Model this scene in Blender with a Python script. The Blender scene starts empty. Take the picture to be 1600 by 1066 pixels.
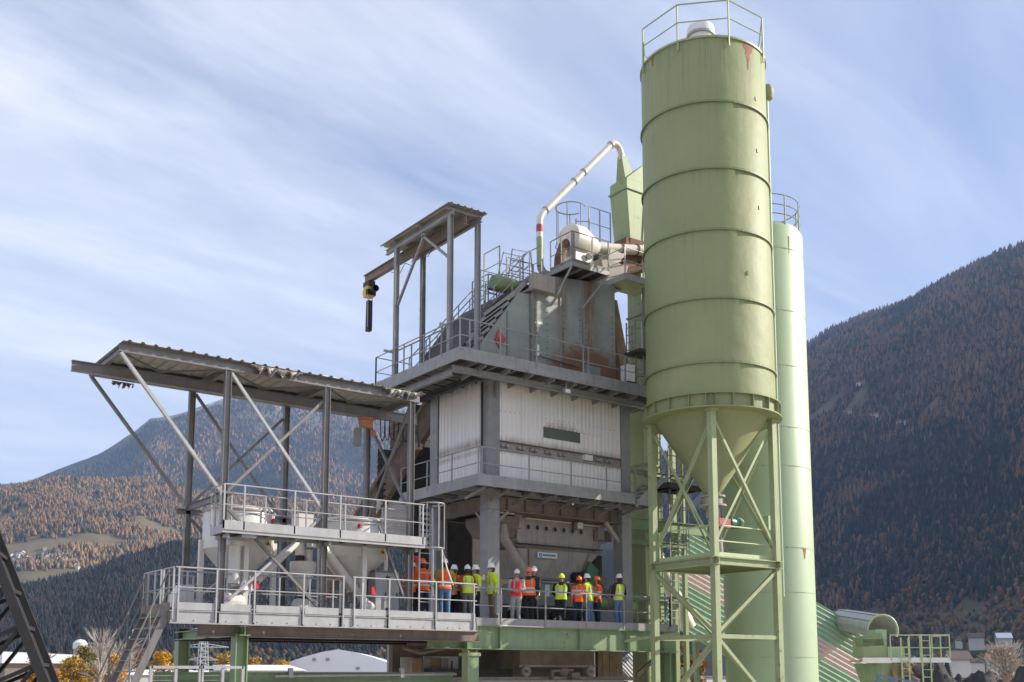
import bpy, bmesh, math, random
import numpy as np
from mathutils import Vector, Matrix

random.seed(7)
rng = np.random.default_rng(11)
R = math.radians
SC = bpy.context.scene
COL = SC.collection

# ------------------------------------------------------------------ camera
cam_d = bpy.data.cameras.new('camera')
cam = bpy.data.objects.new('camera', cam_d)
COL.objects.link(cam)
CAM = Vector((-18.14, -26.46, 3.98))
cam.location = CAM
cam.rotation_euler = (R(90 + 7.53), 0, R(-36.31))
cam_d.sensor_width = 36
cam_d.lens = 1682 / 1600 * 36
cam_d.shift_y = (829.5 - 533) / 1600
cam_d.clip_start = 0.1
cam_d.clip_end = 40000
SC.camera = cam

# ------------------------------------------------------------------ sun, sky
SUN_AZ, SUN_EL = 115.7, 27.0
sdir = Vector((math.cos(R(SUN_EL)) * math.sin(R(SUN_AZ)), math.cos(R(SUN_EL)) * math.cos(R(SUN_AZ)), math.sin(R(SUN_EL))))
sun_d = bpy.data.lights.new('sun', 'SUN')
sun_d.energy = 5.0
sun_d.angle = R(0.5)
sun_d.color = (1.0, 0.93, 0.82)
sun = bpy.data.objects.new('sun', sun_d)
sun.rotation_euler = sdir.to_track_quat('Z', 'Y').to_euler()
sun.location = (40, -30, 60)
COL.objects.link(sun)

world = bpy.data.worlds.new('World')
SC.world = world
world.use_nodes = True
nt = world.node_tree
for n in list(nt.nodes):
    nt.nodes.remove(n)


def N(t, kind, **kw):
    n = t.nodes.new(kind)
    for k, v in kw.items():
        if k.startswith('i_'):
            n.inputs[k[2:].replace('_', ' ')].default_value = v
        else:
            setattr(n, k, v)
    return n


def math_node(t, op, a, b=None, clamp=False):
    n = t.nodes.new('ShaderNodeMath')
    n.operation = op
    n.use_clamp = clamp
    for i, v in enumerate((a, b)):
        if v is None:
            continue
        if isinstance(v, (int, float)):
            n.inputs[i].default_value = v
        else:
            t.links.new(v, n.inputs[i])
    return n.outputs[0]


def ramp(t, fac, stops):
    n = t.nodes.new('ShaderNodeValToRGB')
    el = n.color_ramp.elements
    while len(el) < len(stops):
        el.new(0.5)
    for e, (p, c) in zip(el, stops):
        e.position = p
        e.color = (c, c, c, 1) if isinstance(c, (int, float)) else (*c, 1)
    t.links.new(fac, n.inputs[0])
    return n.outputs[0]


def mix(t, fac, a, b, mode='MIX'):
    n = t.nodes.new('ShaderNodeMix')
    n.data_type = 'RGBA'
    n.blend_type = mode
    for s, v in ((n.inputs['Factor'], fac), (n.inputs['A'], a), (n.inputs['B'], b)):
        if isinstance(v, (int, float)):
            s.default_value = v
        elif isinstance(v, tuple):
            s.default_value = (*v, 1) if len(v) == 3 else v
        else:
            t.links.new(v, s)
    return n.outputs['Result']


sky = N(nt, 'ShaderNodeTexSky', sky_type='NISHITA', sun_disc=False, sun_elevation=R(SUN_EL), sun_rotation=R(SUN_AZ),
        altitude=500, air_density=1.0, dust_density=1.0, ozone_density=2.0)
tc = N(nt, 'ShaderNodeTexCoord')
sep = N(nt, 'ShaderNodeSeparateXYZ')
nt.links.new(tc.outputs['Generated'], sep.inputs[0])
zc = math_node(nt, 'ADD', math_node(nt, 'MAXIMUM', sep.outputs['Z'], 0.0), 0.22)
comb = N(nt, 'ShaderNodeCombineXYZ')
nt.links.new(math_node(nt, 'DIVIDE', sep.outputs['X'], zc), comb.inputs[0])
nt.links.new(math_node(nt, 'DIVIDE', sep.outputs['Y'], zc), comb.inputs[1])
mp = N(nt, 'ShaderNodeMapping')
mp.inputs['Rotation'].default_value = (0, 0, R(22))
mp.inputs['Scale'].default_value = (0.55, 1.5, 1)
nt.links.new(comb.outputs[0], mp.inputs[0])
n1 = N(nt, 'ShaderNodeTexNoise', i_Scale=1.35, i_Detail=10.0, i_Roughness=0.60, i_Distortion=0.5)
nt.links.new(mp.outputs[0], n1.inputs['Vector'])
mp2 = N(nt, 'ShaderNodeMapping')
mp2.inputs['Rotation'].default_value = (0, 0, R(-12))
mp2.inputs['Scale'].default_value = (0.7, 3.4, 1)
mp2.inputs['Location'].default_value = (3.1, 1.7, 0)
nt.links.new(comb.outputs[0], mp2.inputs[0])
n2 = N(nt, 'ShaderNodeTexNoise', i_Scale=1.6, i_Detail=9.0, i_Roughness=0.6, i_Distortion=0.6)
nt.links.new(mp2.outputs[0], n2.inputs['Vector'])
c1 = ramp(nt, n1.outputs['Fac'], [(0.36, 0.0), (0.66, 1.0)])
c2 = ramp(nt, n2.outputs['Fac'], [(0.42, 0.0), (0.80, 1.0)])
cl = math_node(nt, 'ADD', math_node(nt, 'MULTIPLY', c1, 0.60), math_node(nt, 'MULTIPLY', math_node(nt, 'MULTIPLY', c2, math_node(nt, 'ADD', c1, 0.3)), 0.38))
low = ramp(nt, sep.outputs['Z'], [(0.0, 0.75), (0.42, 0.0)])
cl = math_node(nt, 'ADD', cl, math_node(nt, 'MULTIPLY', low, 0.55), clamp=True)
veil = ramp(nt, sep.outputs['X'], [(0.15, 1.0), (0.80, 0.0)])      # a thin cirrus veil, thicker towards the north-west
cl = math_node(nt, 'ADD', math_node(nt, 'MULTIPLY', cl, math_node(nt, 'ADD', math_node(nt, 'MULTIPLY', veil, 0.25), 0.60)), math_node(nt, 'MULTIPLY', veil, 0.24), clamp=True)
skyc = mix(nt, 1.0, sky.outputs[0], (0.80, 0.74, 0.80), 'MULTIPLY')
cloudc = (5.6, 5.6, 5.95)
final = mix(nt, cl, skyc, cloudc)
bg = N(nt, 'ShaderNodeBackground')
bg.inputs['Strength'].default_value = 0.128
nt.links.new(final, bg.inputs['Color'])
wo = N(nt, 'ShaderNodeOutputWorld')
nt.links.new(bg.outputs[0], wo.inputs['Surface'])

SC.view_settings.view_transform = 'Standard'
SC.view_settings.look = 'None'
SC.view_settings.exposure = 0.83
SC.view_settings.gamma = 1.0
SC.view_settings.use_curve_mapping = False

# ------------------------------------------------------------------ materials


def new_mat(name):
    m = bpy.data.materials.new(name)
    m.use_nodes = True
    t = m.node_tree
    return m, t, t.nodes['Principled BSDF']


def paint(name, col, rough=0.5, metal=0.0, var=0.18, scale=1.2, streak=0.0, streak_col=(0.10, 0.09, 0.07), rust=0.0,
          rust_col=(0.20, 0.065, 0.022), bump=0.02, spots=0.0):
    """weathered paint or metal: broad tone variation, vertical run marks, rust patches"""
    m, t, b = new_mat(name)
    tc = N(t, 'ShaderNodeTexCoord')
    v = tc.outputs['Object']
    n1 = N(t, 'ShaderNodeTexNoise', i_Scale=scale, i_Detail=7.0, i_Roughness=0.62)
    t.links.new(v, n1.inputs['Vector'])
    f = ramp(t, n1.outputs['Fac'], [(0.3, 0.0), (0.7, 1.0)])
    dark = tuple(c * (1 - var) for c in col)
    lite = tuple(min(1, c * (1 + var * 0.6)) for c in col)
    c = mix(t, f, dark, lite)
    if streak > 0:
        mp = N(t, 'ShaderNodeMapping')
        mp.inputs['Scale'].default_value = (5.0, 5.0, 0.35)
        t.links.new(v, mp.inputs[0])
        n2 = N(t, 'ShaderNodeTexNoise', i_Scale=1.6, i_Detail=6.0, i_Roughness=0.65)
        t.links.new(mp.outputs[0], n2.inputs['Vector'])
        s = ramp(t, n2.outputs['Fac'], [(0.48, 0.0), (0.74, 1.0)])
        c = mix(t, math_node(t, 'MULTIPLY', s, streak), c, streak_col)
    if rust > 0:
        n3 = N(t, 'ShaderNodeTexNoise', i_Scale=2.3, i_Detail=9.0, i_Roughness=0.72)
        t.links.new(v, n3.inputs['Vector'])
        s = ramp(t, n3.outputs['Fac'], [(0.62 - 0.16 * rust, 0.0), (0.70 - 0.12 * rust, 1.0)])
        c = mix(t, math_node(t, 'MULTIPLY', s, 0.85), c, rust_col)
    if spots > 0:
        n4 = N(t, 'ShaderNodeTexNoise', i_Scale=26.0, i_Detail=3.0)
        t.links.new(v, n4.inputs['Vector'])
        s = ramp(t, n4.outputs['Fac'], [(0.66, 0.0), (0.72, 1.0)])
        c = mix(t, math_node(t, 'MULTIPLY', s, spots), c, streak_col)
    t.links.new(c, b.inputs['Base Color'])
    b.inputs['Roughness'].default_value = rough
    b.inputs['Metallic'].default_value = metal
    if bump > 0:
        nb = N(t, 'ShaderNodeTexNoise', i_Scale=9.0, i_Detail=5.0)
        t.links.new(v, nb.inputs['Vector'])
        bp = N(t, 'ShaderNodeBump')
        bp.inputs['Strength'].default_value = 0.5
        bp.inputs['Distance'].default_value = bump
        t.links.new(nb.outputs['Fac'], bp.inputs['Height'])
        t.links.new(bp.outputs[0], b.inputs['Normal'])
    return m


M = {}
M['silo'] = paint('silo_green', (0.315, 0.325, 0.145), 0.5, var=0.10, scale=0.45, streak=0.22, streak_col=(0.22, 0.22, 0.13), rust=0.0, bump=0.012, spots=0.12)


def silo_paint():
    m, t, b = new_mat('weathered_silo_green')
    tc = N(t, 'ShaderNodeTexCoord')
    v = tc.outputs['Object']
    sp = N(t, 'ShaderNodeSeparateXYZ')
    t.links.new(v, sp.inputs[0])
    n1 = N(t, 'ShaderNodeTexNoise', i_Scale=0.55, i_Detail=8.0, i_Roughness=0.6)
    t.links.new(v, n1.inputs['Vector'])
    c = mix(t, ramp(t, n1.outputs['Fac'], [(0.32, 0.0), (0.68, 1.0)]), (0.240, 0.278, 0.130), (0.292, 0.305, 0.152))
    mp = N(t, 'ShaderNodeMapping')
    mp.inputs['Scale'].default_value = (6.0, 6.0, 0.22)
    t.links.new(v, mp.inputs[0])
    n2 = N(t, 'ShaderNodeTexNoise', i_Scale=1.2, i_Detail=7.0, i_Roughness=0.7)
    t.links.new(mp.outputs[0], n2.inputs['Vector'])
    run = ramp(t, n2.outputs['Fac'], [(0.50, 0.0), (0.78, 1.0)])
    # more wash-down dirt just under the rim and under each ring
    tot = math_node(t, 'MULTIPLY', ramp(t, math_node(t, 'DIVIDE', sp.outputs['Z'], 26.0), [(0.83, 0.15), (0.962, 1.0)]), 1.0)
    for z in (22.75, 20.42, 18.31, 16.0, 13.87):
        d = math_node(t, 'SUBTRACT', z, sp.outputs['Z'])
        k = math_node(t, 'MULTIPLY', math_node(t, 'GREATER_THAN', d, 0.0), math_node(t, 'SUBTRACT', 1.0, math_node(t, 'DIVIDE', d, 0.8), clamp=True))
        tot = math_node(t, 'MAXIMUM', tot, math_node(t, 'MULTIPLY', k, 0.6))
    c = mix(t, math_node(t, 'MULTIPLY', run, tot), c, (0.15, 0.14, 0.075))
    n3 = N(t, 'ShaderNodeTexNoise', i_Scale=3.2, i_Detail=9.0, i_Roughness=0.75)
    t.links.new(v, n3.inputs['Vector'])
    pale = ramp(t, n3.outputs['Fac'], [(0.60, 0.0), (0.72, 1.0)])
    c = mix(t, math_node(t, 'MULTIPLY', pale, 0.22), c, (0.46, 0.43, 0.28))
    spk = N(t, 'ShaderNodeTexNoise', i_Scale=14.0, i_Detail=4.0)
    t.links.new(v, spk.inputs['Vector'])
    c = mix(t, math_node(t, 'MULTIPLY', ramp(t, spk.outputs['Fac'], [(0.71, 0.0), (0.74, 1.0)]), 0.7), c, (0.20, 0.11, 0.055))
    t.links.new(c, b.inputs['Base Color'])
    b.inputs['Roughness'].default_value = 0.58
    b.inputs['Specular IOR Level'].default_value = 0.3
    nb = N(t, 'ShaderNodeTexNoise', i_Scale=1.4, i_Detail=3.0)
    t.links.new(v, nb.inputs['Vector'])
    bp = N(t, 'ShaderNodeBump')
    bp.inputs['Strength'].default_value = 0.5
    bp.inputs['Distance'].default_value = 0.06
    t.links.new(nb.outputs['Fac'], bp.inputs['Height'])
    t.links.new(bp.outputs[0], b.inputs['Normal'])
    return m


M['silo'] = silo_paint()
M['silo_rust'] = paint('silo_rust', (0.30, 0.13, 0.07), 0.8, var=0.3, scale=6, bump=0.01)
M['silo_band'] = paint('silo_band_green', (0.20, 0.25, 0.12), 0.55, var=0.12, scale=1.0, streak=0.2)
M['frame'] = paint('frame_green', (0.33, 0.385, 0.20), 0.5, var=0.12, scale=1.6, streak=0.25, streak_col=(0.2, 0.17, 0.1), rust=0.05, bump=0.004)
M['mint'] = paint('mint_green', (0.37, 0.47, 0.29), 0.5, var=0.07, scale=0.5, streak=0.22, streak_col=(0.36, 0.38, 0.26), rust=0.0, bump=0.006)
M['elev'] = paint('elevator_green', (0.31, 0.38, 0.175), 0.5, var=0.12, scale=0.8, streak=0.3, streak_col=(0.2, 0.2, 0.11), rust=0.1, bump=0.006)
M['girder'] = paint('girder_green', (0.215, 0.30, 0.155), 0.45, var=0.15, scale=1.5, streak=0.35, streak_col=(0.12, 0.12, 0.08), rust=0.06, bump=0.004)
M['galv'] = paint('galvanised_steel', (0.40, 0.395, 0.39), 0.46, metal=0.25, var=0.16, scale=3.0, streak=0.25, streak_col=(0.22, 0.21, 0.2), bump=0.003)
M['grey'] = paint('grey_steel_paint', (0.30, 0.295, 0.285), 0.5, metal=0.05, var=0.16, scale=2.2, streak=0.35, streak_col=(0.13, 0.12, 0.11), rust=0.04, bump=0.004)
M['post'] = paint('canopy_steel', (0.20, 0.19, 0.18), 0.5, metal=0.2, var=0.2, scale=2.6, streak=0.4, streak_col=(0.09, 0.08, 0.07), rust=0.05, bump=0.004)
M['bluegrey'] = paint('bluegrey_housing', (0.24, 0.265, 0.26), 0.5, var=0.14, scale=1.3, streak=0.4, streak_col=(0.14, 0.12, 0.09), rust=0.08, bump=0.008)
M['rusty'] = paint('rusty_steel', (0.17, 0.09, 0.055), 0.8, var=0.4, scale=3, rust=0.6, bump=0.01)
M['rustgreen'] = paint('rusted_frame', (0.22, 0.24, 0.22), 0.6, var=0.2, scale=3, rust=0.55, streak=0.4, bump=0.006)
M['clad'] = paint('white_cladding', (0.84, 0.80, 0.75), 0.5, var=0.05, scale=1.2, streak=0.16, streak_col=(0.34, 0.27, 0.2), bump=0.002)
M['sheet'] = paint('roof_sheet', (0.38, 0.35, 0.30), 0.55, metal=0.1, var=0.2, scale=2.0, streak=0.3, streak_col=(0.14, 0.11, 0.08), bump=0.004)
M['white'] = paint('white_tank_paint', (0.66, 0.635, 0.58), 0.4, var=0.06, scale=1.5, streak=0.22, streak_col=(0.42, 0.36, 0.28), bump=0.003)
M['whitepipe'] = paint('pale_duct', (0.72, 0.66, 0.57), 0.45, var=0.12, scale=2, streak=0.3, streak_col=(0.5, 0.36, 0.26), rust=0.04, bump=0.006)
M['dark'] = paint('dark_steel', (0.055, 0.05, 0.046), 0.7, var=0.3, scale=3, rust=0.12, bump=0.01)
M['brown'] = paint('dusty_brown_steel', (0.24, 0.19, 0.15), 0.75, var=0.3, scale=2, streak=0.4, rust=0.1, bump=0.01)
M['mixer'] = paint('dusty_grey_mixer', (0.38, 0.335, 0.295), 0.65, var=0.18, scale=2.0, streak=0.4, streak_col=(0.12, 0.09, 0.07), bump=0.008)
M['grating'] = paint('grating', (0.09, 0.09, 0.088), 0.6, metal=0.2, var=0.2, scale=4, bump=0.01)
M['yellow'] = paint('yellow_paint', (0.70, 0.42, 0.03), 0.4, var=0.15, scale=4, streak=0.3)
M['orange'] = paint('orange_paint', (0.42, 0.17, 0.045), 0.5, var=0.2, scale=4, streak=0.3)
M['black'] = paint('black_rubber', (0.018, 0.018, 0.02), 0.6, var=0.2, scale=5)
M['red'] = paint('red_paint', (0.55, 0.03, 0.03), 0.45, var=0.15, scale=3)
M['faded_red'] = paint('faded_red_sign', (0.50, 0.07, 0.09), 0.6, var=0.35, scale=8, streak=0.3)
M['signwhite'] = paint('sign_white', (0.72, 0.72, 0.70), 0.4, var=0.06, bump=0)
M['blue'] = paint('blue_paint', (0.11, 0.19, 0.36), 0.5, var=0.15)
M['pink'] = paint('pinkish_sheet', (0.62, 0.50, 0.44), 0.5, var=0.08, scale=1.0, streak=0.2, streak_col=(0.45, 0.36, 0.30), bump=0.004)
M['greensheet'] = paint('green_sheet', (0.30, 0.43, 0.29), 0.5, var=0.08, scale=1.0, streak=0.2, streak_col=(0.22, 0.3, 0.2), bump=0.004)
M['seam'] = paint('weld_seam', (0.40, 0.44, 0.29), 0.6, var=0.3, scale=1.5, rust=0.25, bump=0)
M['wood'] = paint('weathered_board', (0.36, 0.24, 0.14), 0.8, var=0.3, scale=3, streak=0.5, streak_col=(0.15, 0.1, 0.06), bump=0.01)
M['motorgreen'] = paint('motor_green', (0.05, 0.17, 0.09), 0.45, var=0.15)
M['membrane'] = paint('tent_membrane', (0.72, 0.73, 0.76), 0.5, var=0.04, scale=0.2, bump=0)
M['concrete'] = paint('concrete', (0.42, 0.40, 0.37), 0.85, var=0.15, scale=0.6, streak=0.3)
M['asphalt_pile'] = paint('milled_asphalt', (0.05, 0.048, 0.046), 0.95, var=0.4, scale=0.8, bump=0.2)
M['housewall'] = paint('house_plaster', (0.50, 0.48, 0.44), 0.8, var=0.1, scale=0.1, bump=0)
M['houseroof'] = paint('house_roof', (0.14, 0.10, 0.085), 0.8, var=0.2, scale=0.1, bump=0)
M['glass'] = paint('dark_window', (0.03, 0.035, 0.045), 0.15, var=0.1, bump=0)
M['bark'] = paint('bark', (0.20, 0.17, 0.14), 0.9, var=0.3, scale=2)
M['palebark'] = paint('pale_bark', (0.42, 0.38, 0.33), 0.9, var=0.2, scale=2)
M['farsteel'] = paint('pylon_steel', (0.50, 0.52, 0.54), 0.5, metal=0.1, var=0.05, bump=0)
M['lightgreen'] = paint('pale_green_rail', (0.46, 0.54, 0.30), 0.5, var=0.1, scale=2, rust=0.05)


def rusty_housing():
    """blue-grey hot-stone housing with its own rust runs: a tall run beside each joint, a wide patch at the foot"""
    m, t, b = new_mat('rust_stained_housing')
    tc = N(t, 'ShaderNodeTexCoord')
    v = tc.outputs['Object']
    n1 = N(t, 'ShaderNodeTexNoise', i_Scale=1.1, i_Detail=7.0, i_Roughness=0.62)
    t.links.new(v, n1.inputs['Vector'])
    c = mix(t, ramp(t, n1.outputs['Fac'], [(0.3, 0.0), (0.7, 1.0)]), (0.24, 0.255, 0.235), (0.34, 0.36, 0.335))
    sp = N(t, 'ShaderNodeSeparateXYZ')
    t.links.new(v, sp.inputs[0])
    X, Z = sp.outputs['X'], sp.outputs['Z']
    mp = N(t, 'ShaderNodeMapping')
    mp.inputs['Scale'].default_value = (4.0, 4.0, 0.5)
    t.links.new(v, mp.inputs[0])
    n2 = N(t, 'ShaderNodeTexNoise', i_Scale=1.5, i_Detail=8.0, i_Roughness=0.7)
    t.links.new(mp.outputs[0], n2.inputs['Vector'])
    n3 = N(t, 'ShaderNodeTexNoise', i_Scale=2.2, i_Detail=8.0, i_Roughness=0.7)
    t.links.new(v, n3.inputs['Vector'])

    def bump_at(x, w):
        return math_node(t, 'SUBTRACT', 1.0, math_node(t, 'DIVIDE', math_node(t, 'ABSOLUTE', math_node(t, 'SUBTRACT', X, x)), w), clamp=True)
    runs = math_node(t, 'MAXIMUM', bump_at(3.05, 0.34), bump_at(1.75, 0.2))
    runs = math_node(t, 'MAXIMUM', runs, math_node(t, 'MULTIPLY', bump_at(4.35, 0.6), 0.9))
    runs = math_node(t, 'MULTIPLY', runs, ramp(t, n2.outputs['Fac'], [(0.34, 0.0), (0.56, 1.0)]))
    foot = math_node(t, 'MULTIPLY', ramp(t, math_node(t, 'DIVIDE', Z, 5.0), [(0.08, 1.0), (0.42, 0.0)]),
                     math_node(t, 'SUBTRACT', 1.0, math_node(t, 'DIVIDE', math_node(t, 'ABSOLUTE', math_node(t, 'SUBTRACT', X, 4.3)), 2.6), clamp=True))
    foot = ramp(t, math_node(t, 'MULTIPLY', math_node(t, 'ADD', foot, 0.12), n3.outputs['Fac']), [(0.13, 0.0), (0.24, 1.0)])
    top = ramp(t, math_node(t, 'MULTIPLY', math_node(t, 'DIVIDE', Z, 5.0), n2.outputs['Fac']), [(0.34, 0.0), (0.55, 0.6)])
    r = math_node(t, 'MAXIMUM', runs, foot)
    c = mix(t, math_node(t, 'MULTIPLY', top, 0.8), c, (0.13, 0.11, 0.085))
    c = mix(t, math_node(t, 'MULTIPLY', r, 0.85), c, mix(t, n3.outputs['Fac'], (0.06, 0.025, 0.012), (0.30, 0.11, 0.035)))
    t.links.new(c, b.inputs['Base Color'])
    b.inputs['Roughness'].default_value = 0.6
    return m


M['housing'] = rusty_housing()


def dirty_cladding():
    """white ribbed sheet with brown dirt creeping from its lower and upper edges and a row of fixing screws"""
    m, t, b = new_mat('soiled_cladding')
    tc = N(t, 'ShaderNodeTexCoord')
    v = tc.outputs['Object']
    sp = N(t, 'ShaderNodeSeparateXYZ')
    t.links.new(v, sp.inputs[0])
    X, Z = sp.outputs['X'], sp.outputs['Z']
    n1 = N(t, 'ShaderNodeTexNoise', i_Scale=1.0, i_Detail=6.0)
    t.links.new(v, n1.inputs['Vector'])
    mp = N(t, 'ShaderNodeMapping')
    mp.inputs['Scale'].default_value = (7.0, 7.0, 0.9)
    t.links.new(v, mp.inputs[0])
    n2 = N(t, 'ShaderNodeTexNoise', i_Scale=1.3, i_Detail=7.0, i_Roughness=0.7)
    t.links.new(mp.outputs[0], n2.inputs['Vector'])
    c = mix(t, n1.outputs['Fac'], (0.80, 0.755, 0.70), (0.88, 0.85, 0.81))

    def edge(z, w):
        return math_node(t, 'SUBTRACT', 1.0, math_node(t, 'DIVIDE', math_node(t, 'ABSOLUTE', math_node(t, 'SUBTRACT', Z, z)), w), clamp=True)
    e = math_node(t, 'MAXIMUM', edge(6.22, 0.42), math_node(t, 'MAXIMUM', edge(8.45, 0.5), math_node(t, 'MULTIPLY', edge(5.92, 0.28), 0.8)))
    inx = math_node(t, 'SUBTRACT', 1.0, math_node(t, 'DIVIDE', math_node(t, 'ABSOLUTE', math_node(t, 'SUBTRACT', X, 3.2)), 1.1), clamp=True)
    win = math_node(t, 'MULTIPLY', edge(6.95, 0.55), math_node(t, 'MULTIPLY', inx, 2.0, clamp=True))
    e = math_node(t, 'MAXIMUM', e, win)
    d = ramp(t, math_node(t, 'MULTIPLY', e, n2.outputs['Fac']), [(0.20, 0.0), (0.55, 1.0)])
    c = mix(t, math_node(t, 'MULTIPLY', d, 0.75), c, (0.26, 0.19, 0.13))
    s2 = ramp(t, n2.outputs['Fac'], [(0.56, 0.0), (0.8, 1.0)])
    c = mix(t, math_node(t, 'MULTIPLY', s2, 0.3), c, (0.45, 0.37, 0.29))
    row = math_node(t, 'LESS_THAN', math_node(t, 'ABSOLUTE', math_node(t, 'SUBTRACT', Z, 7.3)), 0.014)
    fx = math_node(t, 'LESS_THAN', math_node(t, 'ABSOLUTE', math_node(t, 'SUBTRACT', math_node(t, 'FRACT', math_node(t, 'MULTIPLY', X, 5.0)), 0.5)), 0.07)
    c = mix(t, math_node(t, 'MULTIPLY', math_node(t, 'MULTIPLY', row, fx), 0.8), c, (0.15, 0.12, 0.1))
    t.links.new(c, b.inputs['Base Color'])
    b.inputs['Roughness'].default_value = 0.5
    return m


M['strip'] = paint('dull_green_strip', (0.13, 0.165, 0.115), 0.5, var=0.15, streak=0.3)
M['cladtower'] = dirty_cladding()


def cloth(name, col, band=None, rough=0.85):
    """cloth; band = heights (m above the feet) of the reflective strips printed round it"""
    m, t, b = new_mat(name)
    tc = N(t, 'ShaderNodeTexCoord')
    n1 = N(t, 'ShaderNodeTexNoise', i_Scale=7.0, i_Detail=4.0)
    t.links.new(tc.outputs['Object'], n1.inputs['Vector'])
    c = mix(t, ramp(t, n1.outputs['Fac'], [(0.3, 0.0), (0.7, 1.0)]), tuple(x * 0.78 for x in col), tuple(min(1, x * 1.1) for x in col))
    if band:
        sp = N(t, 'ShaderNodeSeparateXYZ')
        t.links.new(tc.outputs['Object'], sp.inputs[0])
        tot = None
        for z in band:
            k = math_node(t, 'LESS_THAN', math_node(t, 'ABSOLUTE', math_node(t, 'SUBTRACT', sp.outputs['Z'], z)), 0.028)
            tot = k if tot is None else math_node(t, 'MAXIMUM', tot, k)
        c = mix(t, tot, c, (0.62, 0.58, 0.52))
    t.links.new(c, b.inputs['Base Color'])
    b.inputs['Roughness'].default_value = rough
    bp = N(t, 'ShaderNodeBump')
    bp.inputs['Strength'].default_value = 0.6
    bp.inputs['Distance'].default_value = 0.02
    t.links.new(n1.outputs['Fac'], bp.inputs['Height'])
    t.links.new(bp.outputs[0], b.inputs['Normal'])
    return m


C_OR, C_YE, C_RD = (0.90, 0.13, 0.02), (0.62, 0.80, 0.02), (0.85, 0.04, 0.03)
M['hv_orange'] = cloth('orange_high_visibility', C_OR, (1.02, 1.14))
M['hv_yellow'] = cloth('yellow_high_visibility', C_YE, (1.02, 1.14))
M['hv_red'] = cloth('red_high_visibility', C_RD, (1.04,))
M['c_black'] = cloth('black_cloth', (0.014, 0.015, 0.018))
M['c_navy'] = cloth('navy_cloth', (0.02, 0.03, 0.055))
M['c_jean'] = cloth('blue_denim', (0.10, 0.19, 0.34))
M['c_lgrey'] = cloth('pale_grey_cloth', (0.38, 0.36, 0.36))
M['c_grey'] = cloth('grey_cloth', (0.13, 0.13, 0.13))
M['c_khaki'] = cloth('khaki_cloth', (0.24, 0.17, 0.10))
M['c_green'] = cloth('green_cloth', (0.13, 0.30, 0.03))
M['c_rust'] = cloth('rust_red_cloth', (0.28, 0.06, 0.025))
M['h_white'] = paint('white_helmet', (0.78, 0.78, 0.80), 0.3, var=0.03, bump=0)
M['h_orange'] = paint('orange_helmet', (0.85, 0.14, 0.02), 0.3, var=0.05, bump=0)
M['h_yellow'] = paint('yellow_helmet', (0.66, 0.85, 0.02), 0.3, var=0.05, bump=0)
M['skin'] = cloth('skin', (0.48, 0.25, 0.17), rough=0.55)
M['hair'] = cloth('hair', (0.05, 0.03, 0.02))

# ------------------------------------------------------------------ geometry helpers
ORG = {}


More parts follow.
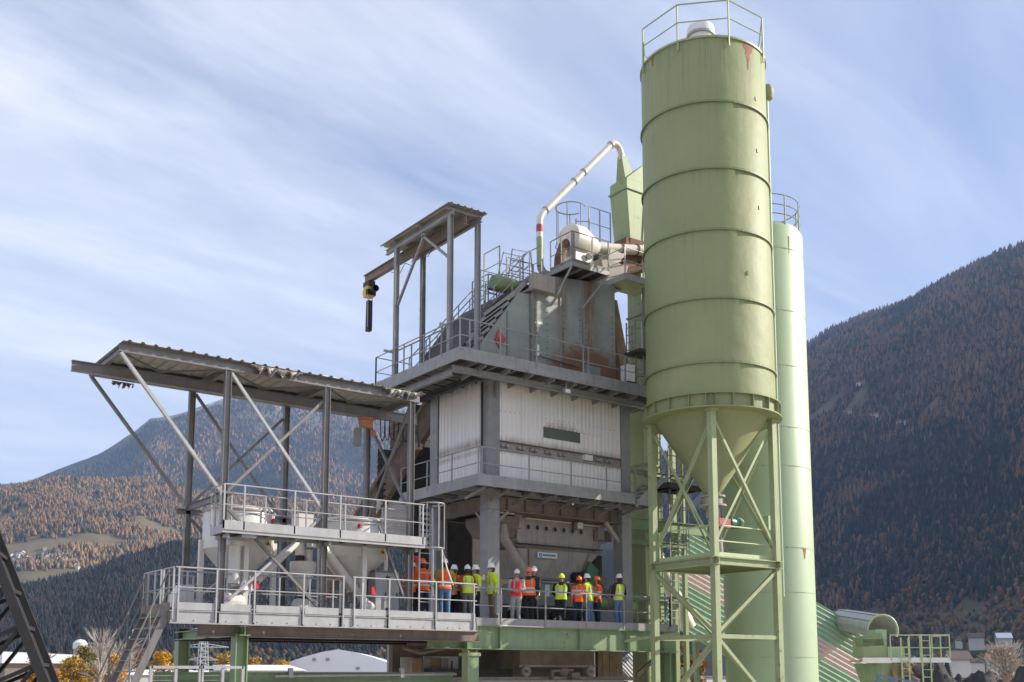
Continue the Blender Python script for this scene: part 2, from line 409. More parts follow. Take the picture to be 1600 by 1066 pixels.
class MB:
    def __init__(self):
        self.v = []
        self.f = []

    def add(self, vs, fs):
        o = len(self.v)
        self.v += [tuple(p) for p in vs]
        self.f += [tuple(i + o for i in f) for f in fs]
        return self

    def box(self, x0, x1, y0, y1, z0, z1):
        vs = [(x, y, z) for z in (z0, z1) for y in (y0, y1) for x in (x0, x1)]
        return self.add(vs, [(0, 2, 3, 1), (4, 5, 7, 6), (0, 1, 5, 4), (2, 6, 7, 3), (0, 4, 6, 2), (1, 3, 7, 5)])

    def frame(self, p, q, up=(0, 0, 1)):
        p, q = Vector(p), Vector(q)
        d = (q - p).normalized()
        u = Vector(up)
        if abs(d.dot(u)) > 0.98:
            u = Vector((0, 1, 0)) if abs(d.z) > 0.9 else Vector((0, 0, 1))
        s = d.cross(u).normalized()
        u = s.cross(d).normalized()
        return p, q, s, u

    def prof(self, p, q, pts, up=(0, 0, 1)):
        """extrude a closed outline [(side, up)] from p to q"""
        p, q, s, u = self.frame(p, q, up)
        n = len(pts)
        vs = [p + s * a + u * b for a, b in pts] + [q + s * a + u * b for a, b in pts]
        fs = [(i, (i + 1) % n, n + (i + 1) % n, n + i) for i in range(n)]
        fs += [tuple(range(n - 1, -1, -1)), tuple(range(n, 2 * n))]
        return self.add(vs, fs)

    def bar(self, p, q, w=0.05, h=None, up=(0, 0, 1)):
        h = h or w
        a, b = w / 2, h / 2
        return self.prof(p, q, [(-a, -b), (a, -b), (a, b), (-a, b)], up)

    def ibeam(self, p, q, w=0.2, h=0.2, t=0.02, up=(0, 0, 1)):
        a, b, c = w / 2, h / 2, t * 0.7 / 2 + 0.004
        o = [(-a, -b), (a, -b), (a, -b + t), (c, -b + t), (c, b - t), (a, b - t), (a, b), (-a, b), (-a, b - t), (-c, b - t), (-c, -b + t), (-a, -b + t)]
        p_, q_, s, u = self.frame(p, q, up)
        n = 12
        vs = [p_ + s * x + u * y for x, y in o] + [q_ + s * x + u * y for x, y in o]
        fs = [(i, (i + 1) % n, n + (i + 1) % n, n + i) for i in range(n)]
        for k in (0, n):
            for quad in ((0, 1, 2, 11), (3, 4, 9, 10), (8, 5, 6, 7)):
                fs.append(tuple(k + i for i in (quad if k else quad[::-1])))
        return self.add(vs, fs)

    def angle(self, p, q, w=0.08, t=0.01, up=(0, 0, 1)):
        return self.prof(p, q, [(0, 0), (w, 0), (w, t), (t, t), (t, w), (0, w)], up)

    def tube(self, p, q, r=0.025, n=8, r2=None, cap=True):
        return self.path([p, q], [r, r if r2 is None else r2], n, cap)

    def path(self, pts, r=0.025, n=8, cap=True):
        pts = [Vector(p) for p in pts]
        if not isinstance(r, (list, tuple)):
            r = [r] * len(pts)
        vs, fs = [], []
        d0 = (pts[1] - pts[0]).normalized()
        u = Vector((0, 0, 1)) if abs(d0.z) < 0.9 else Vector((1, 0, 0))
        for i, p in enumerate(pts):
            a = (pts[i] - pts[i - 1]).normalized() if i else d0
            b = (pts[i + 1] - pts[i]).normalized() if i < len(pts) - 1 else a
            d = (a + b).normalized() if (a + b).length > 1e-6 else a
            s = d.cross(u).normalized()
            u = s.cross(d).normalized()
            k = 1 / max(0.5, d.dot(a))
            for j in range(n):
                t = 2 * math.pi * j / n
                vs.append(p + (s * math.cos(t) + u * math.sin(t)) * r[i] * (k if 0 < i < len(pts) - 1 else 1))
        for i in range(len(pts) - 1):
            for j in range(n):
                fs.append((i * n + j, i * n + (j + 1) % n, (i + 1) * n + (j + 1) % n, (i + 1) * n + j))
        if cap:
            fs.append(tuple(range(n - 1, -1, -1)))
            fs.append(tuple(range((len(pts) - 1) * n, len(pts) * n)))
        return self.add(vs, fs)

    def lathe(self, prof, c=(0, 0, 0), n=32, a0=0.0, a1=2 * math.pi, axis='Z'):
        """prof: [(radius, height)]"""
        full = abs(a1 - a0 - 2 * math.pi) < 1e-6
        m = n if full else n + 1
        vs, fs = [], []
        for r, z in prof:
            for j in range(m):
                t = a0 + (a1 - a0) * j / n
                x, y = r * math.cos(t), r * math.sin(t)
                if axis == 'Z':
                    vs.append((c[0] + x, c[1] + y, c[2] + z))
                elif axis == 'X':
                    vs.append((c[0] + z, c[1] + x, c[2] + y))
                else:
                    vs.append((c[0] + y, c[1] + z, c[2] + x))
        for i in range(len(prof) - 1):
            for j in range(n):
                fs.append((i * m + j, i * m + (j + 1) % m, (i + 1) * m + (j + 1) % m, (i + 1) * m + j))
        return self.add(vs, fs)

    def prism(self, poly, vec):
        n = len(poly)
        v = Vector(vec)
        vs = [Vector(p) for p in poly] + [Vector(p) + v for p in poly]
        fs = [(i, (i + 1) % n, n + (i + 1) % n, n + i) for i in range(n)]
        fs += [tuple(range(n - 1, -1, -1)), tuple(range(n, 2 * n))]
        return self.add(vs, fs)

    def frustum(self, a, b):
        """a, b: rectangles (x0,x1,y0,y1,z) at the bottom and the top"""
        def q(r):
            return [(r[0], r[2], r[4]), (r[1], r[2], r[4]), (r[1], r[3], r[4]), (r[0], r[3], r[4])]
        return self.add(q(a) + q(b), [(3, 2, 1, 0), (4, 5, 6, 7), (0, 1, 5, 4), (1, 2, 6, 5), (2, 3, 7, 6), (3, 0, 4, 7)])

    def corr(self, o, u, v, nrm, width, pitch=0.25, depth=0.035, th=0.004, rib=0.32):
        """trapezoid-ribbed sheet from corner o: width along u, extruded by vector v, ribs standing out along nrm"""
        o, u, v, nrm = Vector(o), Vector(u).normalized(), Vector(v), Vector(nrm).normalized()
        n = max(1, round(width / pitch))
        p = width / n
        pts = []
        for i in range(n):
            for a, b in ((0, 0), (0.5 - rib / 2 - 0.07, 0), (0.5 - rib / 2 + 0.03, depth), (0.5 + rib / 2 - 0.03, depth), (0.5 + rib / 2 + 0.07, 0)):
                pts.append(((i + a) * p, b))
        pts.append((width, 0))
        vs = []
        for k in (0, 1):
            for a, b in pts:
                for e in (0, th):
                    vs.append(o + u * a + nrm * (b + e) + v * k)
        m = len(pts)
        fs = []
        for i in range(m - 1):
            for e in (0, 1):
                q = (2 * i + e, 2 * (i + 1) + e, 2 * (m + i + 1) + e, 2 * (m + i) + e)
                fs.append(q if e else q[::-1])
        for k in (0, m):
            for i in range(m - 1):
                fs.append((2 * (k + i), 2 * (k + i + 1), 2 * (k + i + 1) + 1, 2 * (k + i) + 1))
        return self.add(vs, fs)

    def build(self, name, mat, parent=None, smooth=False, label=None, kind=None):
        org = ORG.get(parent.name, Vector((0, 0, 0))) if parent else Vector((0, 0, 0))
        me = bpy.data.meshes.new(name)
        me.from_pydata([(x - org.x, y - org.y, z - org.z) for x, y, z in self.v], [], self.f)
        me.materials.append(M[mat] if isinstance(mat, str) else mat)
        if smooth:
            me.shade_smooth()
            try:
                me.set_sharp_from_angle(angle=R(38))
            except Exception:
                pass
        me.update()
        o = bpy.data.objects.new(name, me)
        COL.objects.link(o)
        if parent:
            o.parent = parent
            ORG[o.name] = org
        if label:
            o['label'] = label
        if kind:
            o['kind'] = kind
        return o


def thing(name, loc, label, cat, group=None):
    o = bpy.data.objects.new(name, None)
    o.empty_display_size = 0.2
    o.location = loc
    COL.objects.link(o)
    ORG[o.name] = Vector(loc)
    o['label'] = label
    o['category'] = cat
    if group:
        o['group'] = group
    return o


def tag(o, label, cat, group=None):
    o['label'] = label
    o['category'] = cat
    if group:
        o['group'] = group
    return o


def B(name, mat, parent, *a):
    return MB().box(*a).build(name, mat, parent)


def lerp(a, b, t):
    return Vector(a) * (1 - t) + Vector(b) * t


def railing(parent, pts, posts=None, h=1.03, mids=(0.5,), toe=0.0, mat='galv', r=0.018, flat=True, down=0.0, spacing=1.4, toe_h=0.14, postmat=None):
    """pts: floor points of the line; posts: fractions per segment or None for spacing"""
    top = MB().path([(p[0], p[1], p[2] + h) for p in pts], r, 8)
    root = top.build('railing', mat, parent, smooth=True)
    for m in mids:
        MB().path([(p[0], p[1], p[2] + h * m) for p in pts], r * 0.8, 6).build('mid_rail', mat, root, smooth=True)
    done = set()
    for i in range(len(pts) - 1):
        a, b = Vector(pts[i]), Vector(pts[i + 1])
        L = (b - a).length
        if posts is None:
            n = max(1, round(L / spacing))
            fr = [k / n for k in range(n + 1)]
        else:
            fr = posts[i]
        for f in fr:
            p = lerp(a, b, f)
            key = tuple(round(c, 2) for c in p)
            if key in done:
                continue
            done.add(key)
            q = (p.x, p.y, p.z + h)
            s = (p.x, p.y, p.z - down)
            if flat:
                MB().bar(s, q, 0.04, 0.04, up=(b - a).normalized()).build('post', postmat or mat, root)
            else:
                MB().tube(s, q, r, 8).build('post', postmat or mat, root, smooth=True)
        if toe:
            MB().bar(a + Vector((0, 0, toe_h / 2)), b + Vector((0, 0, toe_h / 2)), 0.012, toe_h).build('toe_board', mat, root)
    return root


def ladder(parent, p, h, side, w=0.42, mat='galv', out=None, cage=None, step=0.29, r=0.017):
    """vertical ladder; side = unit vector across, out = vector towards the climber, cage = (z0, z1, radius)"""
    side = Vector(side).normalized()
    p = Vector(p)
    a, b = p - side * w / 2, p + side * w / 2
    up = Vector((0, 0, h))
    root = MB().bar(a, a + up, 0.03, 0.05, up=side).build('ladder', mat, parent)
    MB().bar(b, b + up, 0.03, 0.05, up=side).build('stringer', mat, root)
    n = int(h / step)
    for i in range(n):
        z = Vector((0, 0, (i + 0.6) * step))
        MB().tube(a + z, b + z, r, 6).build('rung', mat, root)
    if cage:
        out = Vector(out).normalized()
        z0, z1, rad = cage
        c = p + out * rad * 0.85
        nh = max(2, round((z1 - z0) / 1.3) + 1)
        ang0 = math.atan2(out.y, out.x)
        for k in range(nh):
            z = z0 + (z1 - z0) * k / (nh - 1)
            pts = [(c.x + rad * math.cos(ang0 + t), c.y + rad * math.sin(ang0 + t), z) for t in np.linspace(-2.55, 2.55, 19)]
            MB().path(pts, 0.022, 6).build('cage_hoop', mat, root, smooth=True)
        for t in (-1.9, -0.95, 0, 0.95, 1.9):
            x, y = c.x + rad * math.cos(ang0 + t), c.y + rad * math.sin(ang0 + t)
            MB().tube((x, y, z0), (x, y, z1), 0.018, 6).build('cage_bar', mat, root)
    return root


def platform(parent, x0, x1, y0, y1, z, th=0.2, mat='grey', joist=0.9, along='Y', plate='grating', name='platform'):
    root = MB().box(x0 + 0.02, x1 - 0.02, y0 + 0.02, y1 - 0.02, z - 0.04, z).build(name, plate, parent)
    e = 0.06
    MB().box(x0, x1, y0, y0 + e, z - th, z + 0.01).build('edge_beam', mat, root)
    MB().box(x0, x1, y1 - e, y1, z - th, z + 0.01).build('edge_beam', mat, root)
    MB().box(x0, x0 + e, y0 + e + 0.002, y1 - e - 0.002, z - th, z + 0.01).build('edge_beam', mat, root)
    MB().box(x1 - e, x1, y0 + e + 0.002, y1 - e - 0.002, z - th, z + 0.01).build('edge_beam', mat, root)
    if along == 'Y':
        n = max(1, round((x1 - x0) / joist))
        for i in range(1, n):
            x = x0 + (x1 - x0) * i / n
            MB().ibeam((x, y0 + e, z - 0.045 - (th - 0.08) / 2), (x, y1 - e, z - 0.045 - (th - 0.08) / 2), 0.09, th - 0.08, 0.012).build('joist', mat, root)
    else:
        n = max(1, round((y1 - y0) / joist))
        for i in range(1, n):
            y = y0 + (y1 - y0) * i / n
            MB().ibeam((x0 + e, y, z - 0.045 - (th - 0.08) / 2), (x1 - e, y, z - 0.045 - (th - 0.08) / 2), 0.09, th - 0.08, 0.012).build('joist', mat, root)
    return root


def cyl_pts(c, r, z, a0, a1, n):
    return [(c[0] + r * math.cos(t), c[1] + r * math.sin(t), z) for t in np.linspace(a0, a1, n)]


# ================================================================== LAND
def vnoise(x, y, seed=0):
    xi, yi = np.floor(x).astype(np.int64), np.floor(y).astype(np.int64)
    xf, yf = x - xi, y - yi

    def h(a, b):
        n = (a * 374761393 + b * 668265263 + seed * 1442695041) & 0x7fffffff
        n = ((n ^ (n >> 13)) * 1274126177) & 0x7fffffff
        return ((n ^ (n >> 16)) & 0xffff) / 65535.0
    u, v = xf * xf * (3 - 2 * xf), yf * yf * (3 - 2 * yf)
    return (h(xi, yi) * (1 - u) + h(xi + 1, yi) * u) * (1 - v) + (h(xi, yi + 1) * (1 - u) + h(xi + 1, yi + 1) * u) * v


def fbm(x, y, oct=5, seed=0, gain=0.5):
    s, a, t = 0.0, 1.0, 0.0
    for i in range(oct):
        s = s + a * vnoise(x * 2 ** i, y * 2 ** i, seed + i)
        t += a
        a *= gain
    return s / t


def ground_mat():
    m, t, b = new_mat('gravel_ground')
    tc = N(t, 'ShaderNodeTexCoord')
    n1 = N(t, 'ShaderNodeTexNoise', i_Scale=0.02, i_Detail=9.0, i_Roughness=0.6)
    t.links.new(tc.outputs['Object'], n1.inputs['Vector'])
    c = mix(t, ramp(t, n1.outputs['Fac'], [(0.42, 0.0), (0.58, 1.0)]), (0.50, 0.44, 0.37), (0.38, 0.34, 0.28))  # ground kept extra pale so it bounces fill light onto the plant
    t.links.new(c, b.inputs['Base Color'])
    b.inputs['Roughness'].default_value = 0.95
    return m


g = MB().add([(-12000, -12000, 0), (12000, -12000, 0), (12000, 14000, 0), (-12000, 14000, 0)], [(0, 1, 2, 3)]).build('ground', ground_mat())
g['kind'] = 'structure'


def hill_mat(name, cols, meadow=None, snow=None, scale=0.004, rock=None):
    m, t, b = new_mat(name)
    tc = N(t, 'ShaderNodeTexCoord')
    v = tc.outputs['Object']
    n1 = N(t, 'ShaderNodeTexNoise', i_Scale=scale, i_Detail=10.0, i_Roughness=0.65)
    t.links.new(v, n1.inputs['Vector'])
    n2 = N(t, 'ShaderNodeTexNoise', i_Scale=scale * 12, i_Detail=6.0, i_Roughness=0.7)
    t.links.new(v, n2.inputs['Vector'])
    c = mix(t, ramp(t, n1.outputs['Fac'], [(0.40, 0.0), (0.60, 1.0)]), cols[0], cols[1])
    c = mix(t, ramp(t, n2.outputs['Fac'], [(0.42, 0.0), (0.62, 1.0)]), c, cols[2])
    at = N(t, 'ShaderNodeAttribute')
    at.attribute_name = 'meadow'
    if meadow:
        mc = mix(t, n2.outputs['Fac'], tuple(k * 0.75 for k in meadow), tuple(k * 1.3 for k in meadow))
        c = mix(t, at.outputs['Fac'], c, mc)
    if snow:
        sp = N(t, 'ShaderNodeSeparateXYZ')
        t.links.new(v, sp.inputs[0])
        mp = N(t, 'ShaderNodeMapping')
        mp.inputs['Scale'].default_value = (1, 1, 0.25)
        t.links.new(v, mp.inputs[0])
        n3 = N(t, 'ShaderNodeTexNoise', i_Scale=0.010, i_Detail=9.0, i_Roughness=0.78, i_Distortion=0.8)
        t.links.new(mp.outputs[0], n3.inputs['Vector'])
        z = math_node(t, 'DIVIDE', math_node(t, 'SUBTRACT', sp.outputs['Z'], snow[0]), snow[1])
        rk = math_node(t, 'MULTIPLY', math_node(t, 'ADD', z, 0.45, clamp=True), 1.4, clamp=True)
        c = mix(t, rk, c, rock or (0.20, 0.19, 0.18))
        s = math_node(t, 'ADD', z, math_node(t, 'MULTIPLY', math_node(t, 'SUBTRACT', n3.outputs['Fac'], 0.5), 3.8))
        c = mix(t, ramp(t, s, [(0.45, 0.0), (0.62, 1.0)]), c, (0.80, 0.82, 0.86))
    t.links.new(c, b.inputs['Base Color'])
    b.inputs['Roughness'].default_value = 0.95
    b.inputs['Specular IOR Level'].default_value = 0.1
    return m


CX, CY, CZ = CAM
HAZE = 0.00008


class Hill:
    """a slope: crest and foot are given as (azimuth, distance[, height]) rows; fills between them and falls away behind"""

    def __init__(self, name, rows, mat, rough=0.06, seed=1, res=(220, 90), back=0.5, power=1.0, meadow=None, wave=1.0, crest_noise=0.01):
        az = np.array([r[0] for r in rows], float)
        foot, crest, tan = (np.array([r[i] for r in rows], float) for i in (1, 2, 3))
        na, nt_ = res
        A = np.linspace(az[0], az[-1], na)
        T = np.linspace(-0.04, 1 + back, nt_)
        F, Cr, H = np.interp(A, az, foot), np.interp(A, az, crest), np.interp(A, az, tan) * np.interp(A, az, crest) + CZ
        AA, TT = np.meshgrid(A, T, indexing='ij')
        D = F[:, None] + (Cr - F)[:, None] * TT
        X = CX + D * np.sin(np.radians(AA))
        Y = CY + D * np.cos(np.radians(AA))
        t1 = np.clip(TT, 0, 1)
        z = H[:, None] * np.where(TT <= 1, t1 ** power, 1 - 0.9 * ((TT - 1) / max(back, 1e-3)) ** 1.5)
        s = 1 / 700.0 * wave
        env = np.clip(TT * 3, 0, 1) * np.clip(np.abs(1 - TT) * 4, 0.0, 1) ** 0.7
        n = fbm(X * s, Y * s, 6, seed) - 0.5
        ridge = 1 - np.abs(2 * fbm(X * s * 1.3 + 7, Y * s * 1.3, 5, seed + 9) - 1)
        z = z + H[:, None] * (rough * 2.4 * n + rough * 1.6 * (ridge - 0.75)) * env
        z = z + H[:, None] * crest_noise * (fbm(X * s * 9, Y * s * 9, 3, seed + 3) - 0.5) * np.clip(TT * 3, 0, 1)
        z = np.where(TT < 0, -8, z)
        self.A, self.T, self.X, self.Y, self.Z = A, T, X, Y, z
        co = np.stack([X, Y, z], -1).reshape(-1, 3).astype(np.float32)
        i, j = np.meshgrid(np.arange(na - 1), np.arange(nt_ - 1), indexing='ij')
        k = (i * nt_ + j).ravel()
        q = np.stack([k, k + nt_, k + nt_ + 1, k + 1], -1).astype(np.int32)
        me = bpy.data.meshes.new(name)
        me.vertices.add(len(co))
        me.vertices.foreach_set('co', co.ravel())
        me.loops.add(q.size)
        me.loops.foreach_set('vertex_index', q.ravel())
        me.polygons.add(len(q))
        me.polygons.foreach_set('loop_start', np.arange(0, q.size, 4, dtype=np.int32))
        me.update(calc_edges=True)
        self.meadow = meadow(AA, TT, X, Y, z) if meadow else np.zeros_like(z)
        at = me.attributes.new('meadow', 'FLOAT', 'POINT')
        at.data.foreach_set('value', self.meadow.ravel().astype(np.float32))
        me.materials.append(mat)
        me.shade_smooth()
        o = bpy.data.objects.new(name, me)
        COL.objects.link(o)
        o['kind'] = 'structure'
        self.obj = o

    def point(self, az, t):
        fa = np.clip((az - self.A[0]) / (self.A[-1] - self.A[0]) * (len(self.A) - 1), 0, len(self.A) - 1.001)
        ft = np.clip((t - self.T[0]) / (self.T[-1] - self.T[0]) * (len(self.T) - 1), 0, len(self.T) - 1.001)
        i, j = fa.astype(int), ft.astype(int)
        u, w = fa - i, ft - j

        def bl(G):
            return (G[i, j] * (1 - u) + G[i + 1, j] * u) * (1 - w) + (G[i, j + 1] * (1 - u) + G[i + 1, j + 1] * u) * w
        return bl(self.X), bl(self.Y), bl(self.Z), bl(self.meadow)


def tree_mat(name):
    m, t, b = new_mat(name)
    at = N(t, 'ShaderNodeAttribute')
    at.attribute_name = 'tint'
    t.links.new(at.outputs['Color'], b.inputs['Base Color'])
    b.inputs['Roughness'].default_value = 0.9
    b.inputs['Specular IOR Level'].default_value = 0.1
    return m


M['forest'] = tree_mat('forest')


def forest(name, hill, n, hs, palette, az, tr=(0.0, 1.0), clump=None, seed=3, shape='cone', meadow_max=0.45, tpow=1.0, wr=(0.16, 0.30), K=5):
    """thousands of small trees joined in one mesh; palette(x,y,t,r) -> rgb rows"""
    r = np.random.default_rng(seed)
    a = r.uniform(az[0], az[1], n)
    t = tr[0] + (tr[1] - tr[0]) * r.uniform(0, 1, n) ** tpow
    x, y, z, md = hill.point(a, t)
    keep = md < meadow_max * r.uniform(0.4, 1.4, n)
    if clump is not None:
        keep &= clump(a, t, x, y, r.uniform(0, 1, n))
    a, t, x, y, z = a[keep], t[keep], x[keep], y[keep], z[keep]
    n = len(x)
    h = r.uniform(hs[0], hs[1], n) * (0.75 + 0.5 * fbm(x / 60, y / 60, 3, seed))
    w = h * r.uniform(wr[0], wr[1], n)
    col = palette(x, y, t, r)
    if shape == 'cone':
        rings = [(0.06, 0.85), (0.30, 0.95), (0.68, 0.45)]
    else:
        rings = [(0.12, 0.5), (0.40, 1.0), (0.78, 0.72)]
    nv = len(rings) * K + 1
    V = np.zeros((n, nv, 3))
    for i, (zz, rr) in enumerate(rings):
        for k in range(K):
            an = 2 * math.pi * (k + 0.5 * i) / K + r.uniform(-0.3, 0.3, n)
            ra = w * rr * r.uniform(0.65, 1.3, n)
            V[:, i * K + k, 0] = x + ra * np.cos(an)
            V[:, i * K + k, 1] = y + ra * np.sin(an)
            V[:, i * K + k, 2] = z - 0.6 + h * (zz + r.uniform(-0.05, 0.05, n))
    V[:, -1, 0], V[:, -1, 1], V[:, -1, 2] = x, y, z + h * (1.0 if shape == 'cone' else 0.97)
    F = []
    for i in range(len(rings) - 1):
        for k in range(K):
            p, q = i * K + k, i * K + (k + 1) % K
            F += [(p, q, q + K), (p, q + K, p + K)]
    o = (len(rings) - 1) * K
    for k in range(K):
        F.append((o + k, o + (k + 1) % K, nv - 1))
    F = np.array(F)
    tri = (F[None] + (np.arange(n) * nv)[:, None, None]).reshape(-1).astype(np.int32)
    me = bpy.data.meshes.new(name)
    me.vertices.add(n * nv)
    me.vertices.foreach_set('co', V.astype(np.float32).ravel())
    me.loops.add(len(tri))
    me.loops.foreach_set('vertex_index', tri)
    me.polygons.add(len(tri) // 3)
    me.polygons.foreach_set('loop_start', np.arange(0, len(tri), 3, dtype=np.int32))
    me.update(calc_edges=True)
    ca = me.attributes.new('tint', 'FLOAT_COLOR', 'POINT')
    cc = np.ones((n, nv, 4))
    cc[:, :, :3] = col[:, None, :]
    cc[:, :, :3] *= r.uniform(0.90, 1.10, (n, nv))[:, :, None]
    ca.data.foreach_set('color', cc.astype(np.float32).ravel())
    me.materials.append(M['forest'])
    ob = bpy.data.objects.new(name, me)
    COL.objects.link(ob)
    ob['kind'] = 'stuff'
    return ob


def pal(mixf, gold, dark, brown, sd=0):
    """mixf(x,y,t) -> share of golden larches"""
    def f(x, y, t, r):
        n = len(x)
        k = r.uniform(0, 1, n)
        s = mixf(x, y, t)
        c = np.where((k < s)[:, None], np.array(gold)[None], np.array(dark)[None])
        br = r.uniform(0, 1, n) < 0.22
        c = np.where(br[:, None], np.array(brown)[None], c)
        stand = 0.72 + 0.56 * fbm(x / 170, y / 170, 4, 91)  # tone per stand, also painting in relief shading the cones lack
        return c * (r.uniform(0.8, 1.2, n) * stand)[:, None]
    return f


# far snowy peak, its lower neighbour, the sunny larch hill, the shaded wooded spur and the big shaded mountain
hm_far = hill_mat('snow_mountain', [(0.05, 0.045, 0.035), (0.075, 0.055, 0.04), (0.04, 0.045, 0.03)], snow=(1480, 430), scale=0.004)
hm_left = hill_mat('forested_mountain', [(0.055, 0.042, 0.032), (0.085, 0.055, 0.035), (0.03, 0.036, 0.026)], snow=(1130, 330), scale=0.004)
hm_sun = hill_mat('larch_hill', [(0.10, 0.075, 0.04), (0.14, 0.10, 0.05), (0.06, 0.05, 0.03)], meadow=(0.155, 0.125, 0.07), scale=0.01)
hm_spur = hill_mat('wooded_spur', [(0.045, 0.04, 0.03), (0.06, 0.045, 0.03), (0.03, 0.035, 0.022)], meadow=(0.10, 0.11, 0.05), scale=0.01)
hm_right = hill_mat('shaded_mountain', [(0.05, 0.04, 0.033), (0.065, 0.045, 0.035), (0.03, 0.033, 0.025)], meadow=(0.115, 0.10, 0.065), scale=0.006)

peak = Hill('mountain', [(20, 5300, 6600, 0.22), (23.24, 5300, 6600, 0.262), (24.52, 5300, 6600, 0.2790), (25.85, 5300, 6600, 0.2795), (27.11, 5300, 6600, 0.2775),
                         (28.28, 5300, 6600, 0.2715), (29.24, 5300, 6600, 0.2765), (29.86, 5300, 6600, 0.2775), (31.08, 5300, 6600, 0.2700), (32.13, 5300, 6600, 0.2591),
                         (33.5, 5300, 6600, 0.242), (38, 5300, 6600, 0.21), (44, 5300, 6600, 0.17)], hm_far, rough=0.08, seed=5, res=(200, 70), wave=0.35, crest_noise=0.03)
LM = [(10.55, .1588), (11.68, .163), (13.38, .1765), (14.92, .191), (16.52, .2105), (17.35, .2262), (18.41, .2306), (19.29, .2371), (20.87, .2492), (22.59, .2621),
      (24.54, .262), (27.28, .2551), (29.35, .2555), (31.27, .2476), (32.84, .2171), (36, .20), (44, .15)]
leftm = Hill('mountain', [(6, 2700, 5200, 0.12)] + [(a, 2700, 5200, t) for a, t in LM], hm_left, rough=0.11, seed=21, res=(300, 120), wave=0.6, crest_noise=0.02)


def sun_meadow(A, T, X, Y, Z):
    n = fbm(X / 110, Y / 75, 5, 44)
    band = np.exp(-((T - 0.30) / 0.13) ** 2) * 0.17 + np.exp(-((T - 0.10) / 0.14) ** 2) * 0.22
    return np.clip((n + band - 0.61) * 6, 0, 1) * (A < 22)


SH = [(6, .14), (10.57, .1533), (11.94, .1610), (13.32, .166), (14.47, .1675), (15.86, .168), (17.23, .171), (19.54, .1612), (22.75, .158), (26.71, .156), (30.1, .158), (34, .15), (44, .12)]
sunny = Hill('hillside', [(a, 1750, 2750, t) for a, t in SH], hm_sun, rough=0.05, seed=8, res=(320, 150), wave=1.6, meadow=sun_meadow, power=0.72)
DH = [(6, .030), (9.27, .0481), (11.65, .0702), (13.66, .0801), (15.28, .0899), (16.04, .0977), (17.39, .1059), (18.89, .1137), (20.4, .117), (22.83, .1235), (26.78, .1271), (31.17, .1314), (34.94, .1318), (40, .12), (46, .10)]  # crest drawn along the upper edge of the cast shade
spur = Hill('wooded_slope', [(a, 820, 1500 - 12 * (a - 6), t) for a, t in DH], hm_spur, rough=0.05, seed=31, res=(240, 80), wave=1.8,
            meadow=lambda A, T, X, Y, Z: np.clip((0.10 - T) * 30, 0, 1))


def right_meadow(A, T, X, Y, Z):
    n = fbm(X / 120, Y / 120, 4, 77)
    m = np.clip((n - 0.50) * 8, 0, 1) * np.exp(-(((T - 0.52) / 0.085) ** 2)) * (A < 58.5)
    return np.maximum(m * 1.3, np.clip((0.10 - T) * 22, 0, 1))


RM = [(40, .13), (44.92, .2089), (46.64, .2323), (49.39, .2726), (51.99, .3020), (53.41, .3140), (55.04, .3230), (56.63, .3290), (57.58, .3350), (58.53, .3450), (59.77, .3545), (61.29, .3640), (62.77, .372),
      (68, .40), (76, .42), (84, .40), (92, .33), (97, .20)]
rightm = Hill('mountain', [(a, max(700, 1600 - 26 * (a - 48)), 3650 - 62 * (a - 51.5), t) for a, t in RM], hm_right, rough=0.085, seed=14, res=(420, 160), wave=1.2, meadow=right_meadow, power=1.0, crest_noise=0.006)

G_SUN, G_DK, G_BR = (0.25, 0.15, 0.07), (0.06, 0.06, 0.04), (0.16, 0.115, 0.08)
forest('larch_forest', sunny, 36000, (8, 15), pal(lambda x, y, t: 0.45 + 0.3 * (fbm(x / 90, y / 90, 2, 4) > 0.42), G_SUN, G_DK, G_BR), (9.5, 34), (0.0, 1.03), seed=5, meadow_max=0.5, wr=(0.2, 0.4),
       clump=lambda a, t, x, y, u: fbm(x / 38, y / 38, 3, 61) + u * 0.4 > 0.53)
forest('mountain_forest', leftm, 30000, (11, 22), pal(lambda x, y, t: np.clip(0.62 - 0.55 * t + 2.2 * (fbm(x / 170, y / 170, 4, 3) - 0.5), 0.03, 0.85), (0.27, 0.15, 0.06), (0.026, 0.036, 0.03), (0.09, 0.06, 0.045)),
       (10.5, 34), (0.05, 0.90), seed=6, K=4)
forest('spur_forest', spur, 19000, (6, 11), pal(lambda x, y, t: 0.16 + 0 * t, (0.058, 0.042, 0.03), (0.026, 0.03, 0.028), (0.042, 0.034, 0.03)), (7, 40), (0.02, 1.02), seed=7)  # tree tints darkened, the slope's shade is partly in their colour
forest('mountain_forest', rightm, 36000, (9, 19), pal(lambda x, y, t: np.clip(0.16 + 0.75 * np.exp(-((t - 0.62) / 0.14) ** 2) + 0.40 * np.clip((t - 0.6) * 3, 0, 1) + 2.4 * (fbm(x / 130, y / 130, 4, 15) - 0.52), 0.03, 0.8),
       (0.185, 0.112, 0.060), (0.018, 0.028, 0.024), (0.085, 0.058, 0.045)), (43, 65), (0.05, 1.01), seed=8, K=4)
forest('valley_wood', rightm, 6500, (5, 11), pal(lambda x, y, t: 0.55 + 0 * t, (0.17, 0.10, 0.045), (0.05, 0.05, 0.035), (0.12, 0.09, 0.07)), (50, 65), (0.02, 0.20), seed=9, shape='round', meadow_max=9,
       clump=lambda a, t, x, y, u: fbm(x / 70, y / 70, 3, 5) + u * 0.4 > 0.60, wr=(0.3, 0.45))
forest('valley_wood', spur, 1500, (5, 10), pal(lambda x, y, t: 0.3 + 0 * t, (0.16, 0.10, 0.05), (0.04, 0.05, 0.03), (0.10, 0.075, 0.055)), (9, 36), (-0.03, 0.1), seed=19, shape='round', meadow_max=9, wr=(0.3, 0.45))


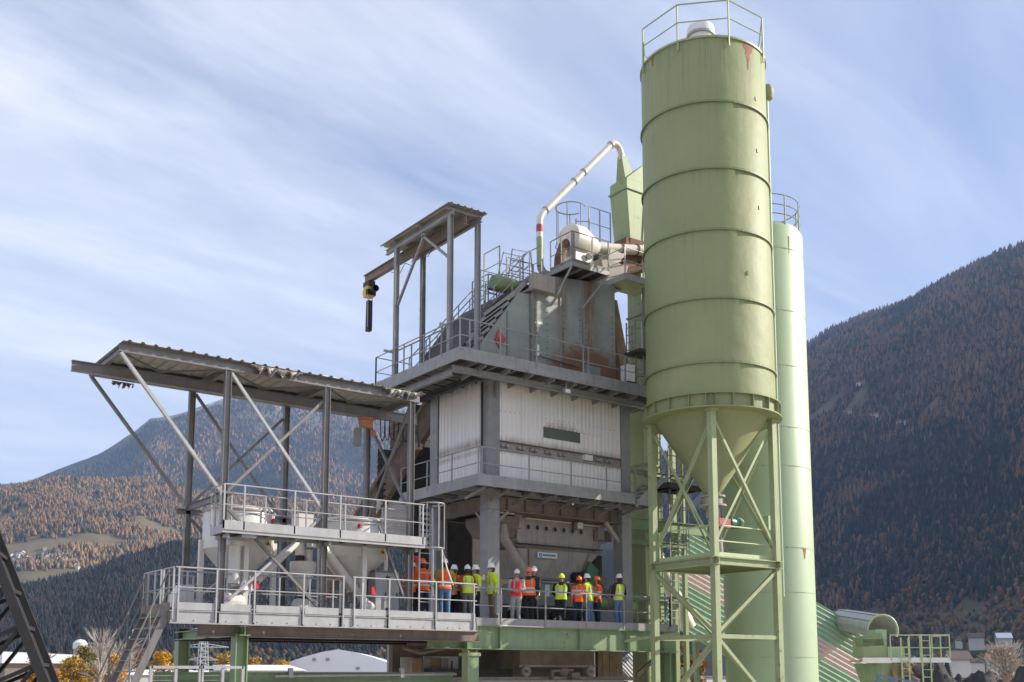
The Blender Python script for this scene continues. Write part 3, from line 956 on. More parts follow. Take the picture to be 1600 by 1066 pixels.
# the valley air: a closed box round everything on the ground
def haze_mat():
    m = bpy.data.materials.new('haze')
    m.use_nodes = True
    t = m.node_tree
    for n in list(t.nodes):
        t.nodes.remove(n)
    v = N(t, 'ShaderNodeVolumePrincipled')
    v.inputs['Color'].default_value = (0.42, 0.62, 1.0, 1)
    v.inputs['Density'].default_value = HAZE
    v.inputs['Anisotropy'].default_value = 0.0
    o = N(t, 'ShaderNodeOutputMaterial')
    t.links.new(v.outputs[0], o.inputs['Volume'])
    return m



hz = MB().box(-12500, 12500, -12500, 14500, -9.2, 2150).build('haze', haze_mat())
hz['kind'] = 'stuff'

# ================================================================== BIG SILO ON ITS STAND
SX, SY, SR = 8.36, -1.76, 2.15
silo = thing('storage_silo', (SX, SY, 0), 'tall pale green silo with five rings and a cone, on a braced green stand', 'silo')
MB().lathe([(SR, 12.58), (SR, 25.05), (SR - 0.03, 25.10), (0.25, 25.6), (0.0, 25.62)], (SX, SY, 0), 72).build('shell', 'silo', silo, smooth=True)
for z in (22.75, 20.42, 18.31, 16.0, 13.87):
    MB().lathe([(SR + 0.001, -0.035), (SR + 0.065, -0.035), (SR + 0.065, 0.03), (SR + 0.001, 0.03)], (SX, SY, z), 72).build('ring', 'silo_band', silo)
MB().lathe([(SR + 0.002, 25.01), (SR + 0.045, 25.01), (SR + 0.045, 25.08), (SR - 0.03, 25.11)], (SX, SY, 0), 72).build('top_rim', 'frame', silo)
rb = MB().lathe([(SR + 0.002, 12.85), (SR + 0.16, 12.85), (SR + 0.16, 12.82), (SR + 0.03, 12.82), (SR + 0.03, 12.41), (SR + 0.19, 12.41), (SR + 0.19, 12.37), (SR - 0.3, 12.37)], (SX, SY, 0), 72).build('ring_beam', 'silo', silo)
for k in range(20):
    a = R(226.7 + k * 18)
    for da in ((0,) if k % 5 else (-0.07, 0, 0.07)):
        c, s = math.cos(math.pi / 2 - a + da), math.sin(math.pi / 2 - a + da)
        MB().bar((SX + c * (SR + 0.03), SY + s * (SR + 0.03), 12.615), (SX + c * (SR + 0.15), SY + s * (SR + 0.15), 12.615), 0.018, 0.40).build('stiffener', 'silo', rb)
MB().lathe([(SR - 0.28, 12.38), (0.30, 9.95), (0.30, 9.80)], (SX, SY, 0), 64).build('cone', 'silo', silo, smooth=True)
MB().lathe([(0.30, 9.86), (0.42, 9.86), (0.42, 9.80), (0.34, 9.80), (0.34, 9.55), (0.45, 9.55), (0.45, 9.49), (0.24, 9.49), (0.24, 9.1), (0, 9.1)], (SX, SY, 0), 28).build('outlet_flange', 'mixer', silo)
vm = MB().lathe([(0.0, 0.62), (0.16, 0.62), (0.19, 0.56), (0.19, 0.1), (0.12, 0.05), (0.12, 0)], (SX + 0.25, SY - 0.35, 8.95), 20, axis='X').build('valve_motor', 'motorgreen', silo, smooth=True)
MB().lathe([(0.2, 0.64), (0.2, 0.5), (0.15, 0.5)], (SX + 0.25, SY - 0.35, 8.95), 20, axis='X').build('motor_cap', 'frame', vm, smooth=True)
MB().box(SX - 0.25, SX + 0.3, SY - 0.5, SY - 0.1, 8.75, 9.05).build('valve_body', 'faded_red', silo)
MB().path([(SX, SY, 9.1), (SX + 0.1, SY, 8.6), (SX + 0.5, SY + 0.3, 7.7)], 0.2, 16).build('discharge_pipe', 'mixer', silo, smooth=True)
# small square lugs and a rust blister on the shell
for z, a in ((23.15, 173), (21.3, 173), (19.3, 173), (16.9, 190)):
    c, s = math.cos(R(90 - a)), math.sin(R(90 - a))
    MB().bar((SX + c * SR, SY + s * SR, z), (SX + c * (SR + 0.025), SY + s * (SR + 0.025), z), 0.06, 0.12).build('lug', 'silo_band', silo)


def shell_patch(name, parent, cx, cy, r, a0, a1, outline, mat):
    """thin worn patch lying on a cylinder; outline = rows (z, left, right) with left/right 0..1 of the angle span"""
    m = MB()
    for (z0, l0, r0), (z1, l1, r1) in zip(outline[:-1], outline[1:]):
        K = 6
        vs = []
        for z, l, rr in ((z0, l0, r0), (z1, l1, r1)):
            for k in range(K + 1):
                a = R(90 - (a0 + (a1 - a0) * (l + (rr - l) * k / K)))
                vs.append((cx + r * math.cos(a), cy + r * math.sin(a), z))
        m.add(vs, [(k, k + 1, K + 2 + k, K + 1 + k) for k in range(K)])
    return m.build(name, mat, parent)


shell_patch('rust_patch', silo, SX, SY, SR + 0.004, 188, 175, [(24.98, 0.1, 1.0), (24.88, 0.0, 0.95), (24.74, 0.22, 0.85), (24.62, 0.18, 0.6), (24.48, 0.3, 0.62), (24.3, 0.35, 0.5), (24.05, 0.4, 0.45)], 'silo_rust')
shell_patch('rust_patch', silo, SX, SY, SR + 0.004, 281, 275, [(24.97, 0, 1), (24.8, 0.2, 0.8), (24.65, 0.4, 0.6)], 'silo_rust')
# railing on top: eight-sided
tr = SR + 0.06
oct_ = [(SX + tr * math.cos(R(22 + 45 * k)), SY + tr * math.sin(R(22 + 45 * k)), 25.05) for k in range(8)]
h8 = [(x, y, 25.05 + 1.30) for x, y, z in oct_]
rl = MB().path(h8 + [h8[0]], 0.022, 6, cap=False).build('top_railing', 'frame', silo)
m8 = [(x, y, 25.05 + 0.65) for x, y, z in oct_]
MB().path(m8 + [m8[0]], 0.018, 6, cap=False).build('mid_rail', 'frame', rl)
for x, y, z in oct_:
    MB().bar((x, y, z - 0.35), (x, y, z + 1.30), 0.045, 0.045).build('post', 'frame', rl)
fv = MB().lathe([(0.44, 25.3), (0.44, 26.45), (0.48, 26.45), (0.48, 26.68), (0.44, 26.76), (0.2, 26.82), (0, 26.83)], (SX + 0.02, SY + 0.05, 0), 32).build('roof_vent', 'signwhite', silo, smooth=True)
MB().lathe([(0.445, 26.36), (0.51, 26.36), (0.51, 26.44), (0.445, 26.44)], (SX + 0.02, SY + 0.05, 0), 32).build('clamp_ring', 'galv', fv)
# fill pipe up the right-hand side
px_, py_ = SX + (SR + 0.16) * math.cos(R(-36 + 6)), SY + (SR + 0.16) * math.sin(R(-36 + 6))
MB().path([(px_, py_, 6.5), (px_, py_, 24.4)], 0.065, 12).build('fill_pipe', 'mint', silo, smooth=True)
MB().lathe([(0, 0.26), (0.17, 0.24), (0.22, 0.1), (0.22, -0.1), (0.17, -0.24), (0, -0.26)], (px_ + 0.03, py_ - 0.03, 24.4), 20).build('pipe_head', 'silo', silo, smooth=True)
# stand
HL = 2.0
LEG = [(SX + HL * math.cos(a), SY + HL * math.sin(a)) for a in (R(223.3), R(133.3), R(43.3), R(-46.7))]   # near, left, far, right
du = Vector((math.cos(R(178.3)), math.sin(R(178.3)), 0))
for i, (x, y) in enumerate(LEG):
    MB().bar((x, y, 7.60), (x, y, 12.37), 0.21, 0.21, up=du).build('leg', 'frame', silo)
    MB().bar((x, y, 0), (x, y, 7.38), 0.21, 0.21, up=du).build('leg', 'frame', silo)
    MB().bar((x, y, 12.30), (x, y, 12.365), 0.34, 0.34, up=du).build('head_plate', 'frame', silo)
NE = len(LEG)


def between(i, j, z0, z1, off=0.0):
    a, b = Vector((*LEG[i], z0)), Vector((*LEG[j], z1))
    d = (b - a)
    d.z = 0
    d.normalize()
    n = Vector((d.y, -d.x, 0))
    c = Vector((SX, SY, 0))
    if (Vector((a.x, a.y, 0)) - c).dot(n) < 0:
        n = -n
    return a + d * 0.11 + n * off, b - d * 0.11 + n * off


for i in range(4):
    j = (i + 1) % 4
    a, b = between(i, j, 7.49, 7.49)
    d = (b - a).normalized()
    MB().ibeam(a - d * 0.30, b + d * 0.30, 0.20, 0.24, 0.02).build('platform_beam', 'frame', silo)
    a, b = between(i, j, 8.05, 11.95, 0.03)
    MB().angle(a, b, 0.09, 0.012).build('brace', 'frame', silo)
    a, b = between(i, j, 11.95, 8.05, -0.03)
    MB().angle(a, b, 0.09, 0.012).build('brace', 'frame', silo)
    a, b = between(i, j, 5.12, 5.12)
    MB().bar(a, b, 0.11, 0.13).build('tie_beam', 'frame', silo)
    for z0, z1 in (((7.25, 5.3), (2.7, 5.0)) if i % 2 else ((5.3, 7.25), (5.0, 2.7))):
        zz = (z0, z1) if i in (1, 3) else (z0, z1)
        a, b = between(i, j, *zz, 0.0)
        MB().bar(a, b, 0.11, 0.11).build('brace', 'frame', silo)
pf = MB().prism([(*LEG[k], 7.62) for k in range(4)], (0, 0, 0.03)).build('platform_floor', 'frame', silo)
corners = [Vector((*LEG[k], 7.65)) for k in (1, 0, 3)]
cc = Vector((SX, SY, 7.65))
ins = [c + (cc - c) * 0.10 for c in corners]
railing(silo, [tuple(p) for p in ins], h=1.0, mids=(0.5,), mat='lightgreen', toe=0.12, spacing=2.2, r=0.02)

# ================================================================== SLENDER SILO BEHIND
TX, TY, TR = 13.25, 0.1, 1.66
thin = thing('storage_silo', (TX, TY, 0), 'smooth mint green slender silo right behind the big ringed one', 'silo')
MB().lathe([(TR, 0), (TR, 20.55), (TR - 0.12, 20.78), (TR - 0.4, 20.86), (0, 21.05)], (TX, TY, 0), 72).build('shell', 'mint', thin, smooth=True)
for z in (4.54, 6.85, 8.46, 11.45, 12.89, 15.2, 17.3, 19.71):
    MB().lathe([(TR + 0.001, -0.012), (TR + 0.009, -0.012), (TR + 0.009, 0.012), (TR + 0.001, 0.012)], (TX, TY, z), 72).build('weld_seam', 'seam', thin)
shell_patch('rust_patch', thin, TX, TY, TR + 0.005, 186, 174, [(8.48, 0.0, 0.9), (8.41, 0.3, 0.85), (8.33, 0.4, 0.8), (8.21, 0.45, 0.7), (8.05, 0.5, 0.62)], 'silo_rust')
shell_patch('rust_patch', thin, TX, TY, TR + 0.005, 208, 204, [(8.48, 0.0, 1), (8.43, 0.3, 0.7)], 'silo_rust')
shell_patch('rust_patch', thin, TX, TY, TR + 0.005, 190, 186, [(20.2, 0.2, 0.8), (20.1, 0.3, 0.7), (19.5, 0.45, 0.55)], 'silo_rust')
for hh in (0.36, 0.72, 1.12):
    MB().path(cyl_pts((TX, TY), TR - 0.08, 20.72 + hh, 0, 2 * math.pi, 49), 0.02, 6, cap=False).build('top_railing', 'rustgreen', thin)
for k in range(10):
    a = R(8 + 36 * k)
    MB().bar((TX + (TR - 0.08) * math.cos(a), TY + (TR - 0.08) * math.sin(a), 20.5), (TX + (TR - 0.08) * math.cos(a), TY + (TR - 0.08) * math.sin(a), 21.86), 0.04, 0.04).build('post', 'rustgreen', thin)
MB().box(TX - 1.3, TX - 0.4, TY - 0.7, TY - 0.1, 20.9, 21.55).build('roof_hatch', 'signwhite', thin)
MB().box(TX - 1.75, TX - 1.35, TY - 1.55, TY - 1.2, 9.0, 9.5).build('junction_box', 'mint', thin)

# ================================================================== BUCKET ELEVATOR TOWER
EX0, EX1, EY0, EY1 = 10.12, 11.05, 3.4, 4.2
el = thing('bucket_elevator', (EX0, EY0, 0), 'tall square green bucket elevator tower with flared head between the plant and the silo', 'elevator')
for i in range(7):
    MB().box(EX0, EX1, EY0, EY1, i * 3.0 + 0.01, i * 3.0 + 2.93).build('casing_section', 'elev', el)
    MB().box(EX0 - 0.05, EX1 + 0.05, EY0 - 0.05, EY1 + 0.05, i * 3.0 + 2.935, i * 3.0 + 3.005).build('flange', 'girder', el)
MB().box(EX0, EX1, EY0, EY1, 21.01, 21.4).build('casing_section', 'elev', el)
hd = MB().frustum((9.55, 11.0, 3.36, 4.3, 20.95), (9.35, 11.2, 3.3, 4.3, 22.9)).build('head_lower', 'elev', el)
MB().box(9.3, 11.25, 3.25, 4.35, 22.905, 22.98).build('flange', 'girder', el)
MB().prism([(9.35, 3.3, 22.985), (9.35, 4.3, 22.985), (9.35, 4.3, 23.35), (9.35, 3.3, 23.35)], (1.85, 0, 0)).build('head_upper', 'elev', el)
MB().frustum((9.35, 11.2, 3.3, 4.3, 23.355), (10.35, 11.2, 3.3, 4.3, 24.2)).build('head_roof', 'elev', el)
MB().bar((10.3, 3.29, 21.0), (10.3, 3.29, 23.3), 0.05, 0.03, up=(0, 1, 0)).build('head_rib', 'girder', el)
MB().frustum((9.36, 9.95, 3.38, 3.95, 23.30), (9.16, 9.40, 3.38, 3.62, 24.28)).build('vent_stub', 'elev', el)
ch = MB().frustum((9.0, 9.7, 3.3, 4.1, 19.3), (9.35, 10.1, 3.36, 4.2, 20.94)).build('spout', 'rusty', el)
MB().frustum((9.5, 10.15, 3.38, 4.2, 20.1), (9.52, 10.2, 3.32, 4.25, 20.93)).build('spout_collar', 'rusty', el)
MB().box(11.75, 11.95, 3.5, 3.7, 0, 16.6).build('guide_column', 'elev', el)
MB().box(12.2, 12.36, 3.4, 3.56, 0, 15.9).build('guide_column', 'elev', el)
for z in (6.8, 8.9, 11.6, 14.2):
    MB().ibeam((EX0 - 1.1, 3.32, z), (12.3, 3.32, z), 0.14, 0.18, 0.015).build('tie_beam', 'girder', el)
MB().ibeam((8.6, 3.1, 9.55), (13.2, 3.1, 9.55), 0.2, 0.42, 0.02).build('tie_beam', 'girder', el)
ladder(el, (11.45, 3.2, 5.6), 9.9, (1, 0, 0), mat='grey', out=(0, -1, 0), cage=(7.8, 15.2, 0.36))
lp = platform(el, 10.2, 12.0, 2.2, 3.35, 11.1, 0.18, mat='dark', joist=0.6)
railing(el, [(10.2, 2.25, 11.1), (12.0, 2.25, 11.1)], h=1.05, mat='grey', spacing=0.9)

# ================================================================== MIXING TOWER
tw = thing('mixing_tower', (2.38, 2.8, 5.6), 'asphalt mixing tower clad in white ribbed sheet, with railed grey walkways above and below', 'tower')
TX0, TX1, TY0, TY1 = 2.38, 8.86, 2.8, 6.5
for x, y in ((TX0, TY0), (TX1 - 0.46, TY0), (TX0, TY1 - 0.46), (TX1 - 0.46, TY1 - 0.46)):
    MB().box(x, x + 0.46, y, y + 0.5, 5.6, 9.45).build('column', 'grey', tw)
    MB().box(x + 0.001, x + 0.459, y + 0.001, y + 0.499, 9.46, 14.0).build('column', 'grey', tw)
# frame of deep beams under the room
for y in (TY0 + 0.24, TY1 - 0.24):
    b = MB().ibeam((TX0 + 0.47, y, 9.70), (TX1 - 0.47, y, 9.70), 0.26, 0.48, 0.03).build('beam', 'brown', tw)
    for k in range(7):
        x = TX0 + 0.9 + k * 0.78
        MB().box(x, x + 0.02, y - 0.125, y - 0.02, 9.48, 9.92).build('web_plate', 'brown', b)
for x in (TX0 + 0.24, TX1 - 0.24):
    MB().ibeam((x, TY0 + 0.51, 9.70), (x, TY1 - 0.51, 9.70), 0.26, 0.48, 0.03).build('beam', 'brown', tw)
for a, b in (((2.85, 9.42), (3.35, 9.42)),):
    MB().bar((2.84, TY0 + 0.2, 9.05), (3.35, TY0 + 0.2, 9.46), 0.07, 0.09).build('knee_brace', 'mixer', tw)
    MB().bar((8.40, TY0 + 0.2, 8.75), (7.75, TY0 + 0.2, 9.46), 0.12, 0.14).build('knee_brace', 'mixer', tw)
    MB().bar((TX0 + 0.2, 3.3, 9.0), (TX0 + 0.2, 3.8, 9.46), 0.08, 0.1).build('knee_brace', 'mixer', tw)
# cladding, sheet by sheet
GY = TY0 + 0.02
MB().box(TX0 + 0.47, TX1 - 0.47, TY0 + 0.12, TY0 + 0.2, 10.2, 14.0).build('wall_backing', 'dark', tw)
xs = np.linspace(TX0 + 0.475, TX1 - 0.475, 7)
for i in range(6):
    a, w = xs[i], xs[i + 1] - xs[i]
    if i in (2, 3):   # above and below the green strip
        x0 = 4.73 if i == 2 else xs[3]
        MB().corr((a, GY, 12.59), (1, 0, 0), (0, 0, 1.44), (0, -1, 0), w - 0.008, 0.2, 0.03).build('cladding_panel', 'cladtower', tw)
        if i == 2:
            MB().corr((a, GY, 11.84), (1, 0, 0), (0, 0, 0.745), (0, -1, 0), 4.73 - a, 0.2, 0.03).build('cladding_panel', 'cladtower', tw)
            MB().corr((4.74, GY, 11.84), (1, 0, 0), (0, 0, 0.36), (0, -1, 0), xs[3] - 4.75, 0.2, 0.03).build('cladding_panel', 'cladtower', tw)
        else:
            MB().corr((a, GY, 11.84), (1, 0, 0), (0, 0, 0.36), (0, -1, 0), w - 0.008, 0.2, 0.03).build('cladding_panel', 'cladtower', tw)
    elif i == 4:
        MB().corr((a, GY, 12.59), (1, 0, 0), (0, 0, 1.44), (0, -1, 0), w - 0.008, 0.2, 0.03).build('cladding_panel', 'cladtower', tw)
        MB().corr((6.43, GY, 11.84), (1, 0, 0), (0, 0, 0.745), (0, -1, 0), xs[5] - 6.44, 0.2, 0.03).build('cladding_panel', 'cladtower', tw)
        MB().corr((a, GY, 11.84), (1, 0, 0), (0, 0, 0.36), (0, -1, 0), 6.42 - a if 6.42 - a > 0.1 else 0.1, 0.2, 0.03).build('cladding_panel', 'cladtower', tw) if 6.42 > a + 0.1 else None
    else:
        MB().corr((a, GY, 11.84), (1, 0, 0), (0, 0, 2.19), (0, -1, 0), w - 0.008, 0.2, 0.03).build('cladding_panel', 'cladtower', tw)
    MB().corr((a, GY, 10.19), (1, 0, 0), (0, 0, 1.32), (0, -1, 0), w - 0.008, 0.2, 0.03).build('cladding_panel', 'cladtower', tw)
MB().box(4.745, 6.425, GY - 0.004, GY + 0.03, 12.21, 12.58).build('window_strip', 'strip', tw)
# shadow gap with the row of cylinder ends
MB().box(TX0 + 0.47, TX1 - 0.47, GY + 0.03, GY + 0.09, 11.52, 11.83).build('gap_plate', 'mixer', tw)
MB().bar((TX0 + 0.47, GY - 0.03, 11.845), (TX1 - 0.47, GY - 0.03, 11.845), 0.05, 0.03).build('drip_flashing', 'brown', tw)
MB().bar((TX0 + 0.47, GY - 0.03, 11.515), (TX1 - 0.47, GY - 0.03, 11.515), 0.05, 0.03).build('drip_flashing', 'grey', tw)
for x in (2.95, 3.13, 3.65, 3.83, 4.2, 4.38, 4.85, 5.03, 5.45, 5.65, 7.2, 7.35, 7.65, 7.85):
    MB().lathe([(0.055, 0.0), (0.07, -0.03), (0.07, -0.12), (0.04, -0.16), (0.0, -0.16)], (x, GY + 0.03, 11.68), 12, axis='Y').build('cylinder_end', 'galv', tw, smooth=True)
MB().box(6.55, 6.92, GY - 0.13, GY + 0.02, 11.60, 11.80).build('junction_box', 'clad', tw)
MB().box(TX0 + 0.06, TX0 + 0.12, TY0 + 0.51, TY1 - 0.51, 10.2, 14.0).build('wall_backing', 'dark', tw)
ys = np.linspace(TY0 + 0.52, TY1 - 0.5, 4)
for i in range(3):
    MB().corr((TX0 + 0.05, ys[i + 1], 10.19), (0, -1, 0), (0, 0, 3.84), (-1, 0, 0), ys[i + 1] - ys[i] - 0.008, 0.23, 0.03).build('cladding_panel', 'cladtower', tw)
MB().box(TX1 - 0.12, TX1 - 0.06, TY0 + 0.51, TY1 - 0.51, 10.2, 14.0).build('wall_panel', 'cladtower', tw)
MB().box(TX0 + 0.47, TX1 - 0.47, TY1 - 0.12, TY1 - 0.06, 10.2, 14.0).build('wall_panel', 'cladtower', tw)

# lower walkway
wf = platform(tw, 1.13, 9.0, 1.6, TY0 - 0.01, 10.17, 0.2, 'grey', 0.85, name='walkway')
wl = platform(tw, 1.13, TX0 - 0.02, TY0 + 0.005, 6.6, 10.17, 0.2, 'grey', 0.85, along='X', name='walkway')
for k in range(8):
    x = 1.5 + k * 0.98
    MB().bar((x, 1.75, 9.95), (x, TY0 + 0.1, 9.72), 0.05, 0.08).build('bracket', 'grey', tw)
railing(tw, [(1.16, 6.5, 10.17), (1.16, 1.63, 10.17), (8.0, 1.63, 10.17)], posts=[(0, 0.36, 0.68, 1), (0.0, 0.02, 0.30, 0.565, 0.80, 1)], h=1.07, mids=(0.5,), toe=0.12, mat='grey', down=0.18, toe_h=0.18)
# stair from its right end up to the elevator landing
for y in (1.65, 2.55):
    MB().bar((8.0, y, 9.95), (9.3, y, 10.95), 0.05, 0.2).build('stringer', 'grey', tw)
for i in range(5):
    MB().box(8.1 + i * 0.25, 8.35 + i * 0.25, 1.68, 2.52, 10.10 + i * 0.19, 10.13 + i * 0.19).build('tread', 'grey', tw)
railing(tw, [(8.0, 1.62, 10.0), (9.3, 1.62, 11.0)], h=1.1, mat='grey', spacing=0.8)

# upper platform
UF = 14.16
pu = platform(tw, 0.19, 9.6, 1.3, 2.75, UF, 0.26, 'grey', 0.8, name='platform')
pl = platform(tw, 0.19, 9.6, 2.755, 6.85, UF, 0.26, 'grey', 0.8, along='X', plate='dark', name='platform')
for k in range(9):
    x = 1.3 + k * 0.95
    MB().bar((x, 1.42, 13.92), (x, TY0 + 0.05, 13.78), 0.06, 0.14).build('bracket', 'grey', tw)
MB().ibeam((0.3, 1.9, 13.75), (9.5, 1.9, 13.75), 0.14, 0.2, 0.015).build('beam', 'grey', tw)
MB().ibeam((0.5, 2.2, 13.72), (0.5, 6.7, 13.72), 0.14, 0.22, 0.015).build('beam', 'grey', tw)
MB().ibeam((1.5, 2.2, 13.72), (1.5, 6.7, 13.72), 0.14, 0.22, 0.015).build('beam', 'dark', tw)
MB().box(2.6, 2.68, 2.66, 2.72, 13.3, 13.88).build('hanger', 'grey', tw)
railing(tw, [(0.22, 6.8, UF), (0.22, 1.33, UF), (9.55, 1.33, UF)], posts=[(0, 0.36, 0.60, 0.80, 1), (0.0, 0.04, 0.17, 0.33, 0.55, 0.575, 0.76, 0.90, 1)], h=1.1, mids=(0.5,), toe=0.12, mat='grey', down=0.2, toe_h=0.16)
railing(tw, [(0.22, 6.8, UF), (1.7, 6.8, UF)], h=1.1, mat='grey', spacing=0.75)
MB().bar((0.34, 5.9, UF + 0.09), (0.34, 2.4, UF + 0.09), 0.06, 0.16).build('kerb_plate', 'lightgreen', tw)
# raised inner hand rail at hoist opening
rr_ = MB().path([(0.62, 6.3, UF + 1.22), (0.62, 2.6, UF + 1.22)], 0.025, 8).build('railing', 'rustgreen', tw, smooth=True)
for y in (6.3, 5.0, 3.8, 2.6):
    MB().bar((0.62, y, UF), (0.62, y, UF + 1.22), 0.04, 0.04).build('post', 'grey', rr_)
MB().bar((0.62, 2.6, UF + 1.25), (0.25, 2.6, UF + 1.25), 0.06, 0.08).build('rail_bracket', 'lightgreen', rr_)
MB().bar((0.62, 6.3, UF + 1.25), (0.25, 6.3, UF + 1.25), 0.06, 0.08).build('rail_bracket', 'lightgreen', rr_)

# weigh hopper and mixer hanging below the room
mx = thing('weigh_hopper', (6.2, 3.7, 5.6), 'dusty grey weigh hopper with seven round ports hanging between the tower legs', 'hopper')
MB().box(4.25, 8.15, 3.7, 5.6, 8.62, 9.44).build('bin', 'mixer', mx)
MB().box(4.15, 8.25, 3.62, 3.69, 9.44, 9.62).build('rim', 'brown', mx)
for k in range(7):
    x = 4.72 + k * 0.405
    p = MB().lathe([(0.13, 0.0), (0.13, -0.03), (0.085, -0.03), (0.085, 0.0)], (x, 3.697, 9.12), 20, axis='Y').build('port', 'mixer', mx, smooth=False)
    MB().lathe([(0.084, -0.022), (0.0, -0.022)], (x, 3.697, 9.12), 16, axis='Y').build('port_hole', 'black', p)
MB().frustum((4.65, 7.75, 3.75, 5.5, 8.36), (4.25, 8.15, 3.7, 5.6, 8.615)).build('bin_skirt', 'mixer', mx)
MB().bar((4.15, 3.66, 8.50), (8.15, 3.66, 8.50), 0.07, 0.05).build('rim', 'dark', mx)
MB().bar((4.15, 3.66, 8.41), (8.15, 3.66, 8.41), 0.07, 0.035).build('rim', 'brown', mx)
MB().frustum((4.72, 7.05, 3.95, 5.3, 7.38), (4.30, 8.05, 3.72, 5.55, 8.355)).build('hopper_body', 'mixer', mx)
for x in (4.85, 7.3):
    MB().bar((x, 3.80, 7.5), (x - (0.1 if x < 6 else -0.25), 3.70, 8.34), 0.03, 0.05).build('rib', 'brown', mx)
MB().bar((4.55, 3.88, 7.33), (7.2, 3.88, 7.33), 0.1, 0.07).build('rim', 'brown', mx)
MB().bar((4.55, 3.88, 7.22), (7.2, 3.88, 7.22), 0.08, 0.05).build('rim', 'mixer', mx)
MB().box(4.75, 7.05, 3.92, 5.3, 5.75, 7.19).build('mixer_housing', 'bluegrey', mx)
for x in (5.15, 6.1):
    d = MB().box(x, x + 0.85, 3.885, 3.918, 6.2, 7.05).build('door', 'bluegrey', mx)
    MB().path([(x + 0.1, 3.86, 6.3), (x + 0.1, 3.84, 6.95), (x + 0.3, 3.84, 7.0)], 0.012, 6).build('handle', 'dark', d)
MB().box(5.62, 5.82, 3.87, 3.884, 6.7, 7.12).build('notice', 'signwhite', mx)
sg = MB().box(5.15, 6.05, 3.70, 3.712, 8.06, 8.26).build('maker_sign', 'signwhite', mx)
MB().lathe([(0.07, 0.0), (0.07, -0.01), (0.03, -0.01)], (5.29, 3.699, 8.16), 20, axis='Y').build('emblem', 'blue', sg)
for k, (a, b) in enumerate(((5.40, 5.48), (5.50, 5.56), (5.58, 5.68), (5.70, 5.76), (5.78, 5.88), (5.90, 5.97))):
    MB().box(a, b, 3.692, 3.699, 8.13, 8.20).build('letter', 'blue', sg)
MB().box(4.05, 4.35, 3.55, 3.66, 9.02, 9.5).build('hanger_plate', 'mixer', mx)
MB().box(7.9, 8.2, 3.55, 3.66, 8.9, 9.44).build('hanger_plate', 'mixer', mx)
MB().box(6.85, 7.1, 3.5, 3.6, 9.22, 9.44).build('junction_box', 'signwhite', mx)
MB().box(6.7, 6.85, 3.5, 3.62, 9.15, 9.44).build('junction_box', 'brown', mx)
MB().tube((4.5, 3.55, 9.40), (6.6, 3.55, 9.40), 0.02, 6).build('conduit', 'clad', mx)
MB().tube((7.1, 3.55, 9.38), (7.9, 3.55, 9.38), 0.02, 6).build('conduit', 'clad', mx)
# curved dust duct left of it
MB().path([(3.55, 3.6, 9.1), (3.6, 3.55, 8.6), (3.95, 3.5, 8.1), (4.35, 3.45, 7.6), (4.6, 3.45, 7.0), (4.6, 3.45, 5.8)], 0.16, 12).build('dust_duct', 'mixer', mx, smooth=True)
MB().frustum((3.2, 4.1, 3.7, 4.9, 8.7), (3.0, 4.2, 3.5, 5.1, 9.15)).build('side_bin', 'brown', mx)
MB().box(3.0, 4.2, 3.5, 5.1, 9.155, 9.4).build('side_bin_top', 'brown', mx)
MB().box(7.75, 8.6, 3.62, 4.6, 8.85, 9.25).build('side_box', 'brown', mx)

# dusty machinery behind the people
fl = thing('filler_screw', (8.1, 4.4, 5.6), 'pale green horizontal pipe and valves with a dark green gearbox beside the right tower leg', 'machinery')
MB().tube((7.2, 3.6, 6.55), (9.6, 3.6, 6.5), 0.24, 20).build('screw_pipe', 'elev', fl, smooth=True)
for x in (7.5, 8.2, 8.9):
    MB().lathe([(0.24, -0.03), (0.3, -0.03), (0.3, 0.03), (0.24, 0.03)], (x, 3.6, 6.54), 20, axis='X').build('flange', 'mixer', fl)
MB().prism([(7.15, 3.6, 7.2), (7.65, 3.6, 7.05), (7.95, 3.6, 7.75), (7.5, 3.6, 8.05)], (0, 0.45, 0)).build('gearbox', 'motorgreen', fl)
MB().lathe([(0, -0.4), (0.17, -0.38), (0.2, -0.1), (0.2, 0.1)], (7.2, 3.75, 7.45), 16, axis='X').build('motor', 'black', fl, smooth=True)
MB().box(7.1, 7.6, 3.45, 3.6, 6.72, 7.12).build('control_box', 'mixer', fl)
MB().lathe([(0.0, -0.1), (0.15, -0.1), (0.19, -0.05), (0.19, 0.1)], (8.0, 3.5, 7.35), 18, axis='Y').build('valve_wheel', 'brown', fl, smooth=True)
MB().tube((8.0, 3.6, 7.3), (8.0, 3.6, 6.6), 0.13, 14).build('valve_stem', 'brown', fl, smooth=True)
for k in range(9):
    x = 8.15 + k * 0.11
    MB().tube((x, 3.5, 6.8), (x + random.uniform(-.05, .05), 3.5, 7.05 + random.uniform(0, .3)), 0.03, 8).build('hose_fitting', 'brown', fl)
MB().prism([(7.7, 4.3, 8.4), (8.7, 4.3, 8.4), (8.7, 4.3, 6.6), (8.4, 4.3, 6.6)], (0, 1.2, 0)).build('chute', 'dark', fl)

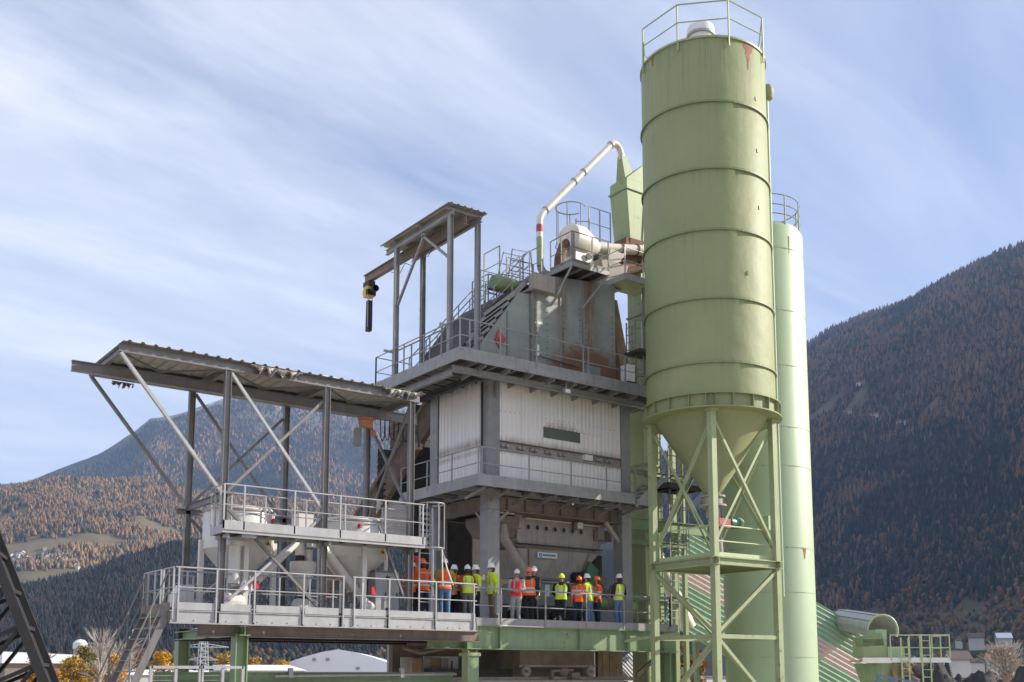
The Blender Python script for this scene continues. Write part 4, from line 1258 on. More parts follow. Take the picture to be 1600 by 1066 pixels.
# dark conveyor gallery going up to the tower from behind
gl = thing('conveyor_gallery', (1.2, 8.2, 0), 'dark sloping conveyor gallery with ribbed side, behind the white tower', 'conveyor')
A0, A1 = Vector((-0.6, 9.2, 6.2)), Vector((4.6, 7.0, 16.0))
for w, zt in ((0, 0),):
    d = (A1 - A0)
    s = Vector((0.39, 0.92, 0))
    for k in range(8):
        a = A0 + d * (k / 8)
        b = A0 + d * ((k + 0.985) / 8)
        MB().prism([a, b, b + Vector((0, 0, 1.5)), a + Vector((0, 0, 1.5))], s * 0.04).build('side_sheet', 'brown', gl)
        MB().prism([a, b, b + s * 1.6, a + s * 1.6], (0, 0, 0.05)).build('floor_sheet', 'dark', gl)
    MB().bar(A0 - s * 0.06, A1 - s * 0.06, 0.1, 0.16).build('side_girder', 'rusty', gl)
    MB().bar(A0 - s * 0.06 + Vector((0, 0, 1.5)), A1 - s * 0.06 + Vector((0, 0, 1.5)), 0.1, 0.1).build('side_girder', 'brown', gl)
bk = thing('rear_shed', (3.5, 9.5, 0), 'dark ribbed sheet shed wall and roof glimpsed left of the tower', 'shed')
MB().corr((1.7, 8.3, 12.3), (0, 0, 1), (2.5, -0.2, 0.9), (0, -1, 0), 1.1, 0.25, 0.03).build('wall_sheet', 'brown', bk)
MB().corr((1.2, 8.35, 10.4), (0, 0, 1), (2.5, -0.2, 0), (0, -1, 0), 1.9, 0.25, 0.03).build('wall_sheet', 'dark', bk)
MB().corr((1.2, 8.38, 8.6), (0, 0, 1), (2.5, -0.2, 0), (0, -1, 0), 1.75, 0.22, 0.03).build('wall_sheet', 'clad', bk)
MB().box(2.6, 8.8, 8.2, 8.4, 5.6, 14.2).build('shade_backdrop', 'dark', bk)  # dark sheet added to stand for the shade behind the tower

# ================================================================== HOUSING ON THE UPPER PLATFORM
hs = thing('screen_housing', (2.38, 2.6, UF), 'blue-grey slanted screen housing with rust stains standing on the upper platform', 'housing')
HY = 2.6
MB().prism([(1.75, HY, UF + 0.02), (4.05, HY, UF + 0.02), (4.05, HY, 17.22), (3.5, HY, 17.18), (1.75, HY, 14.85)], (0, 3.2, 0)).build('slanted_bin', 'housing', hs)
MB().prism([(4.12, HY - 0.02, UF + 0.02), (7.98, HY - 0.02, UF + 0.02), (7.98, HY - 0.02, 18.42), (5.0, HY - 0.02, 18.1), (4.12, HY - 0.02, 17.45)], (0, 3.3, 0)).build('main_bin', 'housing', hs)
for x, z in ((3.0, 16.4), (4.085, 17.3), (5.35, 18.1), (6.40, 18.2)):
    MB().bar((x, HY - 0.04, UF + 0.05), (x, HY - 0.04, z), 0.05, 0.04, up=(0, 1, 0)).build('joint_strip', 'bluegrey', hs)
MB().box(3.98, 4.1, HY - 0.12, HY - 0.03, UF + 0.03, 17.2).build('edge_column', 'rustgreen', hs)
MB().box(6.45, 7.2, HY - 0.05, HY - 0.025, 14.72, 15.08).build('access_door', 'bluegrey', hs)
MB().box(3.92, 4.85, HY - 0.35, HY - 0.03, 17.32, 17.92).build('drive_box', 'mixer', hs)
MB().lathe([(0, -0.7), (0.24, -0.68), (0.28, -0.5), (0.28, 0.3), (0.2, 0.45), (0, 0.45)], (3.5, 3.2, 17.6), 20, axis='X').build('vibrator_motor', 'girder', hs, smooth=True)
# sloping sheet roof of the slanted screen with louvred side rails
for k in range(7):
    ex_, ez_ = 1.74 + 0.27 * k, 14.86 + 0.36 * k
    L_ = 1.0 + 0.12 * k
    MB().bar((ex_ - 0.76 * L_, HY + 0.02, ez_ - 0.62 * L_ + 0.1), (ex_ - 0.03, HY + 0.02, ez_ + 0.1), 0.05, 0.16).build('louvre', 'grey', hs)
MB().prism([(0.75, HY + 0.12, UF + 0.03), (1.74, HY + 0.12, UF + 0.03), (3.45, HY + 0.12, 17.1), (3.2, HY + 0.12, 17.2), (2.5, HY + 0.12, 16.6)], (0, 2.9, 0)).build('screen_casing', 'dark', hs)
# hazard diamond, flaking
dm = MB().prism([(2.45, HY - 0.055, 15.30), (2.66, HY - 0.055, 14.98), (2.92, HY - 0.055, 15.36), (2.62, HY - 0.055, 15.68)], (0, 0.02, 0)).build('hazard_diamond', 'faded_red', hs)
MB().prism([(x + 0.26, HY - 0.062, z) for x, z in ((2.36, 15.2), (2.44, 15.2), (2.46, 15.3), (2.42, 15.42), (2.39, 15.34), (2.36, 15.38), (2.34, 15.28))], (0, 0.006, 0)).build('flame_mark', 'black', dm)
MB().prism([(4.25, HY - 0.03, 15.92), (4.38, HY - 0.03, 15.92), (4.315, HY - 0.03, 16.06)], (0, 0.006, 0)).build('warning_triangle', 'pink', hs)
MB().box(4.2, 4.55, HY - 0.03, HY - 0.022, 16.2, 16.28).build('sticker', 'signwhite', hs)
MB().path([(4.1, HY - 0.09, 15.15), (4.5, HY - 0.09, 15.0), (6.2, HY - 0.09, 14.9)], 0.015, 6).build('cable', 'black', hs)
MB().box(4.15, 4.3, HY - 0.14, HY - 0.03, 15.0, 15.4).build('limit_switch', 'clad', hs)

# bracket platform carrying the blower
bp_ = thing('bracket_platform', (5.24, 2.0, 18.38), 'small railed steel platform on slanted struts under the white blower', 'platform')
platform(bp_, 5.24, 7.0, 1.75, 3.3, 18.45, 0.14, 'grey', 0.6, plate='dark')
railing(bp_, [(5.26, 3.0, 18.45), (5.26, 1.78, 18.45), (6.98, 1.78, 18.45)], posts=[(0, 0.5, 1), (0.05, 0.55, 1)], h=1.15, mids=(0.5,), toe=0.1, mat='rustgreen', toe_h=0.14)
MB().bar((5.26, 1.8, 18.3), (4.95, 2.56, 17.0), 0.06, 0.06).build('strut', 'grey', bp_)
MB().bar((6.95, 1.8, 18.3), (6.35, 2.56, 17.15), 0.06, 0.06).build('strut', 'grey', bp_)
rp = thing('bracket_platform', (7.9, 2.0, 18.5), 'small railed platform with green underside right of the housing, by the elevator', 'platform')
MB().box(7.9, 9.7, 1.9, 3.3, 18.55, 18.6).build('floor_plate', 'elev', rp)
MB().box(7.86, 9.74, 1.84, 1.898, 18.42, 18.66).build('edge_beam', 'grey', rp)
MB().box(7.84, 7.898, 1.9, 3.3, 18.42, 18.66).build('edge_beam', 'grey', rp)
railing(rp, [(7.87, 3.2, 18.66), (7.87, 1.87, 18.66), (9.7, 1.87, 18.66)], h=1.0, mat='galv', spacing=0.9)
MB().box(9.0, 9.2, 2.0, 2.2, UF + 0.02, 18.41).build('support_column', 'grey', rp)

# blower and ducting
bl = thing('blower', (6.9, 3.6, 18.5), 'round pale blower on a grey stand with a rusty elbow on top of the housing', 'blower')
MB().lathe([(0.0, -0.5), (0.5, -0.45), (0.62, -0.3), (0.62, 0.25), (0.45, 0.6), (0.3, 0.95), (0.21, 1.1)], (6.75, 3.4, 20.1), 32, axis='X').build('casing', 'whitepipe', bl, smooth=True)
MB().frustum((6.45, 7.35, 3.0, 3.7, 18.5), (6.5, 7.3, 3.05, 3.65, 19.6)).build('stand', 'clad', bl)
MB().lathe([(0.13, 0.0), (0.13, -0.03), (0.0, -0.03)], (7.05, 2.98, 19.45), 16, axis='Y').build('inspection_hole', 'black', bl)
MB().path([(6.45, 3.4, 20.0), (6.1, 3.3, 19.7), (5.85, 3.2, 19.2), (5.8, 3.2, 18.6)], 0.2, 12).build('elbow', 'rusty', bl, smooth=True)
MB().frustum((8.0, 8.7, 3.0, 3.9, 18.5), (7.6, 9.0, 2.9, 4.0, 19.5)).build('cyclone', 'mixer', bl)
MB().frustum((8.1, 8.6, 3.1, 3.7, 19.505), (8.4, 9.3, 3.2, 3.9, 20.3)).build('cyclone_inlet', 'mixer', bl)
dk = thing('exhaust_duct', (8.5, 3.4, 20.5), 'pale round duct with rusty joints running from the blower to the silo', 'duct')
MB().path([(7.85, 3.4, 20.15), (8.6, 3.35, 20.25), (11.0, 3.0, 20.6)], 0.20, 20).build('pipe', 'whitepipe', dk, smooth=True)
for t in (0.15, 0.45, 0.62, 0.8):
    p = lerp((8.6, 3.35, 20.25), (11.0, 3.0, 20.6), t)
    MB().lathe([(0.2, -0.025), (0.235, -0.025), (0.235, 0.025), (0.2, 0.025)], tuple(p), 20, axis='X').build('joint', 'rusty', dk)
MB().path([(8.2, 3.2, 18.8), (9.2, 3.1, 19.4), (10.6, 2.9, 19.9)], 0.16, 14).build('lower_pipe', 'rusty', dk, smooth=True)
vp = thing('vent_pipe', (5.13, 3.5, 18.8), 'thin white vent pipe with a red band rising at a slant to the elevator head', 'pipe')
P_ = [(5.6, 3.5, 18.55), (5.3, 3.5, 18.58), (5.16, 3.5, 18.8), (5.14, 3.5, 19.1), (5.14, 3.5, 20.05)]
MB().path(P_[:3], 0.135, 14).build('foot_elbow', 'galv', vp, smooth=True)
MB().path([(5.16, 3.5, 18.8), (5.14, 3.5, 19.9)], 0.125, 16).build('lower_section', 'elev', vp, smooth=True)
MB().path([(5.14, 3.5, 19.9), (5.14, 3.5, 20.1)], 0.12, 16).build('white_section', 'whitepipe', vp, smooth=True)
MB().path([(5.14, 3.5, 20.1), (5.14, 3.5, 20.38)], 0.124, 16).build('red_band', 'faded_red', vp, smooth=True)
MB().path([(5.14, 3.5, 20.38), (5.15, 3.5, 20.6), (5.22, 3.5, 20.78), (5.35, 3.5, 20.95), (8.72, 3.5, 24.62)], 0.12, 16).build('slanted_section', 'whitepipe', vp, smooth=True)
MB().path([(8.72, 3.5, 24.62), (8.80, 3.5, 24.69), (8.90, 3.5, 24.72), (9.02, 3.5, 24.70), (9.13, 3.5, 24.61), (9.21, 3.5, 24.48), (9.26, 3.5, 24.32), (9.28, 3.5, 24.15)], 0.12, 16).build('top_bend', 'whitepipe', vp, smooth=True)
for t in (0.02, 0.43, 0.57, 0.99):
    p = lerp((5.35, 3.5, 20.95), (8.72, 3.5, 24.62), t)
    q = lerp((5.35, 3.5, 20.95), (8.72, 3.5, 24.62), t + 0.008)
    MB().tube(p, q, 0.155, 16).build('collar', 'galv', vp, smooth=False)

# caged ladders and stairs round the housing
lt = thing('caged_ladder', (6.6, 2.9, 19.0), 'dark grey caged ladder standing against the sky above the blower', 'ladder')
ladder(lt, (7.55, 3.9, 18.5), 2.9, (0.8, -0.6, 0), w=0.5, mat='grey', out=(-0.8, 0.25, 0), cage=(20.2, 21.75, 0.58), r=0.02)
ls = thing('landing', (8.4, 4.0, 20.3), 'narrow grey service landing with tall posts beside the elevator head', 'platform')
platform(ls, 7.7, 9.4, 3.9, 4.7, 20.3, 0.14, 'grey', 0.5)
railing(ls, [(7.9, 3.92, 20.3), (9.0, 3.92, 20.3)], h=1.7, mids=(0.3, 0.62), mat='grey', spacing=0.6)
st = thing('steel_stair', (1.2, 5.9, UF), 'steep grey steel stair with handrails climbing behind the slanted housing', 'stair')


def stair(parent, a, b, side, w, n, mat='grey', rail_h=1.0, rails=(0, 1)):
    a, b, side = Vector(a), Vector(b), Vector(side).normalized()
    for s in (0, 1):
        o = side * (w * s)
        MB().bar(a + o, b + o, 0.04, 0.18).build('stringer', mat, parent)
    for i in range(n):
        p = a + (b - a) * ((i + 0.5) / n) + side * (w / 2)
        d = Vector((b.x - a.x, b.y - a.y, 0)).normalized()
        MB().prism([p - side * (w / 2 - 0.02) - d * 0.11, p + side * (w / 2 - 0.02) - d * 0.11, p + side * (w / 2 - 0.02) + d * 0.11, p - side * (w / 2 - 0.02) + d * 0.11], (0, 0, 0.03)).build('tread', mat, parent)
    for s in rails:
        o = side * (w * s)
        r_ = MB().path([a + o + Vector((0, 0, rail_h)), b + o + Vector((0, 0, rail_h))], 0.022, 8).build('handrail', mat, parent, smooth=True)
        MB().path([a + o + Vector((0, 0, rail_h * 0.5)), b + o + Vector((0, 0, rail_h * 0.5))], 0.018, 6).build('mid_rail', mat, r_, smooth=True)
        L = (b - a).length
        m = max(2, round(L / 1.2))
        for i in range(m + 1):
            p = a + (b - a) * (i / m) + o
            MB().tube(p, p + Vector((0, 0, rail_h)), 0.02, 6).build('post', mat, r_)


stair(st, (1.1, 5.2, UF), (3.9, 5.2, 17.4), (0, 1, 0), 0.75, 12)
platform(st, 3.9, 4.9, 5.0, 6.2, 17.6, 0.14, 'grey', 0.5, plate='dark')
railing(st, [(3.92, 6.1, 17.6), (3.92, 5.05, 17.6), (4.9, 5.05, 17.6)], h=1.1, mids=(0.33, 0.66), mat='grey', spacing=0.6)
s2 = thing('steel_stair', (2.2, 3.0, 16.2), 'short upper stair with bent handrails in front of the dark landing', 'stair')
stair(s2, (2.55, 2.75, 16.2), (4.1, 2.75, 17.9), (0, 1, 0), 0.6, 7)
railing(s2, [(3.09, 4.12, 17.05), (3.09, 3.17, 17.05)], h=1.92, mids=(0.35, 0.68), mat='grey', spacing=1.0)
railing(s2, [(4.75, 4.0, 18.15), (4.75, 2.9, 18.15)], h=1.15, mids=(0.5,), mat='grey', spacing=1.0)
for (xa, za), (xb, zb) in (((4.05, 18.15), (4.26, 19.42)), ((5.22, 18.3), (5.1, 19.5)), ((3.55, 18.0), (3.86, 19.2)), ((4.75, 18.3), (4.72, 19.25))):
    MB().tube((xa, 4.0, za), (xb, 4.0, zb), 0.022, 6).build('gate_post', 'grey', s2)
for za in (0.02, 0.45, 0.85):
    MB().tube((4.26 - 0.1 * za, 4.0, 19.42 - za), (5.12, 4.0, 19.5 - za), 0.018, 6).build('gate_bar', 'clad' if za < 0.1 else 'grey', s2)
    MB().tube((3.86 - 0.1 * za, 4.02, 19.2 - za), (4.78, 4.02, 19.25 - za), 0.018, 6).build('gate_bar', 'clad' if za < 0.1 else 'grey', s2)
railing(s2, [(2.5, 3.5, 16.95), (3.2, 3.5, 16.95)], h=1.1, mids=(0.33, 0.66), mat='grey', spacing=0.7)
railing(s2, [(3.9, 3.85, 18.12), (5.1, 3.85, 18.12)], h=0.85, mids=(0.33, 0.66), mat='grey', spacing=0.6)
MB().box(3.75, 5.15, 3.8, 4.9, 18.02, 18.12).build('landing_plate', 'dark', s2)
rc = thing('caged_ladder', (8.6, 1.9, UF), 'grey caged ladder with a white gate frame at the right end of the upper platform', 'ladder')
ladder(rc, (8.75, 2.55, UF), 3.0, (0, 1, 0), w=0.5, mat='grey', out=(0.9, -0.3, 0), cage=(15.2, 17.1, 0.5))
MB().path([(9.0, 2.2, 15.9), (9.0, 2.2, 17.1), (9.1, 2.1, 17.2), (9.35, 1.9, 17.2), (9.45, 1.8, 17.1), (9.45, 1.8, 15.9)], 0.03, 8).build('gate_frame', 'signwhite', rc, smooth=True)
MB().box(8.4, 9.5, 1.7, 2.6, 15.75, 15.85).build('rest_platform', 'dark', rc)
sl = thing('drying_chute', (9.2, 3.6, UF), 'weathered brown slanting board chute between the housing and the elevator', 'chute')
MB().prism([(8.35, 3.3, 18.2), (8.75, 3.3, 18.2), (9.7, 3.3, 14.2), (9.15, 3.3, 14.2)], (0, 0.5, 0)).build('chute_body', 'wood', sl)
ex = thing('heater_box', (8.3, 2.3, UF), 'small pale box heater with dark base by the platform ladder', 'box')
MB().box(8.15, 8.5, 2.1, 2.5, 14.65, 15.3).build('case', 'clad', ex)
MB().box(8.1, 8.55, 2.05, 2.55, UF + 0.02, 14.64).build('base', 'black', ex)
MB().lathe([(0.0, -0.12), (0.12, -0.1), (0.12, 0.1), (0.0, 0.12)], (8.3, 2.3, 14.5), 12, axis='Y').build('fan', 'dark', ex, smooth=True)

# ================================================================== HOIST GANTRY ON THE UPPER PLATFORM
hg = thing('hoist_gantry', (0.8, 3.9, UF), 'tall grey steel hoist gantry with a narrow ribbed roof on the upper platform corner', 'gantry')
for x, y, m_ in ((0.36, 2.15, 'grey'), (0.36, 5.65, 'grey'), (1.45, 2.15, 'grey'), (1.45, 5.65, 'rustgreen')):
    MB().ibeam((x, y, UF + 0.01), (x, y, 19.0), 0.155, 0.155, 0.014, up=(1, 0, 0)).build('leg', m_, hg)
for x in (0.36, 1.45):
    MB().ibeam((x, 1.95, 19.1), (x, 6.4, 19.1), 0.12, 0.18, 0.014).build('side_beam', 'grey', hg)
for y in (2.15, 3.9, 5.65):
    MB().ibeam((0.2, y, 19.26), (1.6, y, 19.26), 0.1, 0.12, 0.012).build('cross_beam', 'grey', hg)
MB().ibeam((0.9, 2.0, 18.98), (0.9, 9.0, 18.98), 0.18, 0.34, 0.025).build('monorail', 'brown', hg)
for a, b in (((0.36, 3.75, 18.95), (0.36, 5.55, 16.9)), ((0.36, 3.95, 18.95), (0.36, 2.25, 17.6))):
    MB().bar(a, b, 0.08, 0.08).build('brace', 'grey', hg)
for i in range(2):
    for j in range(2):
        MB().corr((0.12 + i * 0.79, 1.9 + j * 2.3, 19.34 + 0.001 * i), (1, 0, 0), (0, 2.29, 0.0), (0, 0, 1), 0.785, 0.26, 0.04, rib=0.22).build('roof_sheet', 'sheet', hg)
hh_ = thing('chain_hoist', (0.9, 8.7, 18.7), 'yellow electric chain hoist with black chain bag at the gantry beam end', 'hoist')
MB().box(0.76, 1.04, 8.45, 8.9, 18.62, 18.80).build('trolley', 'dark', hh_)
MB().frustum((0.74, 1.05, 8.48, 8.84, 18.2), (0.72, 1.07, 8.45, 8.87, 18.40)).build('body', 'yellow', hh_)
MB().frustum((0.725, 1.065, 8.455, 8.865, 18.405), (0.74, 1.04, 8.5, 8.82, 18.6)).build('cover', 'yellow', hh_)
MB().box(0.715, 1.075, 8.445, 8.6, 18.24, 18.45).build('dark_side', 'black', hh_)
MB().lathe([(0.0, 0.36), (0.10, 0.34), (0.13, 0.2), (0.13, -0.02)], (0.9, 8.15, 18.42), 16, axis='Y').build('motor', 'black', hh_, smooth=True)
MB().frustum((0.80, 0.97, 8.52, 8.74, 16.85), (0.81, 0.97, 8.54, 8.72, 18.05)).build('chain_bag', 'black', hh_)
for x in (0.8, 0.98):
    MB().tube((x, 8.56, 17.0), (x, 8.56, 18.25), 0.018, 6).build('strap', 'galv', hh_)
MB().path([(0.9, 7.0, 18.7), (0.95, 6.5, 18.45), (0.9, 6.0, 18.72), (0.95, 5.5, 18.45), (0.9, 5.0, 18.72), (0.95, 4.5, 18.5), (0.9, 4.0, 18.75)], 0.012, 6).build('festoon_cable', 'black', hh_, smooth=True)

# ================================================================== STEEL DECK
DZ = 5.6
dk1 = thing('steel_deck', (-4.6, 0.0, DZ), 'sunlit galvanised steel deck with double rail carrying the white tanks under the canopy', 'deck')
MB().box(-9.15, -7.501, 0.03, 2.3, DZ - 0.05, DZ).build('floor_grating', 'grating', dk1)
MB().box(-7.5, -0.02, 0.03, 5.0, DZ - 0.05, DZ).build('floor_grating', 'grating', dk1)
segs = [-9.2, -7.95, -7.0, -5.62, -4.5, -3.02, -1.45, -0.0]
for i in range(len(segs) - 1):
    MB().box(segs[i] + 0.06, segs[i + 1] - 0.06, -0.012, 0.0, DZ - 0.06, DZ + 0.13).build('toe_board', 'galv', dk1)
    MB().box(segs[i] + 0.03, segs[i + 1] - 0.03, 0.003, 0.02, DZ - 0.37, DZ - 0.10).build('fascia', 'galv', dk1)
MB().box(-9.2, 0.0, -0.035, 0.02, DZ - 0.40, DZ - 0.375).build('fascia_flange', 'galv', dk1)
MB().box(-9.2, 0.0, -0.03, 0.0, DZ - 0.095, DZ - 0.075).build('fascia_flange', 'galv', dk1)
MB().box(-9.2, -9.18, 0.02, 2.25, DZ - 0.35, DZ + 0.12).build('end_fascia', 'brown', dk1)
MB().box(0.005, 0.02, 0.0, 0.9, DZ - 0.36, DZ - 0.02).build('end_fascia', 'galv', dk1)
for k in range(8):
    x = -8.9 + k * 1.24
    MB().ibeam((x, 0.06, DZ - 0.2), (x, 4.9 if k > 1 else 2.25, DZ - 0.2), 0.12, 0.26, 0.014).build('joist', 'dark', dk1)
for y in (0.45, 2.6, 4.75):
    MB().ibeam((-8.3 if y < 1 else -7.3, y, DZ - 0.52), (0.4, y, DZ - 0.52), 0.24, 0.34, 0.02).build('long_beam', 'brown' if y < 1 else 'dark', dk1)
r1 = railing(dk1, [(-9.08, -0.03, DZ), (-4.42, -0.03, DZ)], posts=[[(x + 9.08) / 4.66 for x in (-9.0, -8.02, -7.0, -5.62, -4.44)]], h=1.0, mids=(0.50,), r=0.021, mat='galv', down=0.34)
r2 = railing(dk1, [(-4.15, -0.03, DZ), (-0.02, -0.03, DZ)], posts=[[(x + 4.15) / 4.13 for x in (-4.1, -3.0, -1.45, -0.12)]], h=1.0, mids=(0.50,), r=0.021, mat='galv', down=0.34)
r3 = railing(dk1, [(-8.6, 1.0, DZ), (-4.1, 1.0, DZ)], posts=[[0.04, 0.22, 0.42, 0.61, 0.81, 0.97]], h=1.0, mids=(0.5,), r=0.022, mat='galv')
railing(dk1, [(-9.12, 0.0, DZ), (-9.12, 0.75, DZ)], h=1.0, mids=(0.5,), mat='galv', spacing=0.7, down=0.3)
railing(dk1, [(-9.12, 0.95, DZ), (-9.12, 2.3, DZ)], posts=[(0.0, 0.35, 0.75, 1.0)], h=1.0, mids=(0.5,), mat='galv', down=0.3)
railing(dk1, [(-7.4, 4.95, DZ), (-0.1, 4.95, DZ)], h=1.0, mids=(0.5,), mat='galv', spacing=1.5)
railing(dk1, [(-9.1, 2.3, DZ), (-7.8, 2.3, DZ)], h=1.0, mids=(0.5,), mat='galv', spacing=1.1)

dk2 = thing('steel_deck', (4.5, 0.95, DZ), 'shaded grey deck where the right hand group stands, on a deep green girder', 'deck')
MB().box(0.05, 9.3, 0.98, 4.6, DZ - 0.04, DZ + 0.003).build('floor_grating', 'grating', dk2)
MB().box(0.3, 9.3, 0.93, 0.965, DZ - 0.15, DZ + 0.08).build('toe_board', 'grey', dk2)
MB().box(-0.02, 9.3, 4.605, 4.65, DZ - 0.3, DZ + 0.1).build('rear_edge', 'dark', dk2)
gb = MB().ibeam((0.30, 1.08, 5.075), (9.3, 1.08, 5.075), 0.30, 0.74, 0.03).build('girder', 'girder', dk2)
for x in (1.55, 4.8, 6.9, 8.6):
    MB().box(x, x + 0.025, 0.935, 1.06, 4.74, 5.41).build('web_plate', 'girder', gb)
MB().box(0.27, 0.299, 0.9, 1.22, 4.68, 5.47).build('end_plate', 'girder', gb)
railing(dk2, [(0.55, 0.92, DZ), (8.9, 0.92, DZ)], posts=[[(x - 0.55) / 8.35 for x in (1.55, 3.32, 5.05, 6.72, 8.35, 8.9)]], h=1.0, mids=(0.46,), mat='grey', down=0.12, r=0.022)
railing(dk2, [(8.9, 0.92, DZ), (8.9, 2.6, DZ)], h=1.0, mids=(0.5,), mat='grey', spacing=0.6)
railing(dk2, [(7.7, 0.3, DZ), (7.72, 0.30, DZ)], h=0.9, mids=(), mat='galv', spacing=2)
for y in (2.9, 4.5):
    MB().ibeam((0.3, y, 5.1), (9.3, y, 5.1), 0.28, 0.7, 0.03).build('long_beam', 'brown', dk2)
for x in (2.6, 5.6, 8.6):
    MB().ibeam((x, 1.1, 5.22), (x, 4.5, 5.22), 0.2, 0.4, 0.02).build('cross_beam', 'brown', dk2)
MB().path([(8.6, 0.2, 5.32), (7.3, 0.85, 5.15), (6.8, 1.0, 5.05)], 0.06, 8).build('tie_pipe', 'frame', dk2)
cbx = MB().box(1.30, 1.52, 0.80, 0.9, 5.85, 6.42).build('switch_cabinet', 'grey', dk2)
for k in range(3):
    MB().box(1.32 + k * 0.065, 1.365 + k * 0.065, 0.785, 0.799, 5.88, 6.38).build('cabinet_duct', 'galv', cbx)
MB().path([(1.4, 0.82, 5.86), (1.4, 0.82, 5.5), (1.48, 0.85, 5.45), (3.2, 0.88, 5.44)], 0.018, 6).build('conduit', 'clad', dk2)

# stands under the decks
sup = thing('support_frame', (-7.1, 0.5, 0), 'green steel posts and beams carrying the left end of the deck', 'frame')
MB().ibeam((-7.17, 0.45, 0), (-7.17, 0.45, 5.0), 0.34, 0.34, 0.03, up=(1, 0, 0)).build('post', 'girder', sup)
MB().ibeam((-7.17, 4.75, 0), (-7.17, 4.75, 4.9), 0.34, 0.34, 0.03, up=(1, 0, 0)).build('post', 'girder', sup)
MB().ibeam((-7.17, 0.1, 5.06), (-7.17, 5.0, 5.06), 0.30, 0.24, 0.025).build('cross_beam', 'girder', sup)
MB().ibeam((-8.9, 1.9, 3.86), (0.4, 1.9, 3.86), 0.25, 0.30, 0.025).build('low_beam', 'girder', sup)
MB().tube((-5.6, 1.7, 3.9), (0.4, 1.7, 3.95), 0.04, 8).build('pipe', 'galv', sup)
for x in (-5.2, -1.6):
    MB().box(x, x + 0.12, 1.65, 1.76, 3.85, 4.12).build('clamp', 'galv', sup)
sup2 = thing('support_frame', (0.55, 1.2, 0), 'green boxed corner post under the joint between the two decks', 'frame')
MB().ibeam((0.53, 1.15, 0), (0.53, 1.15, 4.68), 0.34, 0.34, 0.03, up=(1, 0, 0)).build('post', 'frame', sup2)
MB().box(0.33, 0.74, 0.95, 0.979, 0.5, 4.5).build('web_plate', 'girder', sup2)
MB().box(0.3, 0.78, 0.9, 1.4, 4.50, 4.60).build('cap_plate', 'frame', sup2)
MB().ibeam((-1.0, 1.15, 4.83), (0.25, 1.15, 4.83), 0.3, 0.24, 0.02).build('stub_beam', 'girder', sup2)
sup3 = thing('support_frame', (8.8, 1.4, 0), 'green girder posts below the right end of the deck, behind the silo stand', 'frame')
MB().ibeam((9.1, 1.15, 0), (9.1, 1.15, 4.68), 0.3, 0.3, 0.03, up=(1, 0, 0)).build('post', 'girder', sup3)
MB().ibeam((9.9, 2.2, 0), (9.9, 2.2, 4.9), 0.3, 0.3, 0.03, up=(1, 0, 0)).build('post', 'girder', sup3)
MB().bar((7.9, 1.6, 3.9), (9.1, 1.6, 4.7), 0.1, 0.14).build('brace', 'brown', sup3)

# below deck: skip trolley on rails, boards, dark walls
tr_ = thing('skip_trolley', (5.4, 3.2, 3.8), 'dusty steel skip on four wheels standing on rails below the right deck', 'trolley')
MB().box(3.85, 7.15, 3.0, 4.4, 4.22, 4.95).build('tub', 'brown', tr_)
MB().box(3.8, 7.2, 2.96, 2.995, 4.18, 4.26).build('lip', 'mixer', tr_)
for x in (4.05, 6.9):
    w = MB().lathe([(0, 0.0), (0.07, -0.03), (0.15, -0.03), (0.15, -0.01), (0.19, -0.03), (0.19, 0.06), (0, 0.06)], (x, 2.93, 4.04), 24, axis='Y').build('wheel', 'mixer', tr_)
    MB().lathe([(0.05, -0.06), (0.05, -0.01)], (x, 2.93, 4.04), 12, axis='Y').build('hub', 'dark', w)
    MB().lathe([(0, -0.03), (0.19, -0.03), (0.19, 0.06), (0, 0.06)], (x, 4.4, 4.04), 20, axis='Y').build('wheel', 'mixer', tr_)
MB().box(4.9, 5.0, 2.6, 2.75, 3.3, 4.05).build('bracket', 'brown', tr_)
MB().bar((4.9, 2.68, 4.05), (5.9, 2.68, 4.08), 0.09, 0.08).build('buffer', 'brown', tr_)
MB().box(5.8, 6.15, 2.6, 2.8, 3.72, 4.0).build('stop_block', 'brown', tr_)
rl_ = thing('trolley_track', (4.5, 2.9, 3.7), 'pair of dusty rails with sleepers low under the deck', 'track')
MB().ibeam((1.0, 2.93, 3.78), (9.0, 2.93, 3.78), 0.12, 0.14, 0.02).build('rail', 'mixer', rl_)
MB().ibeam((1.0, 4.4, 3.78), (9.0, 4.4, 3.78), 0.12, 0.14, 0.02).build('rail', 'mixer', rl_)
MB().tube((1.0, 2.5, 3.72), (8.0, 2.5, 3.70), 0.05, 8).build('pipe', 'mixer', rl_)
for k in range(7):
    MB().box(1.3 + k * 1.15, 1.5 + k * 1.15, 2.6, 4.7, 3.58, 3.70).build('sleeper', 'brown', rl_)
uw = thing('under_deck_wall', (3.5, 5.2, 0), 'dark brown sheeted enclosure with pale worn boards below the decks', 'wall')
MB().box(0.0, 9.6, 5.2, 5.3, 0, 5.2).build('back_wall', 'brown', uw)
MB().box(-0.06, 0.08, 5.08, 5.19, 0, 5.0).build('edge_post', 'mixer', uw)
for k, (x, w) in enumerate(((0.02, 0.42), (0.46, 0.4), (0.88, 0.3), (1.2, 0.34), (1.56, 0.3))):
    MB().box(x, x + w, 4.4 + (k % 2) * 0.03, 4.46 + (k % 2) * 0.03, 3.0, 4.5 - 0.03 * (k % 3)).build('worn_board', 'wood' if k % 2 else 'mixer', uw)
MB().path([(-1.2, 2.2, 4.75), (-0.5, 2.4, 4.6), (0.3, 2.6, 4.72), (1.2, 2.8, 4.9)], 0.06, 8).build('sagging_pipe', 'brown', uw, smooth=True)
for k in range(4):
    MB().box(7.75 + k * 0.33, 8.06 + k * 0.33, 3.6, 3.64, 2.5, 4.75).build('board', 'wood', uw)
